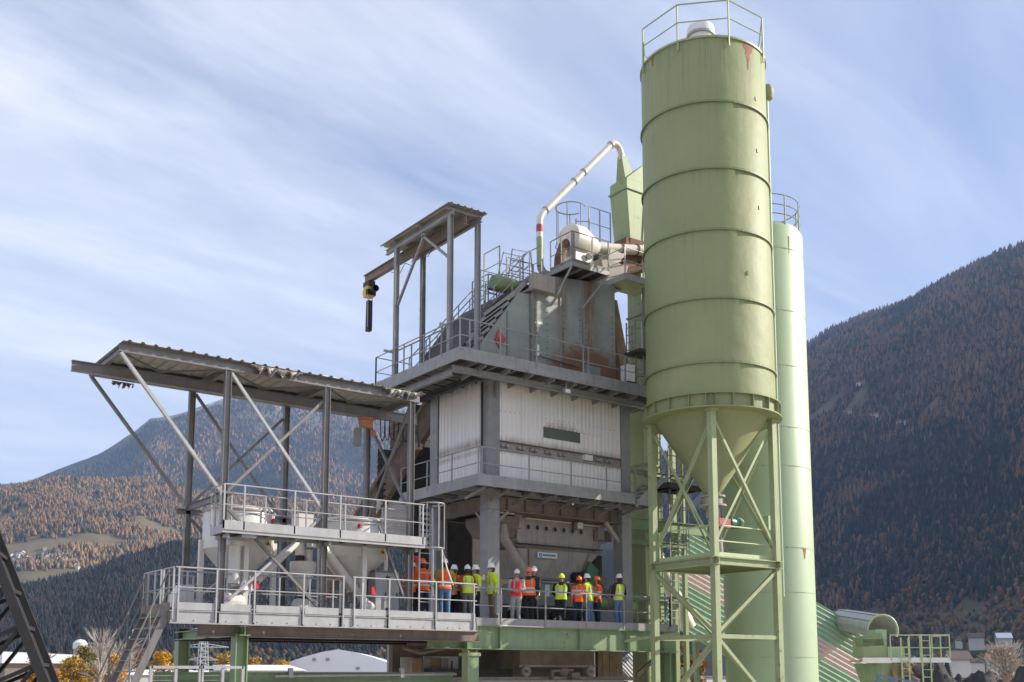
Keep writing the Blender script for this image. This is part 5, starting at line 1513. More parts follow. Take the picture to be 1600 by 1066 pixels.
MB().box(1.2, 2.6, 4.9, 4.96, 4.0, 4.55).build('pale_board', 'clad', uw)
for x in (1.4, 1.9, 2.3):
    MB().box(x, x + 0.04, 4.86, 4.898, 4.05, 4.4).build('bar', 'rusty', uw)
MB().box(0.9, 4.2, 3.9, 4.9, 3.5, 4.12).build('dark_heap', 'dark', uw)
MB().tube((7.45, 3.2, 3.2), (7.45, 3.2, 4.9), 0.04, 8).build('pipe', 'dark', uw)

# stair at the left end
sl_ = thing('steel_stair', (-9.2, 1.2, 0), 'brown weathered steel stair dropping from the left end of the deck', 'stair')
stair(sl_, (-11.35, 0.12, 0.35), (-9.2, 0.12, 5.5), (0, 1, 0), 1.75, 19, mat='post', rail_h=1.05)
# low gate frame in front of the posts
gt = thing('gate', (-9.0, -0.3, 0), 'grey mesh panel fence with square frames below the left end of the deck', 'fence')
for i, (x0, x1) in enumerate(((-9.75, -8.55), (-8.5, -7.45))):
    for a, b in (((x0, -0.5, 1.6), (x0, -0.5, 4.15)), ((x1, -0.5, 1.6), (x1, -0.5, 4.15)), ((x0, -0.5, 4.12), (x1, -0.5, 4.12)), (((x0 + x1) / 2, -0.5, 1.6), ((x0 + x1) / 2, -0.5, 4.1))):
        MB().bar(a, b, 0.07, 0.07, up=(0, 1, 0)).build('frame_bar', 'galv', gt)
    for k in range(12):
        z = 2.6 + k * 0.12
        MB().tube((x0, -0.5, z), ((x0 + x1) / 2, -0.5, z), 0.008, 4).build('mesh_wire', 'grey', gt)

# ================================================================== CANOPY
cn = thing('canopy', (-6.2, 1.9, DZ), 'long steel canopy with ribbed sheet roof on six posts over the white tanks', 'canopy')
PX = (-7.68, -4.76, -1.98)
for i, x in enumerate(PX):
    for y in (0.6, 3.3):
        MB().ibeam((x, y, DZ + 0.01), (x, y, 12.0), 0.15, 0.17, 0.014, up=(1, 0, 0)).build('post', 'post', cn)
        MB().box(x - 0.15, x + 0.15, y - 0.15, y + 0.15, DZ + 0.002, DZ + 0.02).build('base_plate', 'post', cn)
for y in (0.6, 3.3):
    MB().ibeam((-10.55, y, 12.12), (-1.7, y, 12.12), 0.12, 0.22, 0.014).build('eaves_beam', 'post', cn)
for x in (-10.5,) + PX:
    MB().ibeam((x, 0.68, 12.06), (x, 3.22, 12.06), 0.12, 0.2, 0.014).build('cross_beam', 'post', cn)
for y in (1.2, 2.6):
    MB().bar((-10.5, y, 12.22), (-1.7, y, 12.22), 0.08, 0.07).build('purlin', 'dark', cn)
for x0, x1 in ((-10.45, -7.75), (-7.6, -4.8), (-4.7, -2.05)):
    m_ = (x0 + x1) / 2
    MB().bar((x0, 0.68, 12.02), (m_, 1.85, 12.02), 0.05, 0.05).build('roof_brace', 'post', cn)
    MB().bar((m_, 1.85, 12.02), (x1, 0.68, 12.02), 0.05, 0.05).build('roof_brace', 'post', cn)
MB().ibeam((-11.35, 1.9, 11.82), (-1.0, 1.9, 11.82), 0.16, 0.28, 0.02).build('monorail', 'post', cn)
rx = np.linspace(-10.5, -1.58, 10)
for i in range(9):
    MB().corr((rx[i], 0.42, 12.27), (1, 0, 0), (0, 3.1, 0), (0, 0, 1), rx[i + 1] - rx[i] - 0.004, 0.33, 0.045, rib=0.22).build('roof_sheet', 'sheet', cn)
for y in (0.6, 3.3):
    MB().bar((-10.5, y, 12.0), (-7.78, y, 8.72), 0.11, 0.08).build('brace', 'galv' if y < 1 else 'post', cn)
    MB().bar((-7.58, y, 11.95), (-4.86, y, 8.55), 0.075, 0.075).build('brace', 'galv' if y < 1 else 'post', cn)
    MB().bar((-4.86, y + 0.04, 11.6), (-7.58, y + 0.04, 8.75), 0.075, 0.075).build('brace', 'post', cn)
    MB().bar((-7.58, y, 8.3), (-4.86, y, 5.75), 0.075, 0.075).build('brace', 'post', cn)
    MB().bar((-4.86, y + 0.05, 8.25), (-7.58, y + 0.05, 5.75), 0.1, 0.07).build('brace', 'galv', cn)
MB().bar((-2.0, 0.7, 11.85), (-2.0, 3.2, 8.6), 0.06, 0.06).build('brace', 'post', cn)
MB().bar((-1.95, 3.2, 11.8), (-1.95, 0.7, 8.7), 0.08, 0.06).build('brace', 'post', cn)
MB().bar((-3.0, 0.62, 8.2), (-2.08, 0.62, 6.0), 0.07, 0.06).build('brace', 'post', cn)
MB().ibeam((-7.68, 0.7, 8.62), (-7.68, 3.2, 8.62), 0.12, 0.18, 0.014).build('tie_beam', 'post', cn)
MB().ibeam((-8.0, 3.3, 8.5), (-1.98, 3.3, 8.5), 0.12, 0.16, 0.014).build('tie_beam', 'post', cn)
MB().box(-7.9, -7.45, 0.45, 0.75, 8.66, 8.72).build('gusset_plate', 'post', cn)


def rag(parent, x0, x1, y, z, drop, seed):
    r = random.Random(seed)
    n, k = 22, 6
    vs = []
    for i in range(n + 1):
        d = drop * (0.55 + 0.45 * math.sin(i * 1.3 + seed) * r.uniform(0.5, 1)) * (0.35 + 0.65 * math.sin(math.pi * i / n) ** 0.5)
        for j in range(k + 1):
            t = j / k
            vs.append((x0 + (x1 - x0) * i / n + r.uniform(-.02, .02) * t, y + 0.12 * math.sin(i * 1.9 + j) * t + 0.06 * r.uniform(-1, 1) * t, z - d * t))
    fs = [(i * (k + 1) + j, (i + 1) * (k + 1) + j, (i + 1) * (k + 1) + j + 1, i * (k + 1) + j + 1) for i in range(n) for j in range(k)]
    return MB().add(vs, fs).build('torn_tarpaulin', 'sheet', parent, smooth=True)


rag(cn, -7.1, -5.6, 0.45, 12.26, 0.34, 3)
rag(cn, -3.0, -1.75, 0.42, 12.26, 0.30, 8)
rag(cn, -9.9, -9.3, 3.42, 12.0, 0.22, 5)
h2 = thing('chain_hoist', (-2.95, 1.9, 11.5), 'orange hoist with grey chain bag under the canopy monorail', 'hoist')
MB().box(-3.0, -2.6, 1.78, 2.02, 11.58, 11.67).build('trolley', 'orange', h2)
MB().frustum((-2.98, -2.62, 1.8, 2.0, 11.36), (-3.0, -2.6, 1.78, 2.02, 11.57)).build('body', 'orange', h2)
MB().frustum((-3.17, -3.0, 1.8, 1.98, 10.75), (-3.15, -2.98, 1.8, 2.0, 11.3)).build('chain_bag', 'post', h2)
MB().box(-2.62, -2.50, 1.82, 1.95, 11.12, 11.3).build('hook_block', 'orange', h2)
for k in range(7):
    x = -2.3 + k * 0.16
    MB().path([(x, 1.9, 11.68), (x + 0.02, 1.9, 11.1 + 0.05 * (k % 3)), (x + 0.08, 1.9, 11.02 + 0.05 * (k % 3)), (x + 0.14, 1.9, 11.1), (x + 0.16, 1.9, 11.68)], 0.014, 6).build('cable_loop', 'black', h2, smooth=True)

# catwalk above the tanks
ck = thing('catwalk', (-4.9, 0.15, 7.6), 'narrow raised catwalk with galvanised double rail in front of the tank tops', 'walkway')
cf = platform(ck, -7.87, -1.75, 0.12, 1.0, 7.78, 0.2, 'galv', 0.8, name='floor')
MB().box(-7.87, -1.75, 0.09, 0.118, 7.66, 7.90).build('toe_board', 'galv', ck)
railing(ck, [(-7.85, 0.11, 7.78), (-1.78, 0.11, 7.78)], posts=[[0, 0.09, 0.325, 0.55, 0.785, 0.99]], h=1.07, mids=(0.5,), mat='galv', r=0.02, down=0.1)
railing(ck, [(-7.85, 0.99, 7.78), (-1.78, 0.99, 7.78)], posts=[[0, 0.09, 0.25, 0.45, 0.65, 0.85, 0.99]], h=1.0, mids=(0.5,), mat='galv', r=0.02)
railing(ck, [(-7.85, 0.13, 7.78), (-7.85, 0.97, 7.78)], posts=[(0.3, 0.7)], h=1.07, mids=(0.5,), mat='galv')
MB().box(-7.3, -6.9, 0.2, 0.9, 7.5, 7.575).build('bracket', 'galv', ck)
for x in (-7.68, -4.76, -1.98):
    MB().bar((x, 0.2, 7.52), (x, 1.0, 7.52), 0.08, 0.1).build('bracket', 'grey', ck)
cl_ = thing('caged_ladder', (-1.35, 0.5, DZ), 'pale caged ladder at the right end of the catwalk, above the people', 'ladder')
ladder(cl_, (-1.35, 0.72, DZ), 3.3, (1, 0, 0), w=0.44, mat='galv', out=(0, -1, 0), cage=(7.62, 8.95, 0.37), r=0.014)
MB().path([(-1.0, 0.35, 7.6), (-0.92, 0.2, 7.0), (-0.78, 0.1, 6.55)], 0.022, 8).build('flared_bar', 'whitepipe', cl_, smooth=True)
MB().path([(-1.16, 0.13, 7.62), (-1.14, 0.1, 6.5)], 0.02, 8).build('flared_bar', 'whitepipe', cl_, smooth=True)
MB().path([(-1.5, 0.09, 7.62), (-1.5, 0.07, 6.2)], 0.02, 8).build('flared_bar', 'galv', cl_, smooth=True)
l2 = thing('ladder', (-2.2, 3.6, DZ), 'plain dark ladder behind the catwalk near the control cabinet', 'ladder')
ladder(l2, (-1.7, 3.9, DZ), 2.6, (1, 0, 0), w=0.5, mat='post')

# ================================================================== TANKS, HOPPER AND SCREWS
TK = []
for i, (x, lab) in enumerate(((-6.68, 'white cone-bottomed tank on legs under the left half of the canopy'), (-3.1, 'white cone-bottomed tank with a red handle on its rim, beside the grey cabinet'))):
    t_ = thing('weighing_tank', (x, 1.98, DZ), lab, 'tank', 'white additive tanks')
    TK.append(t_)
    c = (x, 1.98, 0)
    MB().lathe([(0.97, 7.36), (0.97, 8.40), (0.90, 8.50), (0.0, 8.56)], c, 48).build('shell', 'white', t_, smooth=True)
    MB().lathe([(0.972, 8.36), (1.0, 8.36), (1.0, 8.41), (0.972, 8.41)], c, 48).build('rim', 'mixer', t_)
    MB().lathe([(0.972, 7.34), (0.985, 7.34), (0.985, 7.38), (0.972, 7.38)], c, 48).build('rim', 'white', t_)
    MB().lathe([(0.97, 7.355), (0.16, 6.42), (0.16, 6.30)], c, 40).build('cone', 'white', t_, smooth=True)
    MB().lathe([(0.16, 6.34), (0.24, 6.34), (0.24, 6.29), (0.13, 6.29), (0.13, 6.05), (0, 6.05)], c, 20).build('outlet', 'mixer', t_)
    for a in (-100, -10, 80, 170):
        xx, yy = x + 1.0 * math.cos(R(a)), 1.98 + 1.0 * math.sin(R(a))
        MB().bar((xx, yy, DZ), (xx, yy, 7.6), 0.13, 0.13).build('leg', 'white', t_)
    w = MB().prism([(x + 0.35, 1.98 - 0.99, 7.42), (x + 0.55, 1.98 - 0.95, 7.42), (x + 0.45, 1.98 - 0.97, 7.60)], (0, -0.006, 0)).build('warning_sign', 'yellow', t_)
    MB().prism([(x + 0.41, 1.98 - 1.0, 7.45), (x + 0.49, 1.98 - 1.0, 7.45), (x + 0.45, 1.98 - 1.0, 7.53)], (0, -0.006, 0)).build('hand_mark', 'black', w)
    MB().box(x + (0.62 if i == 0 else -0.35), x + (0.68 if i == 0 else -0.28), 0.99 + (0.22 if i == 0 else 0.05) - 0.1, 1.2, 8.14 if i else 7.95, 8.26 if i else 8.2).build('handle', 'red', t_)
    MB().box(x + 0.02, x + 0.17, 0.86, 0.94, 6.22, 6.44).build('emergency_box', 'red', t_)
MB().box(-7.35, -7.05, 1.08, 1.092, 7.98, 8.06).build('number_plate', 'signwhite', TK[0])
hp = thing('small_hopper', (-4.75, 1.9, DZ), 'small white feed hopper between the two tanks', 'hopper')
c = (-4.75, 1.9, 0)
MB().lathe([(0, 7.16), (0.36, 7.14), (0.37, 7.1), (0.37, 6.86), (0.10, 6.25), (0.10, 6.15)], c, 32).build('body', 'white', hp, smooth=True)
MB().lathe([(0.1, 6.2), (0.16, 6.2), (0.16, 6.14), (0.12, 6.14), (0.12, 5.98), (0, 5.98)], c, 16).build('outlet', 'black', hp)
MB().lathe([(0.0, -0.35), (0.2, -0.33), (0.24, -0.2), (0.24, 0.25), (0.14, 0.4), (0, 0.4)], (-4.7, 1.8, 5.85), 20, axis='X').build('motor', 'white', hp, smooth=True)
MB().tube((-4.86, 1.9, 7.2), (-4.86, 1.9, 7.75), 0.13, 16).build('inlet', 'white', hp, smooth=True)
MB().tube((-4.86, 1.9, 7.14), (-4.86, 1.9, 7.32), 0.14, 16).build('rubber_sleeve', 'black', hp, smooth=True)
MB().tube((-4.58, 1.9, 7.12), (-4.58, 1.9, 7.5), 0.12, 16).build('inlet', 'white', hp, smooth=True)
MB().box(-5.05, -4.6, 1.6, 2.1, 8.0, 8.5).build('top_box', 'white', hp)
sc1 = thing('screw_conveyor', (-3.6, 1.7, 6.0), 'white slanting screw tube falling from the hopper top to the deck on the right', 'conveyor')
MB().tube((-4.5, 1.5, 7.75), (-2.95, 1.35, 5.95), 0.13, 18).build('tube', 'white', sc1, smooth=True)
MB().lathe([(0, -0.2), (0.15, -0.18), (0.18, 0.0), (0.15, 0.18), (0, 0.2)], (-2.9, 1.35, 5.9), 18, axis='X').build('motor', 'white', sc1, smooth=True)
MB().box(-4.75, -4.35, 1.35, 1.7, 7.55, 7.95).build('head_box', 'white', sc1)
sc2 = thing('screw_conveyor', (-5.9, 1.6, 6.0), 'white slanting screw tube from the hopper top down to the cream motor on the left', 'conveyor')
MB().tube((-5.0, 1.6, 7.75), (-6.9, 1.15, 6.0), 0.10, 18).build('tube', 'white', sc2, smooth=True)
mo = thing('filter_pump', (-7.2, 0.95, DZ), 'cream motor and white filter pipe standing by the front left post', 'pump')
MB().lathe([(0.0, 0.0), (0.16, 0.0), (0.16, 1.02), (0.26, 1.02), (0.26, 1.14), (0, 1.16)], (-7.12, 1.1, DZ + 0.75), 24).build('filter_pipe', 'white', mo, smooth=True)
MB().lathe([(0.0, 0.1), (0.15, 0.1), (0.19, 0.0), (0.22, -0.3), (0.22, -0.55), (0.14, -0.62), (0, -0.62)], (-7.0, 1.0, DZ + 0.28), 20, axis='X').build('motor', 'whitepipe', mo, smooth=True)
MB().box(-7.5, -7.2, 0.8, 1.0, DZ + 0.16, DZ + 0.42).build('terminal_box', 'clad', mo)
MB().lathe([(0.02, 0.3), (0.14, 0.0)], (-6.95, 0.85, DZ + 0.55), 16).build('funnel', 'signwhite', mo)
MB().box(-7.5, -6.6, 0.75, 1.25, DZ + 0.01, DZ + 0.07).build('base', 'clad', mo)
MB().prism([(-8.3, 2.2, DZ), (-7.8, 2.2, DZ), (-7.8, 2.2, DZ + 0.75), (-8.15, 2.2, DZ + 0.75), (-8.3, 2.2, DZ + 0.5)], (0, 0.5, 0)).build('blower_box', 'white', mo)
cb = thing('control_cabinet', (-2.35, 1.2, DZ), 'tall pale grey control cabinet beside the right tank, left of the people', 'cabinet')
MB().box(-2.78, -1.98, 1.2, 1.6, DZ + 0.03, DZ + 1.32).build('body', 'galv', cb)
MB().box(-2.82, -1.94, 1.16, 1.64, DZ + 1.325, DZ + 1.36).build('rain_lid', 'brown', cb)
for x in (-2.76, -2.37):
    d = MB().box(x, x + 0.37, 1.18, 1.198, DZ + 0.08, DZ + 1.29).build('door', 'galv', cb)
    MB().box(x + 0.3, x + 0.33, 1.16, 1.179, DZ + 0.6, DZ + 0.72).build('handle', 'black', d)
MB().box(-2.42, -2.34, 1.165, 1.179, DZ + 0.2, DZ + 0.28).build('socket', 'black', cb)
MB().box(-2.44, -2.30, 1.165, 1.179, DZ + 1.15, DZ + 1.2).build('nameplate', 'black', cb)
MB().lathe([(0, -0.02), (0.03, -0.02), (0.03, 0.0)], (-2.3, 1.18, DZ + 0.58), 12, axis='Y').build('stop_button', 'orange', cb)
ss = thing('no_entry_sign', (2.36, 3.1, 7.1), 'small round red and white prohibition sign on the front tower leg', 'sign')
MB().lathe([(0, -0.01), (0.15, -0.01), (0.15, 0.0)], (TX0 - 0.002, 3.05, 7.15), 24, axis='X').build('disc', 'signwhite', ss)
MB().lathe([(0.11, -0.015), (0.15, -0.015)], (TX0 - 0.002, 3.05, 7.15), 24, axis='X').build('red_ring', 'red', ss)

# ================================================================== RIGHT-HAND EQUIPMENT
cvr = thing('conveyor_cover', (18.5, 2.0, 0), 'long sloping green ribbed conveyor cover with a pinkish sheet stripe', 'conveyor')
A, Bp = Vector((17.38, 8.92, 10.72)), Vector((24.8, 4.26, 5.89))
dwn = Vector((-0.65, -0.465, -1.0))
dl = Bp - A
nrm = dl.cross(dwn).normalized()
if nrm.y > 0 or nrm.dot(Vector((-1, -1, 0))) < 0:
    nrm = -nrm
bands = [('greensheet', 0.0, 1.5), ('pink', 1.505, 2.45), ('greensheet', 2.455, 4.6)]
for mt, d0, d1 in bands:
    for k in range(6):
        a = A + dl * (k / 6) + dwn * d0
        MB().corr(tuple(a), tuple(dwn), tuple(dl * (0.996 / 6)), tuple(nrm), (d1 - d0) * dwn.length, 0.30, 0.09, rib=0.25).build('cover_sheet', mt, cvr)
MB().bar(A + Vector((0, 0, .06)), Bp + Vector((0, 0, .06)), 0.12, 0.06).build('ridge_cap', 'greensheet', cvr)
for k in range(4):
    a = A + dl * (0.1 + k * 0.26) - nrm * 0.4 + dwn * 0.3
    MB().bar(a + dwn * 0.3, Vector((a.x + 0.3, a.y, 0)), 0.2, 0.2).build('leg', 'girder', cvr)
MB().prism([A - nrm * 0.1, Bp - nrm * 0.1, Bp - dl * 0.12 - nrm * 1.0 + Vector((0, 0, -0.4)), A - nrm * 1.0 + Vector((0, 0, -0.4))], (0, 0, -0.04)).build('roof_sheet', 'greensheet', cvr)
rp_ = thing('exhaust_pipe', (12.5, 5.5, 5), 'rusty cream slanting round pipe seen through the silo stand', 'pipe')
MB().tube((12.0, 5.2, 9.3), (13.6, 4.6, 5.8), 0.30, 20).build('tube', 'whitepipe', rp_, smooth=True)
MB().tube((12.2, 5.1, 8.9), (12.35, 5.05, 8.6), 0.315, 20).build('rust_band', 'rusty', rp_, smooth=True)
gl2 = thing('conveyor_cover', (14.5, 6.0, 0), 'pale blue-grey ribbed conveyor roof low behind the silo legs', 'conveyor')
for k in range(5):
    MB().corr((10.8 + k * 1.0, 4.6 + k * 0.5, 3.4 + k * 0.28), (1.0, 0.5, 0.28), (-0.4, 0.9, 1.0), (0, -1, 0.6), 1.12, 0.3, 0.04).build('roof_sheet', 'galv', gl2)
MB().bar((10.8, 4.55, 3.35), (15.8, 7.05, 4.75), 0.1, 0.14).build('side_rail', 'dark', gl2)
MB().bar((10.6, 4.3, 2.9), (15.8, 6.9, 4.2), 0.15, 0.2).build('truss_chord', 'girder', gl2)

# the half-round hood, green box, platform and ladder
hb = thing('transfer_station', (20.2, 0.3, 0), 'green transfer box with half-round ribbed hood, white-edged platform and ladder on rusty legs', 'machinery')
h0, h1 = Vector((24.4, 5.2, 6.30)), Vector((21.3, 0.9, 5.75))
ax = (h1 - h0).normalized()
sd = ax.cross(Vector((0, 0, 1))).normalized()
upv = sd.cross(ax).normalized()
K = 14
vs, fs = [], []
for e in (0, 1):
    for s in (0, 1):
        c = h0 if s == 0 else h1
        for k in range(K + 1):
            t = math.pi * (-0.12 + 1.24 * k / K)
            rr = (0.62 - 0.03 * e)
            vs.append(c + sd * rr * math.cos(t) + upv * rr * 1.05 * math.sin(t))
for e in (0, 1):
    o = e * 2 * (K + 1)
    for k in range(K):
        fs.append((o + k, o + k + 1, o + K + 2 + k, o + K + 1 + k))
for k in range(K):
    fs.append((K + 1 + k, K + 2 + k, 3 * (K + 1) + k + 1, 3 * (K + 1) + k))
hood = MB().add(vs, fs).build('hood', 'galv', hb)
for j in range(6):
    t = math.pi * (0.02 + 0.96 * j / 5)
    o = sd * 0.64 * math.cos(t) + upv * 0.67 * math.sin(t)
    MB().bar(h0 + o, h1 + o, 0.04, 0.03).build('hood_rib', 'galv', hood)
MB().path([h1 + sd * 0.64 * math.cos(t) + upv * 0.67 * math.sin(t) for t in np.linspace(-0.4, math.pi + 0.4, 18)], 0.035, 6).build('hood_rim', 'lightgreen', hood)
# local frame of the box: u along the platform (picture right), v away
u = Vector((0.806, -0.592, 0))
v = Vector((0.592, 0.806, 0))
O = Vector((19.55, 0.62, 0))


def lb(name, mat, u0, u1, v0, v1, z0, z1, parent=hb):
    p = [O + u * a + v * b for a, b in ((u0, v0), (u1, v0), (u1, v1), (u0, v1))]
    return MB().prism([(q.x, q.y, z0) for q in p], (0, 0, z1 - z0)).build(name, mat, parent)


lb('box', 'frame', 0.0, 0.95, 0, 1.4, 4.62, 5.35)
lb('box', 'mint', 0.96, 1.65, -0.05, 1.3, 4.62, 5.05)
lb('box_neck', 'mint', 0.55, 1.0, 0.1, 1.2, 5.36, 5.75)
MB().prism([O + Vector((0, 0, 5.05)), O + u * 0.85 + Vector((0, 0, 5.1)), O + u * 0.75 + Vector((0, 0, 5.62)), O + u * -0.1 + Vector((0, 0, 5.45))], tuple(v * 0.9 - Vector((0, 0, 0)))).build('inclined_lid', 'girder', hb)
lb('floor', 'grey', -0.15, 3.35, -0.4, 1.5, 4.45, 4.50)
lb('edge_board', 'signwhite', 0.98, 3.36, -0.45, -0.41, 4.40, 4.60)
lb('edge_board', 'clad', -0.2, 0.97, -0.45, -0.41, 4.38, 4.60)
P0 = [O + u * a + v * b + Vector((0, 0, 4.5)) for a, b in ((0.95, -0.43), (3.34, -0.43), (3.34, 1.4))]
railing(hb, [tuple(p) for p in P0], posts=[(0, 0.32, 0.5, 1.0), (0.5, 1)], h=1.0, mids=(0.5,), mat='lightgreen')
MB().frustum((19.9, 20.9, 0.2, 1.0, 3.4), (19.75, 21.2, -0.1, 1.3, 4.37)).build('chute', 'girder', hb)
lp_ = O + u * 2.35 - v * 0.5
ladder(hb, (lp_.x, lp_.y, 2.2), 3.3, tuple(u), w=0.34, mat='lightgreen')
lp_ = O + u * 1.5 - v * 0.5
ladder(hb, (lp_.x, lp_.y, 3.4), 2.0, tuple(u), w=0.3, mat='lightgreen')
for a, b in (((0.45, 0), (0.55, 0)), ((1.1, 0), (1.75, 0)), ((1.6, 0.3), (1.75, 0.3)), ((0.6, 1.2), (0.6, 1.2))):
    p, q = O + u * a[0] + v * a[1], O + u * b[0] + v * b[1]
    MB().bar((p.x, p.y, 4.38), (q.x, q.y, 1.5), 0.14, 0.14).build('leg', 'wood' if b[0] > 1 else 'rusty', hb)
bt = thing('blue_frame', (18.9, 0.2, 0), 'blue steel lattice frame under the green box at the cover end', 'frame')
Q = [Vector((18.2 + 0.5 * k, -0.9 - 0.3 * k, 0)) for k in range(4)]
for k in range(4):
    MB().bar((Q[k].x, Q[k].y, 2.0), (Q[k].x, Q[k].y, 3.9 - 0.1 * k), 0.05, 0.05).build('post', 'blue', bt)
    if k < 3:
        MB().bar((Q[k].x, Q[k].y, 3.9 - 0.1 * k), (Q[k + 1].x, Q[k + 1].y, 3.2 - 0.1 * k), 0.04, 0.04).build('brace', 'blue', bt)
        MB().bar((Q[k].x, Q[k].y, 3.9 - 0.1 * k), (Q[k + 1].x, Q[k + 1].y, 3.8 - 0.1 * k), 0.05, 0.05).build('rail', 'blue', bt)

# ================================================================== DARK TRUSS CONVEYOR, LEFT EDGE
M['blacksteel'] = paint('blackened_steel', (0.022, 0.021, 0.022), 0.6, var=0.3, scale=3, bump=0.006)
td = thing('truss_conveyor', (-14.7, -9.5, 0), 'dark steel lattice conveyor climbing out of the left edge of the picture', 'conveyor')


def tp(x, y, z):
    return Vector((x, y, z))


U0, U1 = tp(-15.76, -11.15, 6.58), tp(-13.98, -11.72, 2.10)
dirn = (U1 - U0)
off_dn = Vector((-0.80, 0.45, -0.42)) * 0.95
off_bk = Vector((0.40, 1.2, 0.0)) * 1.1
for o in (Vector((0, 0, 0)), off_bk):
    a, b = U0 + o, U1 + o
    MB().bar(a, b, 0.10, 0.12).build('top_chord', 'blacksteel', td)
    MB().bar(a + off_dn, b + off_dn, 0.09, 0.1).build('bottom_chord', 'blacksteel', td)
    n = 9
    for k in range(n + 1):
        p = a + (b - a) * (k / n)
        MB().bar(p, p + off_dn, 0.05, 0.05).build('web_post', 'blacksteel', td)
        if k < n:
            q = a + (b - a) * ((k + 1) / n)
            MB().bar(p, q + off_dn, 0.045, 0.045).build('web_diagonal', 'blacksteel', td)
for k in range(10):
    p = U0 + dirn * (k / 9)
    MB().bar(p + off_dn, p + off_dn + off_bk, 0.05, 0.05).build('cross_member', 'blacksteel', td)
    MB().bar(p, p + off_bk, 0.05, 0.05).build('cross_member', 'blacksteel', td)
    if k < 9:
        q = U0 + dirn * ((k + 1) / 9)
        MB().bar(p + off_dn, q + off_dn + off_bk, 0.04, 0.04).build('cross_brace', 'blacksteel', td)
MB().prism([U0 + Vector((0, 0, -0.1)), U1 + Vector((0, 0, -0.1)), U1 + off_bk + Vector((0, 0, -0.1)), U0 + off_bk + Vector((0, 0, -0.1))], (0, 0, 0.03)).build('belt', 'black', td)
MB().prism([U0 + off_dn, U1 + off_dn, U1 + off_dn + off_bk, U0 + off_dn + off_bk], (0, 0, 0.03)).build('drip_pan', 'blacksteel', td)
MB().bar(U0 + off_dn * 2.1 + off_bk, U1 + off_dn * 2.1 + off_bk, 0.12, 0.14).build('return_chord', 'blacksteel', td)
for k in range(9):
    MB().bar(U0 + dirn * (k / 9) + off_bk + off_dn, U0 + dirn * ((k + 1) / 9) + off_bk + off_dn * 2.1, 0.06, 0.06).build('return_brace', 'blacksteel', td)
MB().bar(U1 + off_dn, tp(-14.4, -11.2, 0), 0.1, 0.1).build('leg', 'galv', td)
MB().bar(U1 + (U0 - U1) * 0.30, U1, 0.13, 0.03).build('belt_edge', 'galv', td)

# ================================================================== PEOPLE


def skin_mesh(verts, edges, radii, root=0, sub=1):
    me = bpy.data.meshes.new('tmp')
    me.from_pydata(verts, edges, [])
    o = bpy.data.objects.new('tmp', me)
    COL.objects.link(o)
    o.modifiers.new('s', 'SKIN')
    md = o.modifiers.new('b', 'SUBSURF')
    md.levels = sub
    md.render_levels = sub
    for i, v in enumerate(me.skin_vertices[0].data):
        rr = radii[i]
        v.radius = rr if isinstance(rr, (tuple, list)) else (rr, rr)
        v.use_root = (i == root)
    bpy.context.view_layer.update()
    dg = bpy.context.evaluated_depsgraph_get()
    m2 = bpy.data.meshes.new_from_object(o.evaluated_get(dg))
    vs = [tuple(v.co) for v in m2.vertices]
    fs = [tuple(p.vertices) for p in m2.polygons]
    bpy.data.objects.remove(o)
    bpy.data.meshes.remove(me)
    bpy.data.meshes.remove(m2)
    return vs, fs


def loft(sections, n=20, cap=True):
    """sections: (x, y, z, rx, ry)"""
    vs, fs = [], []
    for x, y, z, rx, ry in sections:
        for k in range(n):
            t = 2 * math.pi * k / n
            c, s = math.cos(t), math.sin(t)
            e = 0.8
            vs.append((x + rx * math.copysign(abs(c) ** e, c), y + ry * math.copysign(abs(s) ** e, s), z))
    for i in range(len(sections) - 1):
        for k in range(n):
            fs.append((i * n + k, i * n + (k + 1) % n, (i + 1) * n + (k + 1) % n, (i + 1) * n + k))
    if cap:
        fs.append(tuple(range(n - 1, -1, -1)))
        fs.append(tuple(range((len(sections) - 1) * n, len(sections) * n)))
    return vs, fs


ARMS = {   # elbow, wrist for the left (+x) arm, mirrored for the right; figure faces -y
    'down': ((0.27, 0.03, 1.14), (0.27, -0.05, 0.90)),
    'pocket': ((0.31, 0.06, 1.15), (0.21, -0.08, 0.96)),
    'folded': ((0.25, -0.06, 1.14), (0.02, -0.22, 1.17)),
    'front': ((0.25, -0.02, 1.14), (0.08, -0.24, 1.06)),
    'back': ((0.27, 0.12, 1.15), (0.10, 0.19, 1.00)),
    'raise': ((0.33, -0.10, 1.22), (0.30, -0.26, 1.42)),
}


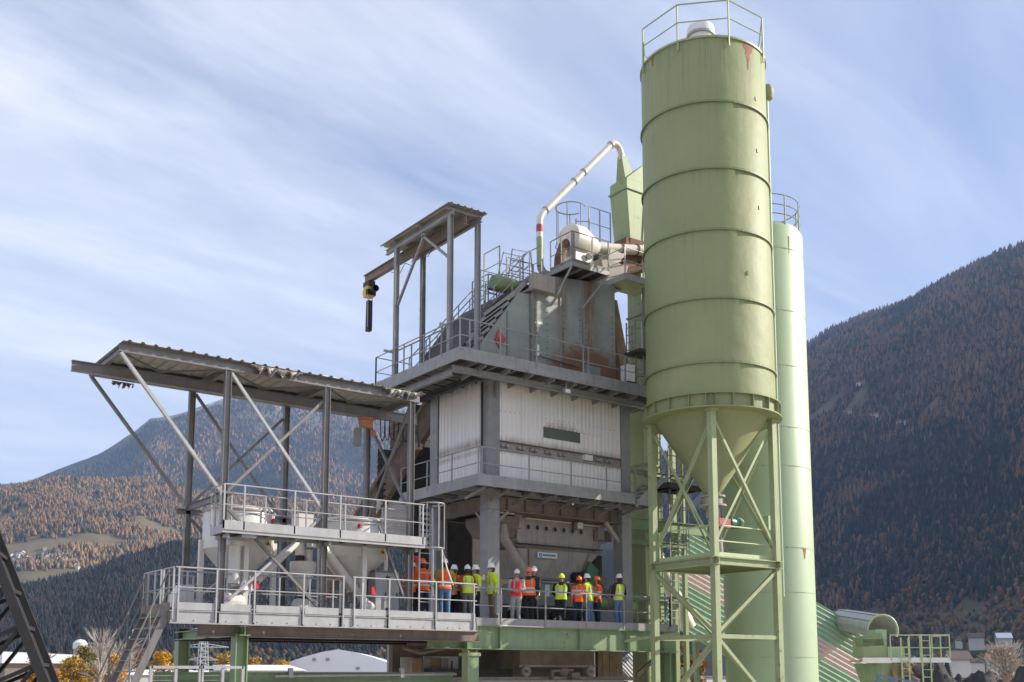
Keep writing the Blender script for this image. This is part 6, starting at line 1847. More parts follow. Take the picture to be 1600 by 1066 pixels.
def person(x, y, z, h, face, label, helmet, top, pants, vest=None, arms=('down', 'down'), lean=0.0, hair=False, spread=0.10, turn=0.0):
    """face = direction the person looks at, degrees clockwise from +Y"""
    root = thing('person', (x, y, z), label, 'person', 'visitors in helmets on the deck')
    k = h / 1.80
    rp_n = random.Random(label)
    ws = rp_n.uniform(0.96, 1.14)
    tilt = rp_n.uniform(-0.05, 0.05)
    if turn == 0.0:
        turn = rp_n.uniform(-38, 38)
    face = face + rp_n.uniform(-14, 14)
    a = R(180 - face)
    ca, sa = math.cos(a), math.sin(a)
    ht = R(turn)

    def tf(vs, head=False):
        out = []
        for vx, vy, vz in vs:
            if head:
                vx, vy = vx * math.cos(ht) - vy * math.sin(ht), vx * math.sin(ht) + vy * math.cos(ht)
            if 0.5 < vz < 1.56 and not head:
                vx, vy = vx * ws, vy * ws
            vx = vx + tilt * max(0, vz - 0.5)
            vy = vy - lean * max(0, vz - 0.95)
            out.append((x + k * (vx * ca - vy * sa), y + k * (vx * sa + vy * ca), z + k * vz))
        return out

    def put(name, geo, mat, head=False, sm=True, parent=root):
        m = MB()
        for vs, fs in geo:
            m.add(tf(vs, head), fs)
        return m.build(name, mat, parent, smooth=sm)

    sh = 0.185
    el_, wr_ = [], []
    for s, ar in ((1, arms[0]), (-1, arms[1])):
        e, w = ARMS[ar]
        el_.append((e[0] * s, e[1], e[2]))
        wr_.append((w[0] * s, w[1], w[2]))
    V = [(0, 0, 0.96), (0, 0.0, 1.12), (0, 0.0, 1.30), (0, 0.01, 1.44), (0, 0.0, 1.53), (0, -0.015, 1.60), (0, -0.01, 1.68), (0, 0, 1.74)]
    Rr = [(0.125, 0.11), (0.12, 0.10), (0.14, 0.11), (0.09, 0.08), (0.052, 0.055), (0.066, 0.075), (0.076, 0.09), (0.055, 0.065)]
    E_ = [(i, i + 1) for i in range(7)]

    def chain(start, pts, rs):
        p = start
        for q, rr in zip(pts, rs):
            V.append(q)
            Rr.append((rr, rr))
            E_.append((p, len(V) - 1))
            p = len(V) - 1
        return p
    for i, s in enumerate((1, -1)):
        e, w = el_[i], wr_[i]
        d = (Vector(w) - Vector(e)).normalized()
        chain(3, [(sh * s, 0.0, 1.43), e, w, tuple(Vector(w) + d * 0.07)], [0.058, 0.042, 0.028, 0.036])
    for s in (1, -1):
        chain(0, [(0.095 * s, 0, 0.90), (spread * s, -0.01, 0.50), ((spread + 0.01) * s, 0.02, 0.09), ((spread + 0.015) * s, -0.12, 0.045)], [0.085, 0.058, 0.040, 0.038])
    nose = len(V)
    body = skin_mesh(V, E_, Rr, 0, 1)
    geo = [body]
    # nose, ears, fingers joined into the body mesh
    m = MB()
    m.add([(-0.012, -0.088, 1.625), (0.012, -0.088, 1.625), (0, -0.112, 1.615), (0, -0.085, 1.665), (0, -0.085, 1.60)], [(0, 2, 3), (2, 1, 3), (0, 4, 2), (4, 1, 2)])
    for s in (1, -1):
        m.lathe([(0.0, -0.012), (0.022, -0.008), (0.026, 0.008), (0.0, 0.012)], (0.083 * s, 0.0, 1.635), 8, axis='X')
    for i, s in enumerate((1, -1)):
        e, w = Vector(el_[i]), Vector(wr_[i])
        d = (w - e).normalized()
        sd_ = d.cross(Vector((0, 0, 1)))
        sd_ = sd_.normalized() if sd_.length > 0.2 else Vector((0, 1, 0))
        pn = sd_.cross(d).normalized()
        for f in range(4):
            L = (0.066, 0.078, 0.074, 0.058)[f]
            b0 = w + d * 0.085 + sd_ * (0.030 - 0.019 * f)
            m.path([b0 - d * 0.02, b0 + d * L * 0.55 - pn * 0.006, b0 + d * L * 0.9 - pn * 0.028], [0.010, 0.009, 0.007], 6)
        t0 = w + d * 0.04 + sd_ * 0.03
        m.path([t0, t0 + sd_ * 0.025 + d * 0.03, t0 + sd_ * 0.028 + d * 0.062], [0.012, 0.011, 0.008], 6)
    geo.append((m.v, m.f))
    put('body', geo, 'skin')
    # face details
    m = MB()
    for s in (1, -1):
        m.lathe([(0.0, -0.006), (0.011, -0.004), (0.011, 0.004)], (0.031 * s, -0.085, 1.652), 8, axis='Y')
        m.box(0.031 * s - 0.017, 0.031 * s + 0.017, -0.094, -0.08, 1.668, 1.675)
    put('eyes', [(m.v, m.f)], 'hair', sm=False)
    put('mouth', [(MB().box(-0.024, 0.024, -0.092, -0.08, 1.577, 1.584).v, MB().box(0, 1, 0, 1, 0, 1).f)], 'c_rust', sm=False)
    # trousers
    legs = MB()
    for s in (1, -1):
        legs.path([(0.088 * s, 0, 0.97), (0.095 * s, 0.0, 0.86), ((spread - 0.003) * s, -0.015, 0.52), ((spread + 0.004) * s, 0.0, 0.42), ((spread + 0.01) * s, 0.02, 0.10)], [0.105, 0.104, 0.076, 0.070, 0.062], 14)
    g = loft([(0, 0, 0.80, 0.12, 0.10), (0, 0, 0.88, 0.178, 0.125), (0, 0, 0.97, 0.175, 0.122), (0, 0, 1.04, 0.16, 0.115)])
    put('trousers', [(legs.v, legs.f), g], pants)
    bt_ = MB()
    for s in (1, -1):
        vs, fs = loft([((spread + 0.012) * s, -0.06, 0.0, 0.048, 0.145), ((spread + 0.012) * s, -0.06, 0.05, 0.046, 0.14), ((spread + 0.012) * s, -0.01, 0.09, 0.044, 0.085), ((spread + 0.01) * s, 0.02, 0.16, 0.045, 0.05)], 12)
        bt_.add(vs, fs)
    put('boots', [(bt_.v, bt_.f)], 'c_black')
    # jacket or shirt with sleeves
    low = 0.86 if top.startswith('hv') else 0.92
    tors = [(0, 0, low, 0.190, 0.135), (0, 0, 0.98, 0.182, 0.130), (0, 0, 1.10, 0.172, 0.125), (0, 0, 1.26, 0.196, 0.135), (0, 0.005, 1.38, 0.208, 0.125), (0, 0.01, 1.45, 0.180, 0.100), (0, 0.01, 1.50, 0.10, 0.075), (0, 0.005, 1.545, 0.068, 0.066)]
    slv = MB()
    for i, s in enumerate((1, -1)):
        e, w = Vector(el_[i]), Vector(wr_[i])
        slv.path([(sh * 0.75 * s, 0.005, 1.44), (sh * 1.08 * s, 0.005, 1.41), tuple(e), tuple(e + (w - e) * 0.08), tuple(w)], [0.075, 0.076, 0.058, 0.056, 0.042], 12)
    put('jacket', [loft(tors), (slv.v, slv.f)], top)
    if vest:
        vt = [(px_, py_, pz_, rx_ + 0.014, ry_ + 0.014) for px_, py_, pz_, rx_, ry_ in tors[1:6]]
        vt[0] = (0, 0, 0.90, 0.204, 0.150)
        vt.append((0, 0.01, 1.475, 0.12, 0.088))
        put('vest', [loft(vt, cap=False)], vest)
        m = MB()
        if top != vest:
            m.add([(-0.035, -0.143, 1.20), (0.035, -0.143, 1.20), (0.075, -0.112, 1.47), (-0.075, -0.112, 1.47)], [(0, 1, 2, 3)])
            v_ = put('open_collar', [(m.v, m.f)], top, sm=False)
    wear = vest or top
    if wear.startswith('hv'):
        m = MB()
        dd = 0.148 if vest else 0.133
        for s in (1, -1):
            for fy in (-1, 1):
                m.prof((0.10 * s, fy * dd, 1.17), (0.105 * s, fy * (dd + 0.006), 1.30), [(-0.022, -0.004), (0.022, -0.004), (0.022, 0.006), (-0.022, 0.006)], up=(0, fy, 0.01))
                m.prof((0.105 * s, fy * (dd + 0.006), 1.30), (0.10 * s, fy * (dd - 0.022), 1.43), [(-0.022, -0.004), (0.022, -0.004), (0.022, 0.006), (-0.022, 0.006)], up=(0, fy, 0.2))
        put('reflective_strip', [(m.v, m.f)], 'c_lgrey', sm=False)
    # helmet: shell, brim, ridge
    hm = MB().lathe([(0.118, 1.700), (0.119, 1.725), (0.110, 1.775), (0.085, 1.815), (0.045, 1.838), (0.0, 1.845)], (0, 0.008, 0), 20)
    hv_ = [(vx * 0.86, vy * 1.06, 1.70 + (vz - 1.70) * 0.95) for vx, vy, vz in hm.v]
    H = put('helmet', [(hv_, hm.f)], helmet, True)
    br = MB().lathe([(0.10, 1.702), (0.130, 1.694), (0.130, 1.700), (0.10, 1.712)], (0, 0.008, 0), 20)
    bv = [(vx * 0.88, vy * (1.24 if vy < 0 else 1.04), vz - (0.012 if vy < -0.05 else 0)) for vx, vy, vz in br.v]
    put('brim', [(bv, br.f)], helmet, True, parent=H)
    rg = MB().box(-0.015, 0.015, -0.08, 0.09, 1.82, 1.853)
    put('ridge', [(rg.v, rg.f)], helmet, True, sm=False, parent=H)
    if hair:
        hr = MB().lathe([(0.094, 1.70), (0.098, 1.64), (0.085, 1.58), (0.05, 1.55)], (0, 0.02, 0), 16, a0=R(-10), a1=R(190))
        put('hair', [(hr.v, hr.f)], 'hair', True)
    return root


TOCAM = 216.0
person(-0.98, 1.35, DZ, 1.79, 30, 'man seen from behind in orange jacket, orange helmet and dark jeans, leftmost at the rail', 'h_orange', 'hv_orange', 'c_navy', arms=('front', 'pocket'), hair=True)
person(-1.20, 1.72, DZ, 1.70, 60, 'person in white helmet and orange jacket half hidden behind the leftmost man', 'h_white', 'hv_orange', 'c_black', arms=('down', 'down'))
person(-0.82, 2.05, DZ, 1.93, 100, 'person in red helmet and red-orange jacket behind the ladder cage', 'red', 'hv_orange', 'c_black', arms=('front', 'raise'))
person(-0.34, 1.25, DZ, 1.84, 20, 'man from behind in green jacket, orange vest and blue jeans, white helmet', 'h_white', 'c_green', 'c_jean', 'hv_orange', arms=('down', 'down'), hair=True)
person(0.36, 2.35, DZ, 1.73, 200, 'person in white helmet and dark red coat mostly hidden behind the green jacket', 'h_white', 'c_rust', 'c_grey', arms=('folded', 'folded'))
person(0.72, 1.55, DZ, 1.72, 25, 'person in rust hoodie with yellow vest and grey trousers, seen from behind', 'h_white', 'c_rust', 'c_grey', 'hv_yellow', arms=('pocket', 'down'), hair=True)
person(0.75, 2.35, DZ, 1.78, 80, 'person in white helmet and orange jacket hidden behind the rust hoodie', 'h_white', 'hv_orange', 'c_black', arms=('down', 'down'), hair=True)
person(1.20, 1.80, DZ, 1.76, 265, 'person in yellow and black jacket with white helmet, facing left beside the khaki trousers', 'h_white', 'hv_yellow', 'c_black', arms=('front', 'down'), hair=True)
person(1.68, 1.55, DZ, 1.83, 290, 'tall man in yellow jacket, khaki trousers and white helmet in front of the tower leg', 'h_white', 'hv_yellow', 'c_khaki', arms=('down', 'pocket'), hair=True, lean=0.06)
person(2.62, 1.60, DZ, 1.70, 205, 'smiling person facing out in red vest, grey sleeves and pale grey trousers', 'h_white', 'c_lgrey', 'c_lgrey', 'hv_red', arms=('front', 'front'))
person(3.22, 1.72, DZ, 1.80, 210, 'man facing out in orange helmet, orange vest and black trousers', 'h_orange', 'c_black', 'c_black', 'hv_orange', arms=('down', 'pocket'))
person(3.62, 1.95, DZ, 1.86, 265, 'tall person in black jacket with yellow vest and white helmet, facing left', 'h_white', 'c_black', 'c_black', 'hv_yellow', arms=('folded', 'front'), hair=True)
person(4.62, 1.75, DZ, 1.66, 212, 'man in bright yellow helmet and open yellow vest over black clothes', 'h_yellow', 'c_black', 'c_black', 'hv_yellow', arms=('back', 'back'))
person(5.22, 1.55, DZ, 1.60, 20, 'person from behind in orange jacket with pale stripes and orange helmet', 'h_orange', 'hv_orange', 'c_navy', arms=('down', 'down'), hair=True)
person(5.72, 1.55, DZ, 1.70, 330, 'person in yellow jacket, white helmet and blue jeans, leaning to the left', 'h_white', 'hv_yellow', 'c_jean', arms=('front', 'down'), lean=0.08, hair=True)
person(6.22, 1.72, DZ, 1.66, 280, 'person in orange helmet and orange jacket with dark trousers, looking down left', 'h_orange', 'hv_orange', 'c_navy', arms=('front', 'front'), hair=True)
person(6.95, 1.45, DZ, 1.76, 350, 'man at the right end in yellow vest, black sleeves and blue jeans', 'h_white', 'c_black', 'c_jean', 'hv_yellow', arms=('front', 'down'), hair=True)

# small things standing on the deck behind the people
for i, (x, y, hgt, m_, lab) in enumerate(((0.55, 2.7, 0.9, 'mixer', 'dusty grey pump set behind the orange and green vests'), (5.2, 2.6, 0.35, 'signwhite', 'small white canister on the deck behind the orange jacket'))):
    t_ = thing('pump' if i == 0 else 'canister', (x, y, DZ), lab, 'pump' if i == 0 else 'canister')
    MB().lathe([(0, 0.0), (0.16, 0.0), (0.17, 0.05), (0.17, hgt * 0.7), (0.08, hgt * 0.85), (0.08, hgt), (0, hgt)], (x, y, DZ), 18).build('body', m_, t_, smooth=True)
    MB().box(x - 0.04, x + 0.04, y - 0.2, y - 0.16, DZ + hgt * 0.3, DZ + hgt * 0.5).build('handle', 'dark', t_)
bkp = thing('dark_machinery', (4.9, 3.0, DZ), 'low dark machinery and hoses in the shade behind the right hand group', 'machinery')
MB().box(3.1, 6.9, 2.9, 3.5, DZ + 0.01, DZ + 0.7).build('skid', 'dark', bkp)
for k in range(6):
    MB().lathe([(0, -0.1), (0.16, -0.1), (0.16, 0.1), (0, 0.1)], (3.4 + 0.6 * k, 2.85, DZ + 0.35), 14, axis='Y').build('pulley', 'black', bkp)

# ================================================================== VALLEY FLOOR


def leafy(name, x, y, h, w, col, label, seed, n=2600, z0=0.0, trunk=True, leaf=0.16, dead=False):
    r = np.random.default_rng(seed)
    t_ = thing(name, (x, y, z0), label, 'tree')
    rnd = random.Random(seed)
    m = MB()
    m.path([(x, y, z0), (x + rnd.uniform(-.1, .1), y, z0 + h * 0.35), (x + rnd.uniform(-.2, .2), y + rnd.uniform(-.2, .2), z0 + h * 0.8)], [w * 0.06, w * 0.045, w * 0.015], 7)
    tips = []
    nb = 26 if not dead else 60
    for i in range(nb):
        a, e = rnd.uniform(0, 6.28), rnd.uniform(0.25, 1.15)
        zz = z0 + h * rnd.uniform(0.2, 0.75)
        L = w * rnd.uniform(0.3, 0.62) * (1.2 if dead else 1)
        q = (x + L * math.cos(a) * math.cos(e), y + L * math.sin(a) * math.cos(e), min(z0 + h * 0.98, zz + L * (1.0 if not dead else 1.5) * math.sin(e) + h * 0.05))
        mid = lerp((x, y, zz), q, 0.5) + Vector((0, 0, 0.04 * h))
        m.path([(x, y, zz), tuple(mid), q], [w * 0.02, w * 0.012, w * 0.005], 4)
        tips.append(q)
        if dead:
            for _ in range(3):
                b = Vector(q) + Vector((rnd.uniform(-1, 1), rnd.uniform(-1, 1), rnd.uniform(0.3, 1.4))) * w * 0.14
                m.path([tuple(mid), tuple(lerp(mid, b, 0.6)), tuple(b)], [w * 0.008, w * 0.006, w * 0.003], 3)
    m.build('trunk', 'palebark' if dead else 'bark', t_)
    if dead and n == 0:
        return t_
    # leaf clumps spread through an uneven crown
    cl_n = 34
    cz = r.uniform(0.28, 1.0, cl_n)
    prof = np.sin(np.clip((cz - 0.12) / 0.92, 0, 1) * math.pi) ** 0.6
    ca_ = r.uniform(0, 2 * math.pi, cl_n)
    cr = np.sqrt(r.uniform(0.05, 1, cl_n)) * prof * w * 0.48
    C = np.stack([x + cr * np.cos(ca_), y + cr * np.sin(ca_), z0 + h * cz * 0.93], -1)
    rad = r.uniform(0.10, 0.22, cl_n) * w
    idx = r.integers(0, cl_n, n)
    d = r.normal(0, 1, (n, 3))
    d /= np.linalg.norm(d, axis=1)[:, None]
    P = C[idx] + d * (rad[idx] * r.uniform(0.5, 1.05, n) ** 0.5)[:, None]
    u_ = r.normal(0, 1, (n, 3)); u_ /= np.linalg.norm(u_, axis=1)[:, None]
    v_ = np.cross(u_, r.normal(0, 1, (n, 3))); v_ /= np.linalg.norm(v_, axis=1)[:, None]
    s_ = (leaf * r.uniform(0.6, 1.3, n))[:, None]
    V4 = np.stack([P - u_ * s_, P - v_ * s_ * 0.6, P + u_ * s_, P + v_ * s_ * 0.6], 1)
    me = bpy.data.meshes.new('crown')
    me.from_pydata((V4.reshape(-1, 3) - np.array([x, y, z0])).tolist(), [], [(4 * i, 4 * i + 1, 4 * i + 2, 4 * i + 3) for i in range(n)])
    ca2 = me.attributes.new('tint', 'FLOAT_COLOR', 'POINT')
    base = np.array(col)[None] * (r.uniform(0.65, 1.3, n)[:, None]) * (r.uniform(0.75, 1.2, cl_n)[idx][:, None])
    cc_ = np.ones((n, 4, 4))
    cc_[:, :, :3] = base[:, None, :]
    ca2.data.foreach_set('color', cc_.astype(np.float32).ravel())
    me.materials.append(M['forest'])
    o = bpy.data.objects.new('crown', me)
    COL.objects.link(o)
    o.parent = t_
    return t_


YL = (0.50, 0.27, 0.03)
for i, (x, y, h, w, c_, lab) in enumerate((
        (23.2, 153.5, 7.4, 5.4, YL, 'golden yellow tree at the far left beside the white roof'),
        (26.4, 148.0, 6.4, 4.6, (0.40, 0.24, 0.04), 'ochre tree standing between two golden ones at the left'),
        (31.5, 160.0, 8.6, 5.6, (0.22, 0.19, 0.05), 'olive green autumn tree in front of the concrete silo'),
        (33.0, 152.0, 6.8, 4.6, (0.56, 0.29, 0.03), 'brightest golden tree just left of the deck stair'),
        (40.8, 150.0, 7.4, 4.6, (0.58, 0.31, 0.03), 'golden tree seen between the stair and the green post'),
        (60.0, 170.0, 8.0, 6.0, (0.50, 0.30, 0.05), 'golden tree under the deck just right of the green post'),
        (64.6, 168.0, 6.9, 5.0, (0.42, 0.25, 0.06), 'ochre tree under the deck next to the golden one'),
        (68.6, 166.0, 6.4, 4.6, (0.55, 0.32, 0.05), 'small golden tree beside the white tent hall'),
        (48.5, 190.0, 10.5, 2.6, (0.30, 0.14, 0.05), 'reddish slim tree right of the pylon below the deck'),
        (36.2, 27.3, 6.0, 3.0, (0.36, 0.20, 0.08), 'brown leafed bush seen through the silo stand'))):
    leafy('autumn_tree', x, y, h, w, c_, lab, 40 + i, n=2400, leaf=0.22)
leafy('bare_tree', 27.6, 137.9, 10.2, 4.6, (0.3, 0.25, 0.18), 'tall pale leafless tree in front of the dark slope at the left', 71, n=0, dead=True)
leafy('bare_tree', 37.2, 160.0, 9.0, 5.0, (0.42, 0.34, 0.24), 'pale bushy leafless tree behind the deck stair', 72, n=700, dead=True, leaf=0.15)
leafy('bare_tree', 194.0, 92.0, 9.6, 7.5, (0.42, 0.32, 0.22), 'pale straw coloured tree above the asphalt heaps at the right', 73, n=1500, dead=True, leaf=0.28)
ft = thing('fir_tree', (350.5, 202.5, 0), 'single dark fir tree left of the chalet roofs', 'tree')
MB().tube((350.5, 202.5, 0), (350.5, 202.5, 3), 0.3, 8).build('trunk', 'bark', ft)
m = MB()
for k in range(9):
    m.lathe([(2.6 - 0.27 * k + 0.15 * (k % 2), 0.0), (0.5, 1.5)], (350.5, 202.5, 1.0 + 0.95 * k), 11)
fcol = tree_mat('fir_needles')
fcol.node_tree.nodes['Principled BSDF'].inputs['Base Color'].default_value = (0.02, 0.035, 0.02, 1)
for l_ in list(fcol.node_tree.links):
    if l_.to_socket.name == 'Base Color':
        fcol.node_tree.links.remove(l_)
m.build('crown', fcol, ft)

# tent hall, white roofs, concrete silo
th = thing('tent_hall', (76, 160, 0), 'large white membrane hall with curved gable and small square vents', 'building')
ga = [(66.8, 171.8), (83.8, 158.9)]
g0, g1 = Vector((66.0, 172.6, 0)), Vector((92.0, 152.9, 0))
gd = (g1 - g0)
bkv = Vector((0.55, 0.83, 0)) * 34
prof_ = [(0.0, 3.6), (0.08, 4.6), (0.18, 5.8), (0.30, 7.1), (0.40, 8.0), (0.5, 8.55), (0.60, 8.0), (0.70, 7.1), (0.82, 5.8), (0.92, 4.6), (1.0, 3.6)]
gv = [g0] + [g0 + gd * a + Vector((0, 0, z)) for a, z in prof_] + [g1]
MB().prism(gv, bkv).build('hall_body', 'membrane', th)
for a, z in ((0.17, 4.4), (0.36, 6.6), (0.44, 6.6), (0.62, 4.9)):
    p = g0 + gd * a + Vector((0, 0, z)) - bkv * 0.004
    MB().box(p.x - 0.3, p.x + 0.3, p.y - 0.2, p.y + 0.2, p.z - 0.25, p.z + 0.25).build('vent', 'grey', th)
wh = thing('warehouse', (44, 250, 0), 'low building with white roof behind the golden trees at the far left', 'building')
MB().box(36, 53, 245, 262, 0, 6.2).build('wall', 'brown', wh)
MB().prism([(35, 244, 6.25), (54, 244, 6.25), (52.0, 244, 8.3), (35, 244, 8.9)], (0, 19, 0)).build('roof', 'membrane', wh)
cs = thing('concrete_silo', (65.6, 286, 0), 'short pale concrete silo with railing and white dome above the trees', 'silo')
MB().lathe([(4.2, 0), (4.2, 10.5), (0, 10.6)], (65.6, 286, 0), 28).build('shell', 'concrete', cs, smooth=True)
MB().lathe([(1.9, 10.6), (1.9, 12.2), (1.2, 13.0), (0, 13.3)], (63.0, 286, 0), 20).build('dome', 'signwhite', cs, smooth=True)
for hh in (11.4, 12.2):
    MB().path(cyl_pts((65.6, 286), 4.0, hh, 0, 6.283, 25), 0.06, 4, cap=False).build('rail', 'grey', cs)
for k in range(12):
    MB().tube((65.6 + 4 * math.cos(k * .5236), 286 + 4 * math.sin(k * .5236), 10.5), (65.6 + 4 * math.cos(k * .5236), 286 + 4 * math.sin(k * .5236), 12.2), 0.05, 4).build('rail_post', 'grey', cs)
for i, (x0, x1, y0, h, lab) in enumerate(((40, 56, 172, 4.6, 'low white roofed shed seen behind the deck stair'), (60, 80, 196, 4.5, 'low pale building seen through the mesh gate'), (52, 66, 150, 5.4, 'pale round-topped heap cover behind the golden trees under the deck'))):
    b_ = thing('shed', ((x0 + x1) / 2, y0, 0), lab, 'shed')
    MB().box(x0, x1, y0, y0 + 9, 0, h - 1.0).build('wall', 'housewall', b_)
    MB().prism([(x0 - .4, y0 - .4, h - 0.98), (x1 + .4, y0 - .4, h - 0.98), (x1 - 1, y0 + 4, h), (x0 + 1, y0 + 4, h)], (0, 6, 0)).build('roof', 'membrane', b_)
tw2 = thing('antenna_mast', (106, 380, 0), 'thin grey mast with small platforms beyond the bare tree', 'mast')
MB().tube((106, 380, 0), (106, 380, 20), 0.35, 8).build('pole', 'farsteel', tw2)
for z in (14, 16.5):
    MB().box(104.8, 107.2, 379, 381, z, z + 0.9).build('antenna_rack', 'farsteel', tw2)
# pylon
py = thing('pylon', (134.6, 384.3, 0), 'white lattice power pylon with three arms seen under the deck', 'pylon')
PXc, PYc = 134.6, 384.3
for s in (-1, 1):
    for q in (-1, 1):
        MB().tube((PXc + s * 1.9, PYc + q * 1.9, 0), (PXc + s * 0.75, PYc + q * 0.75, 27), 0.16, 5).build('leg', 'farsteel', py)
for k in range(22):
    z0, z1 = k * 1.2, k * 1.2 + 1.2
    w0, w1 = 1.9 - 1.15 * z0 / 27, 1.9 - 1.15 * z1 / 27
    s = 1 if k % 2 else -1
    for q in (-1, 1):
        MB().tube((PXc - s * w0, PYc + q * w0, z0), (PXc + s * w1, PYc + q * w1, z1), 0.09, 4).build('lattice_bar', 'farsteel', py)
        MB().tube((PXc + q * w0, PYc - s * w0, z0), (PXc + q * w1, PYc + s * w1, z1), 0.09, 4).build('lattice_bar', 'farsteel', py)
dx = Vector((0.93, -0.36, 0))
for z, L in ((9.0, 6.0), (14.0, 9.6), (20.2, 8.2), (25.5, 6)):
    for s in (-1, 1):
        a = Vector((PXc, PYc, z)) + dx * s * L
        for q in (-0.8, 0.8):
            MB().tube(Vector((PXc, PYc + q, z)), a, 0.13, 4).build('arm_chord', 'farsteel', py)
        MB().tube(Vector((PXc, PYc, z + 1.5)), a, 0.13, 4).build('arm_chord', 'farsteel', py)
        for k in range(5):
            t = 0.15 + 0.16 * k
            MB().tube(Vector((PXc, PYc, z)) + dx * s * L * t, Vector((PXc, PYc, z + 1.5 * (1 - t - 0.08))) + dx * s * L * (t + 0.08), 0.07, 4).build('lattice_bar', 'farsteel', py)


def house(x, y, z, w, d, h, ang, label, roof='houseroof', wall='housewall', group=None, win=True, rh=0.35):
    t_ = thing('house', (x, y, z), label, 'house', group)
    c, s = math.cos(ang), math.sin(ang)

    def P(a, b, zz):
        return (x + a * c - b * s, y + a * s + b * c, z + zz)
    MB().add([P(-w, -d, -3), P(w, -d, -3), P(w, d, -3), P(-w, d, -3), P(-w, -d, h), P(w, -d, h), P(w, d, h), P(-w, d, h), P(0, -d, h + w * rh * 2), P(0, d, h + w * rh * 2)],
             [(0, 1, 5, 4), (1, 2, 6, 5), (2, 3, 7, 6), (3, 0, 4, 7), (4, 5, 8), (6, 7, 9)]).build('wall', wall, t_)
    e = 0.12
    for sg in (-1, 1):
        MB().prism([P(sg * w * 1.15, -d * 1.12, h - w * rh * 0.3 + e), P(0, -d * 1.12, h + w * rh * 2 + e), P(0, d * 1.12, h + w * rh * 2 + e), P(sg * w * 1.15, d * 1.12, h - w * rh * 0.3 + e)], (0, 0, 0.25)).build('roof', roof, t_)
    if win:
        for a in (-0.5, 0.5):
            for zz in (1.2, 4.0):
                if zz + 1.2 < h + 1:
                    q = [P(a * w - 0.6, -d - 0.05, zz), P(a * w + 0.6, -d - 0.05, zz), P(a * w + 0.6, -d - 0.05, zz + 1.3), P(a * w - 0.6, -d - 0.05, zz + 1.3)]
                    MB().prism(q, (0, 0.03, 0)).build('window', 'glass', t_)
    return t_


rr = random.Random(4)


def village_label(u, t, big):
    return '%s of the hillside village, in its %s %s row' % ('large pale house' if big else 'small pale house', ('leftmost', 'left middle', 'right middle', 'rightmost')[min(3, int(u * 4))], ('lower' if t < 0.27 else 'upper'))


# the village on the sunny slope: forty-odd houses
for i in range(46):
    u_ = rr.random()
    az_ = 11.15 + 3.2 * u_ + (rr.random() - 0.5) * 0.15
    tt = 0.235 + 0.07 * rr.random() + 0.03 * math.sin(u_ * 3.1)
    X_, Y_, Z_, _ = sunny.point(np.array([az_]), np.array([tt]))
    big = rr.random() < 0.2
    house(float(X_[0]), float(Y_[0]), float(Z_[0]), rr.uniform(2.6, 4.2) * (1.5 if big else 1), rr.uniform(3.5, 5) * (1.6 if big else 1), rr.uniform(3.5, 5.5), rr.uniform(-0.7, 0.9),
          village_label(u_, tt, big), roof=rr.choice(['houseroof', 'houseroof', 'houseroof', 'sheet']), group='houses of the hillside village', win=False)
# farms on the shaded mountain
for az_, tt, lab in ((54.0, 0.505, 'small white farmhouse in the high clearing on the shaded mountain'), (55.3, 0.53, 'long pale farmhouse right of the others in the high clearing'), (54.7, 0.565, 'small grey barn above the farmhouses on the shaded mountain'), (56.6, 0.49, 'lone pale hut right of the high clearing')):
    X_, Y_, Z_, _ = rightm.point(np.array([az_]), np.array([tt]))
    house(float(X_[0]), float(Y_[0]), float(Z_[0]), 6, 9, 6, 0.5, lab, win=False)


def on_right(az_, tt):
    X_, Y_, Z_, _ = rightm.point(np.array([az_]), np.array([tt]))
    return float(X_[0]), float(Y_[0]), float(Z_[0])


for (az_, tan_, D_, w, d, h, ang, roof, lab) in (
        (59.55, 0.0265, 740, 3.8, 4.5, 5.0, 0.5, 'houseroof', 'white two-storey house in the meadow, left of its neighbour'),
        (60.75, 0.0265, 740, 4.0, 4.2, 4.2, 0.7, 'membrane', 'white house with pale roof in the meadow, right of its neighbour'),
        (58.75, 0.0260, 780, 1.6, 2.0, 2.2, 0.3, 'houseroof', 'tiny white hut left of the two meadow houses'),
        (58.65, 0.0070, 470, 4.5, 4, 4.2, 0.9, 'houseroof', 'chalet with wide dark roof low behind the heaps'),
        (59.55, 0.0055, 430, 2.0, 2.2, 2.6, 0.6, 'houseroof', 'small white cottage beside the wide roofed chalet'),
        (60.3, 0.0055, 430, 3.8, 3.2, 3.2, 1.0, 'silo_rust', 'house with reddish roof low behind the heaps')):
    x = CX + D_ * math.sin(R(az_))
    y = CY + D_ * math.cos(R(az_))
    house(x, y, max(0, CZ + tan_ * D_ - h * 0.5), w, d, h, ang, lab, roof=roof)
# meadow bench under the houses
fl2 = Hill('meadow', [(48, 500, 840, 0.006), (57, 520, 840, 0.0205), (60, 520, 840, 0.0225), (66, 520, 840, 0.026)], hill_mat('green_meadow', [(0.06, 0.08, 0.035), (0.05, 0.065, 0.03), (0.045, 0.05, 0.028)]), rough=0.02, seed=3, res=(60, 30), back=0.3)
forest('meadow_scrub', fl2, 900, (4, 9), pal(lambda x, y, t: 0.4 + 0 * t, (0.20, 0.12, 0.05), (0.05, 0.05, 0.035), (0.15, 0.11, 0.08)), (50, 65), (-0.1, 0.35), seed=12, shape='round', meadow_max=9, wr=(0.3, 0.5))


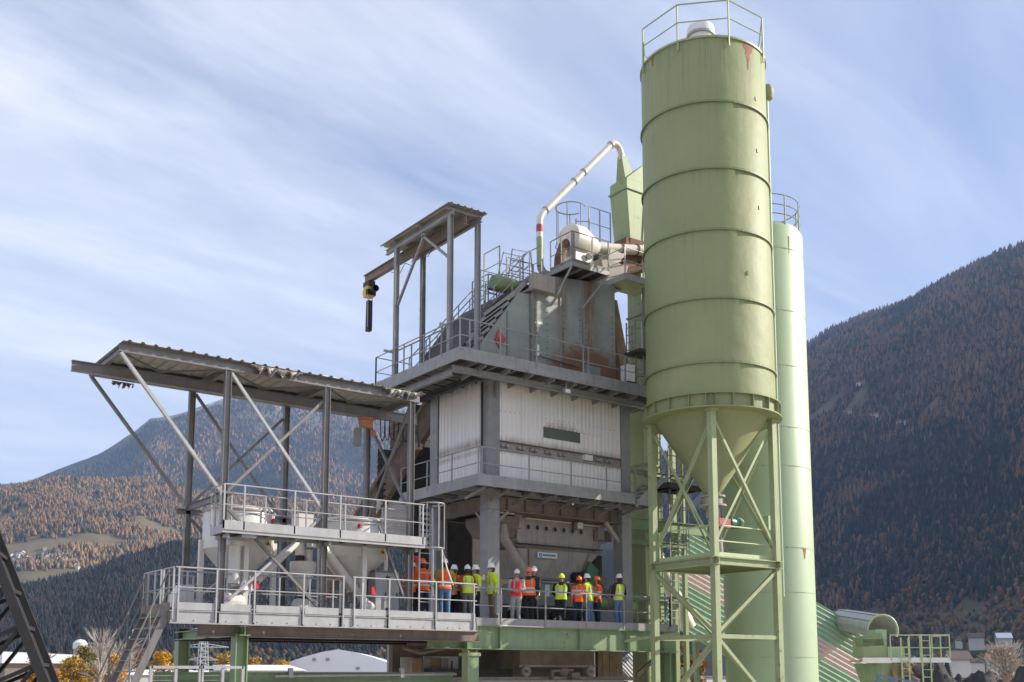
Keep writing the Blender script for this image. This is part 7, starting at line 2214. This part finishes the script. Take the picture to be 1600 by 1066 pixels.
def heap(x, y, rx, ry, h, seed, label):
    n = 36
    g_ = np.linspace(-1.15, 1.15, n)
    GX, GY = np.meshgrid(g_, g_, indexing='ij')
    rad = np.sqrt(GX ** 2 + GY ** 2)
    zz = h * np.clip(1 - rad, 0, 1) ** 0.8 * (0.75 + 0.6 * (fbm(GX * 3 + seed, GY * 3, 4, seed) - 0.3)) + 0.5 * h * (fbm(GX * 2.5 + 9, GY * 2.5 + seed, 4, seed + 5) - 0.42) * np.clip(1.1 - rad, 0, 1) * 2 - 0.05
    vs = [(x + rx * GX[i, j], y + ry * GY[i, j], float(zz[i, j])) for i in range(n) for j in range(n)]
    fs = [(i * n + j, (i + 1) * n + j, (i + 1) * n + j + 1, i * n + j + 1) for i in range(n - 1) for j in range(n - 1)]
    o = MB().add(vs, fs).build('asphalt_heap', 'asphalt_pile', None, smooth=True)
    return tag(o, label, 'heap')


heap(46.0, 14.4, 2.6, 3, 5.0, 3, 'dark heap of broken asphalt just right of the platform ladder')
heap(54.2, 16.6, 3.0, 3, 5.2, 6, 'grey asphalt heap in the middle at the right edge')
heap(60.5, 15.2, 3.4, 3, 5.8, 9, 'blackest asphalt heap at the lower right corner')
heap(38.5, 14.5, 3.5, 3, 4.2, 12, 'low dark heap behind the green transfer box')

# ================================================================== CABLES AND SMALL FITTINGS
cbl = thing('cable_tray', (1.0, 2.7, 10.2), 'thin cable tray and conduits running up the front left tower column', 'cable tray')
MB().box(TX0 - 0.05, TX0 - 0.002, 3.02, 3.16, 10.3, 13.85).build('tray', 'galv', cbl)
for k in range(3):
    MB().tube((TX0 - 0.07, 3.05 + 0.04 * k, 10.3), (TX0 - 0.07, 3.05 + 0.04 * k, 13.85), 0.012, 6).build('cable', 'black', cbl)
hc = thing('hanging_cable', (-1.5, 2.0, 11.4), 'black supply cable sagging from the canopy end to the tower wall', 'cable')
MB().path([(-1.7, 2.0, 11.95), (-0.8, 2.2, 11.5), (0.0, 3.4, 11.4), (1.0, 5.0, 11.65), (2.2, 6.8, 11.95)], 0.03, 6).build('cable', 'black', hc, smooth=True)
MB().box(0.0, 0.2, 3.5, 3.65, 11.32, 11.52).build('splice_box', 'brown', hc)
lm = thing('floodlight', (4.7, 1.5, 13.8), 'small grey floodlight under the upper platform edge', 'lamp')
MB().box(4.6, 4.85, 1.42, 1.58, 13.5, 13.66).build('head', 'grey', lm)
MB().box(4.70, 4.74, 1.48, 1.52, 13.66, 13.9).build('bracket', 'grey', lm)
MB().box(4.62, 4.83, 1.405, 1.419, 13.52, 13.64).build('glass', 'signwhite', lm)
for i, (x, y, z, dx_, n_) in enumerate(((-9.15, -0.02, 5.33, 0.28, 32),)):
    pass
bolts = MB()
for x in np.arange(-9.0, -0.05, 0.42):
    bolts.lathe([(0.016, 0.0), (0.016, -0.012), (0.0, -0.012)], (float(x), 0.003, DZ - 0.32), 6, axis='Y')
bo = bolts.build('bolt_row', 'dark', dk1)
bo['kind'] = 'stuff'
bolts = MB()
for x in np.arange(0.5, 9.2, 0.3):
    for z in (4.78, 5.37):
        bolts.lathe([(0.018, 0.0), (0.018, -0.014), (0.0, -0.014)], (float(x), 0.93, z), 6, axis='Y')
bo = bolts.build('bolt_row', 'girder', dk2)
bo['kind'] = 'stuff'
bolts = MB()
for x in (4.25, 4.75, 5.5, 6.25, 6.55, 7.85):
    for z in np.arange(14.5, 17.2, 0.22):
        bolts.lathe([(0.02, 0.0), (0.02, -0.014), (0.0, -0.014)], (x, HY - 0.021, float(z)), 6, axis='Y')
for k in range(12):
    bolts.lathe([(0.02, 0.0), (0.02, -0.014), (0.0, -0.014)], (2.0 + 0.125 * k, HY - 0.001, 14.7 + 0.0 * k), 6, axis='Y')
bo = bolts.build('bolt_row', 'dark', hs)
bo['kind'] = 'stuff'
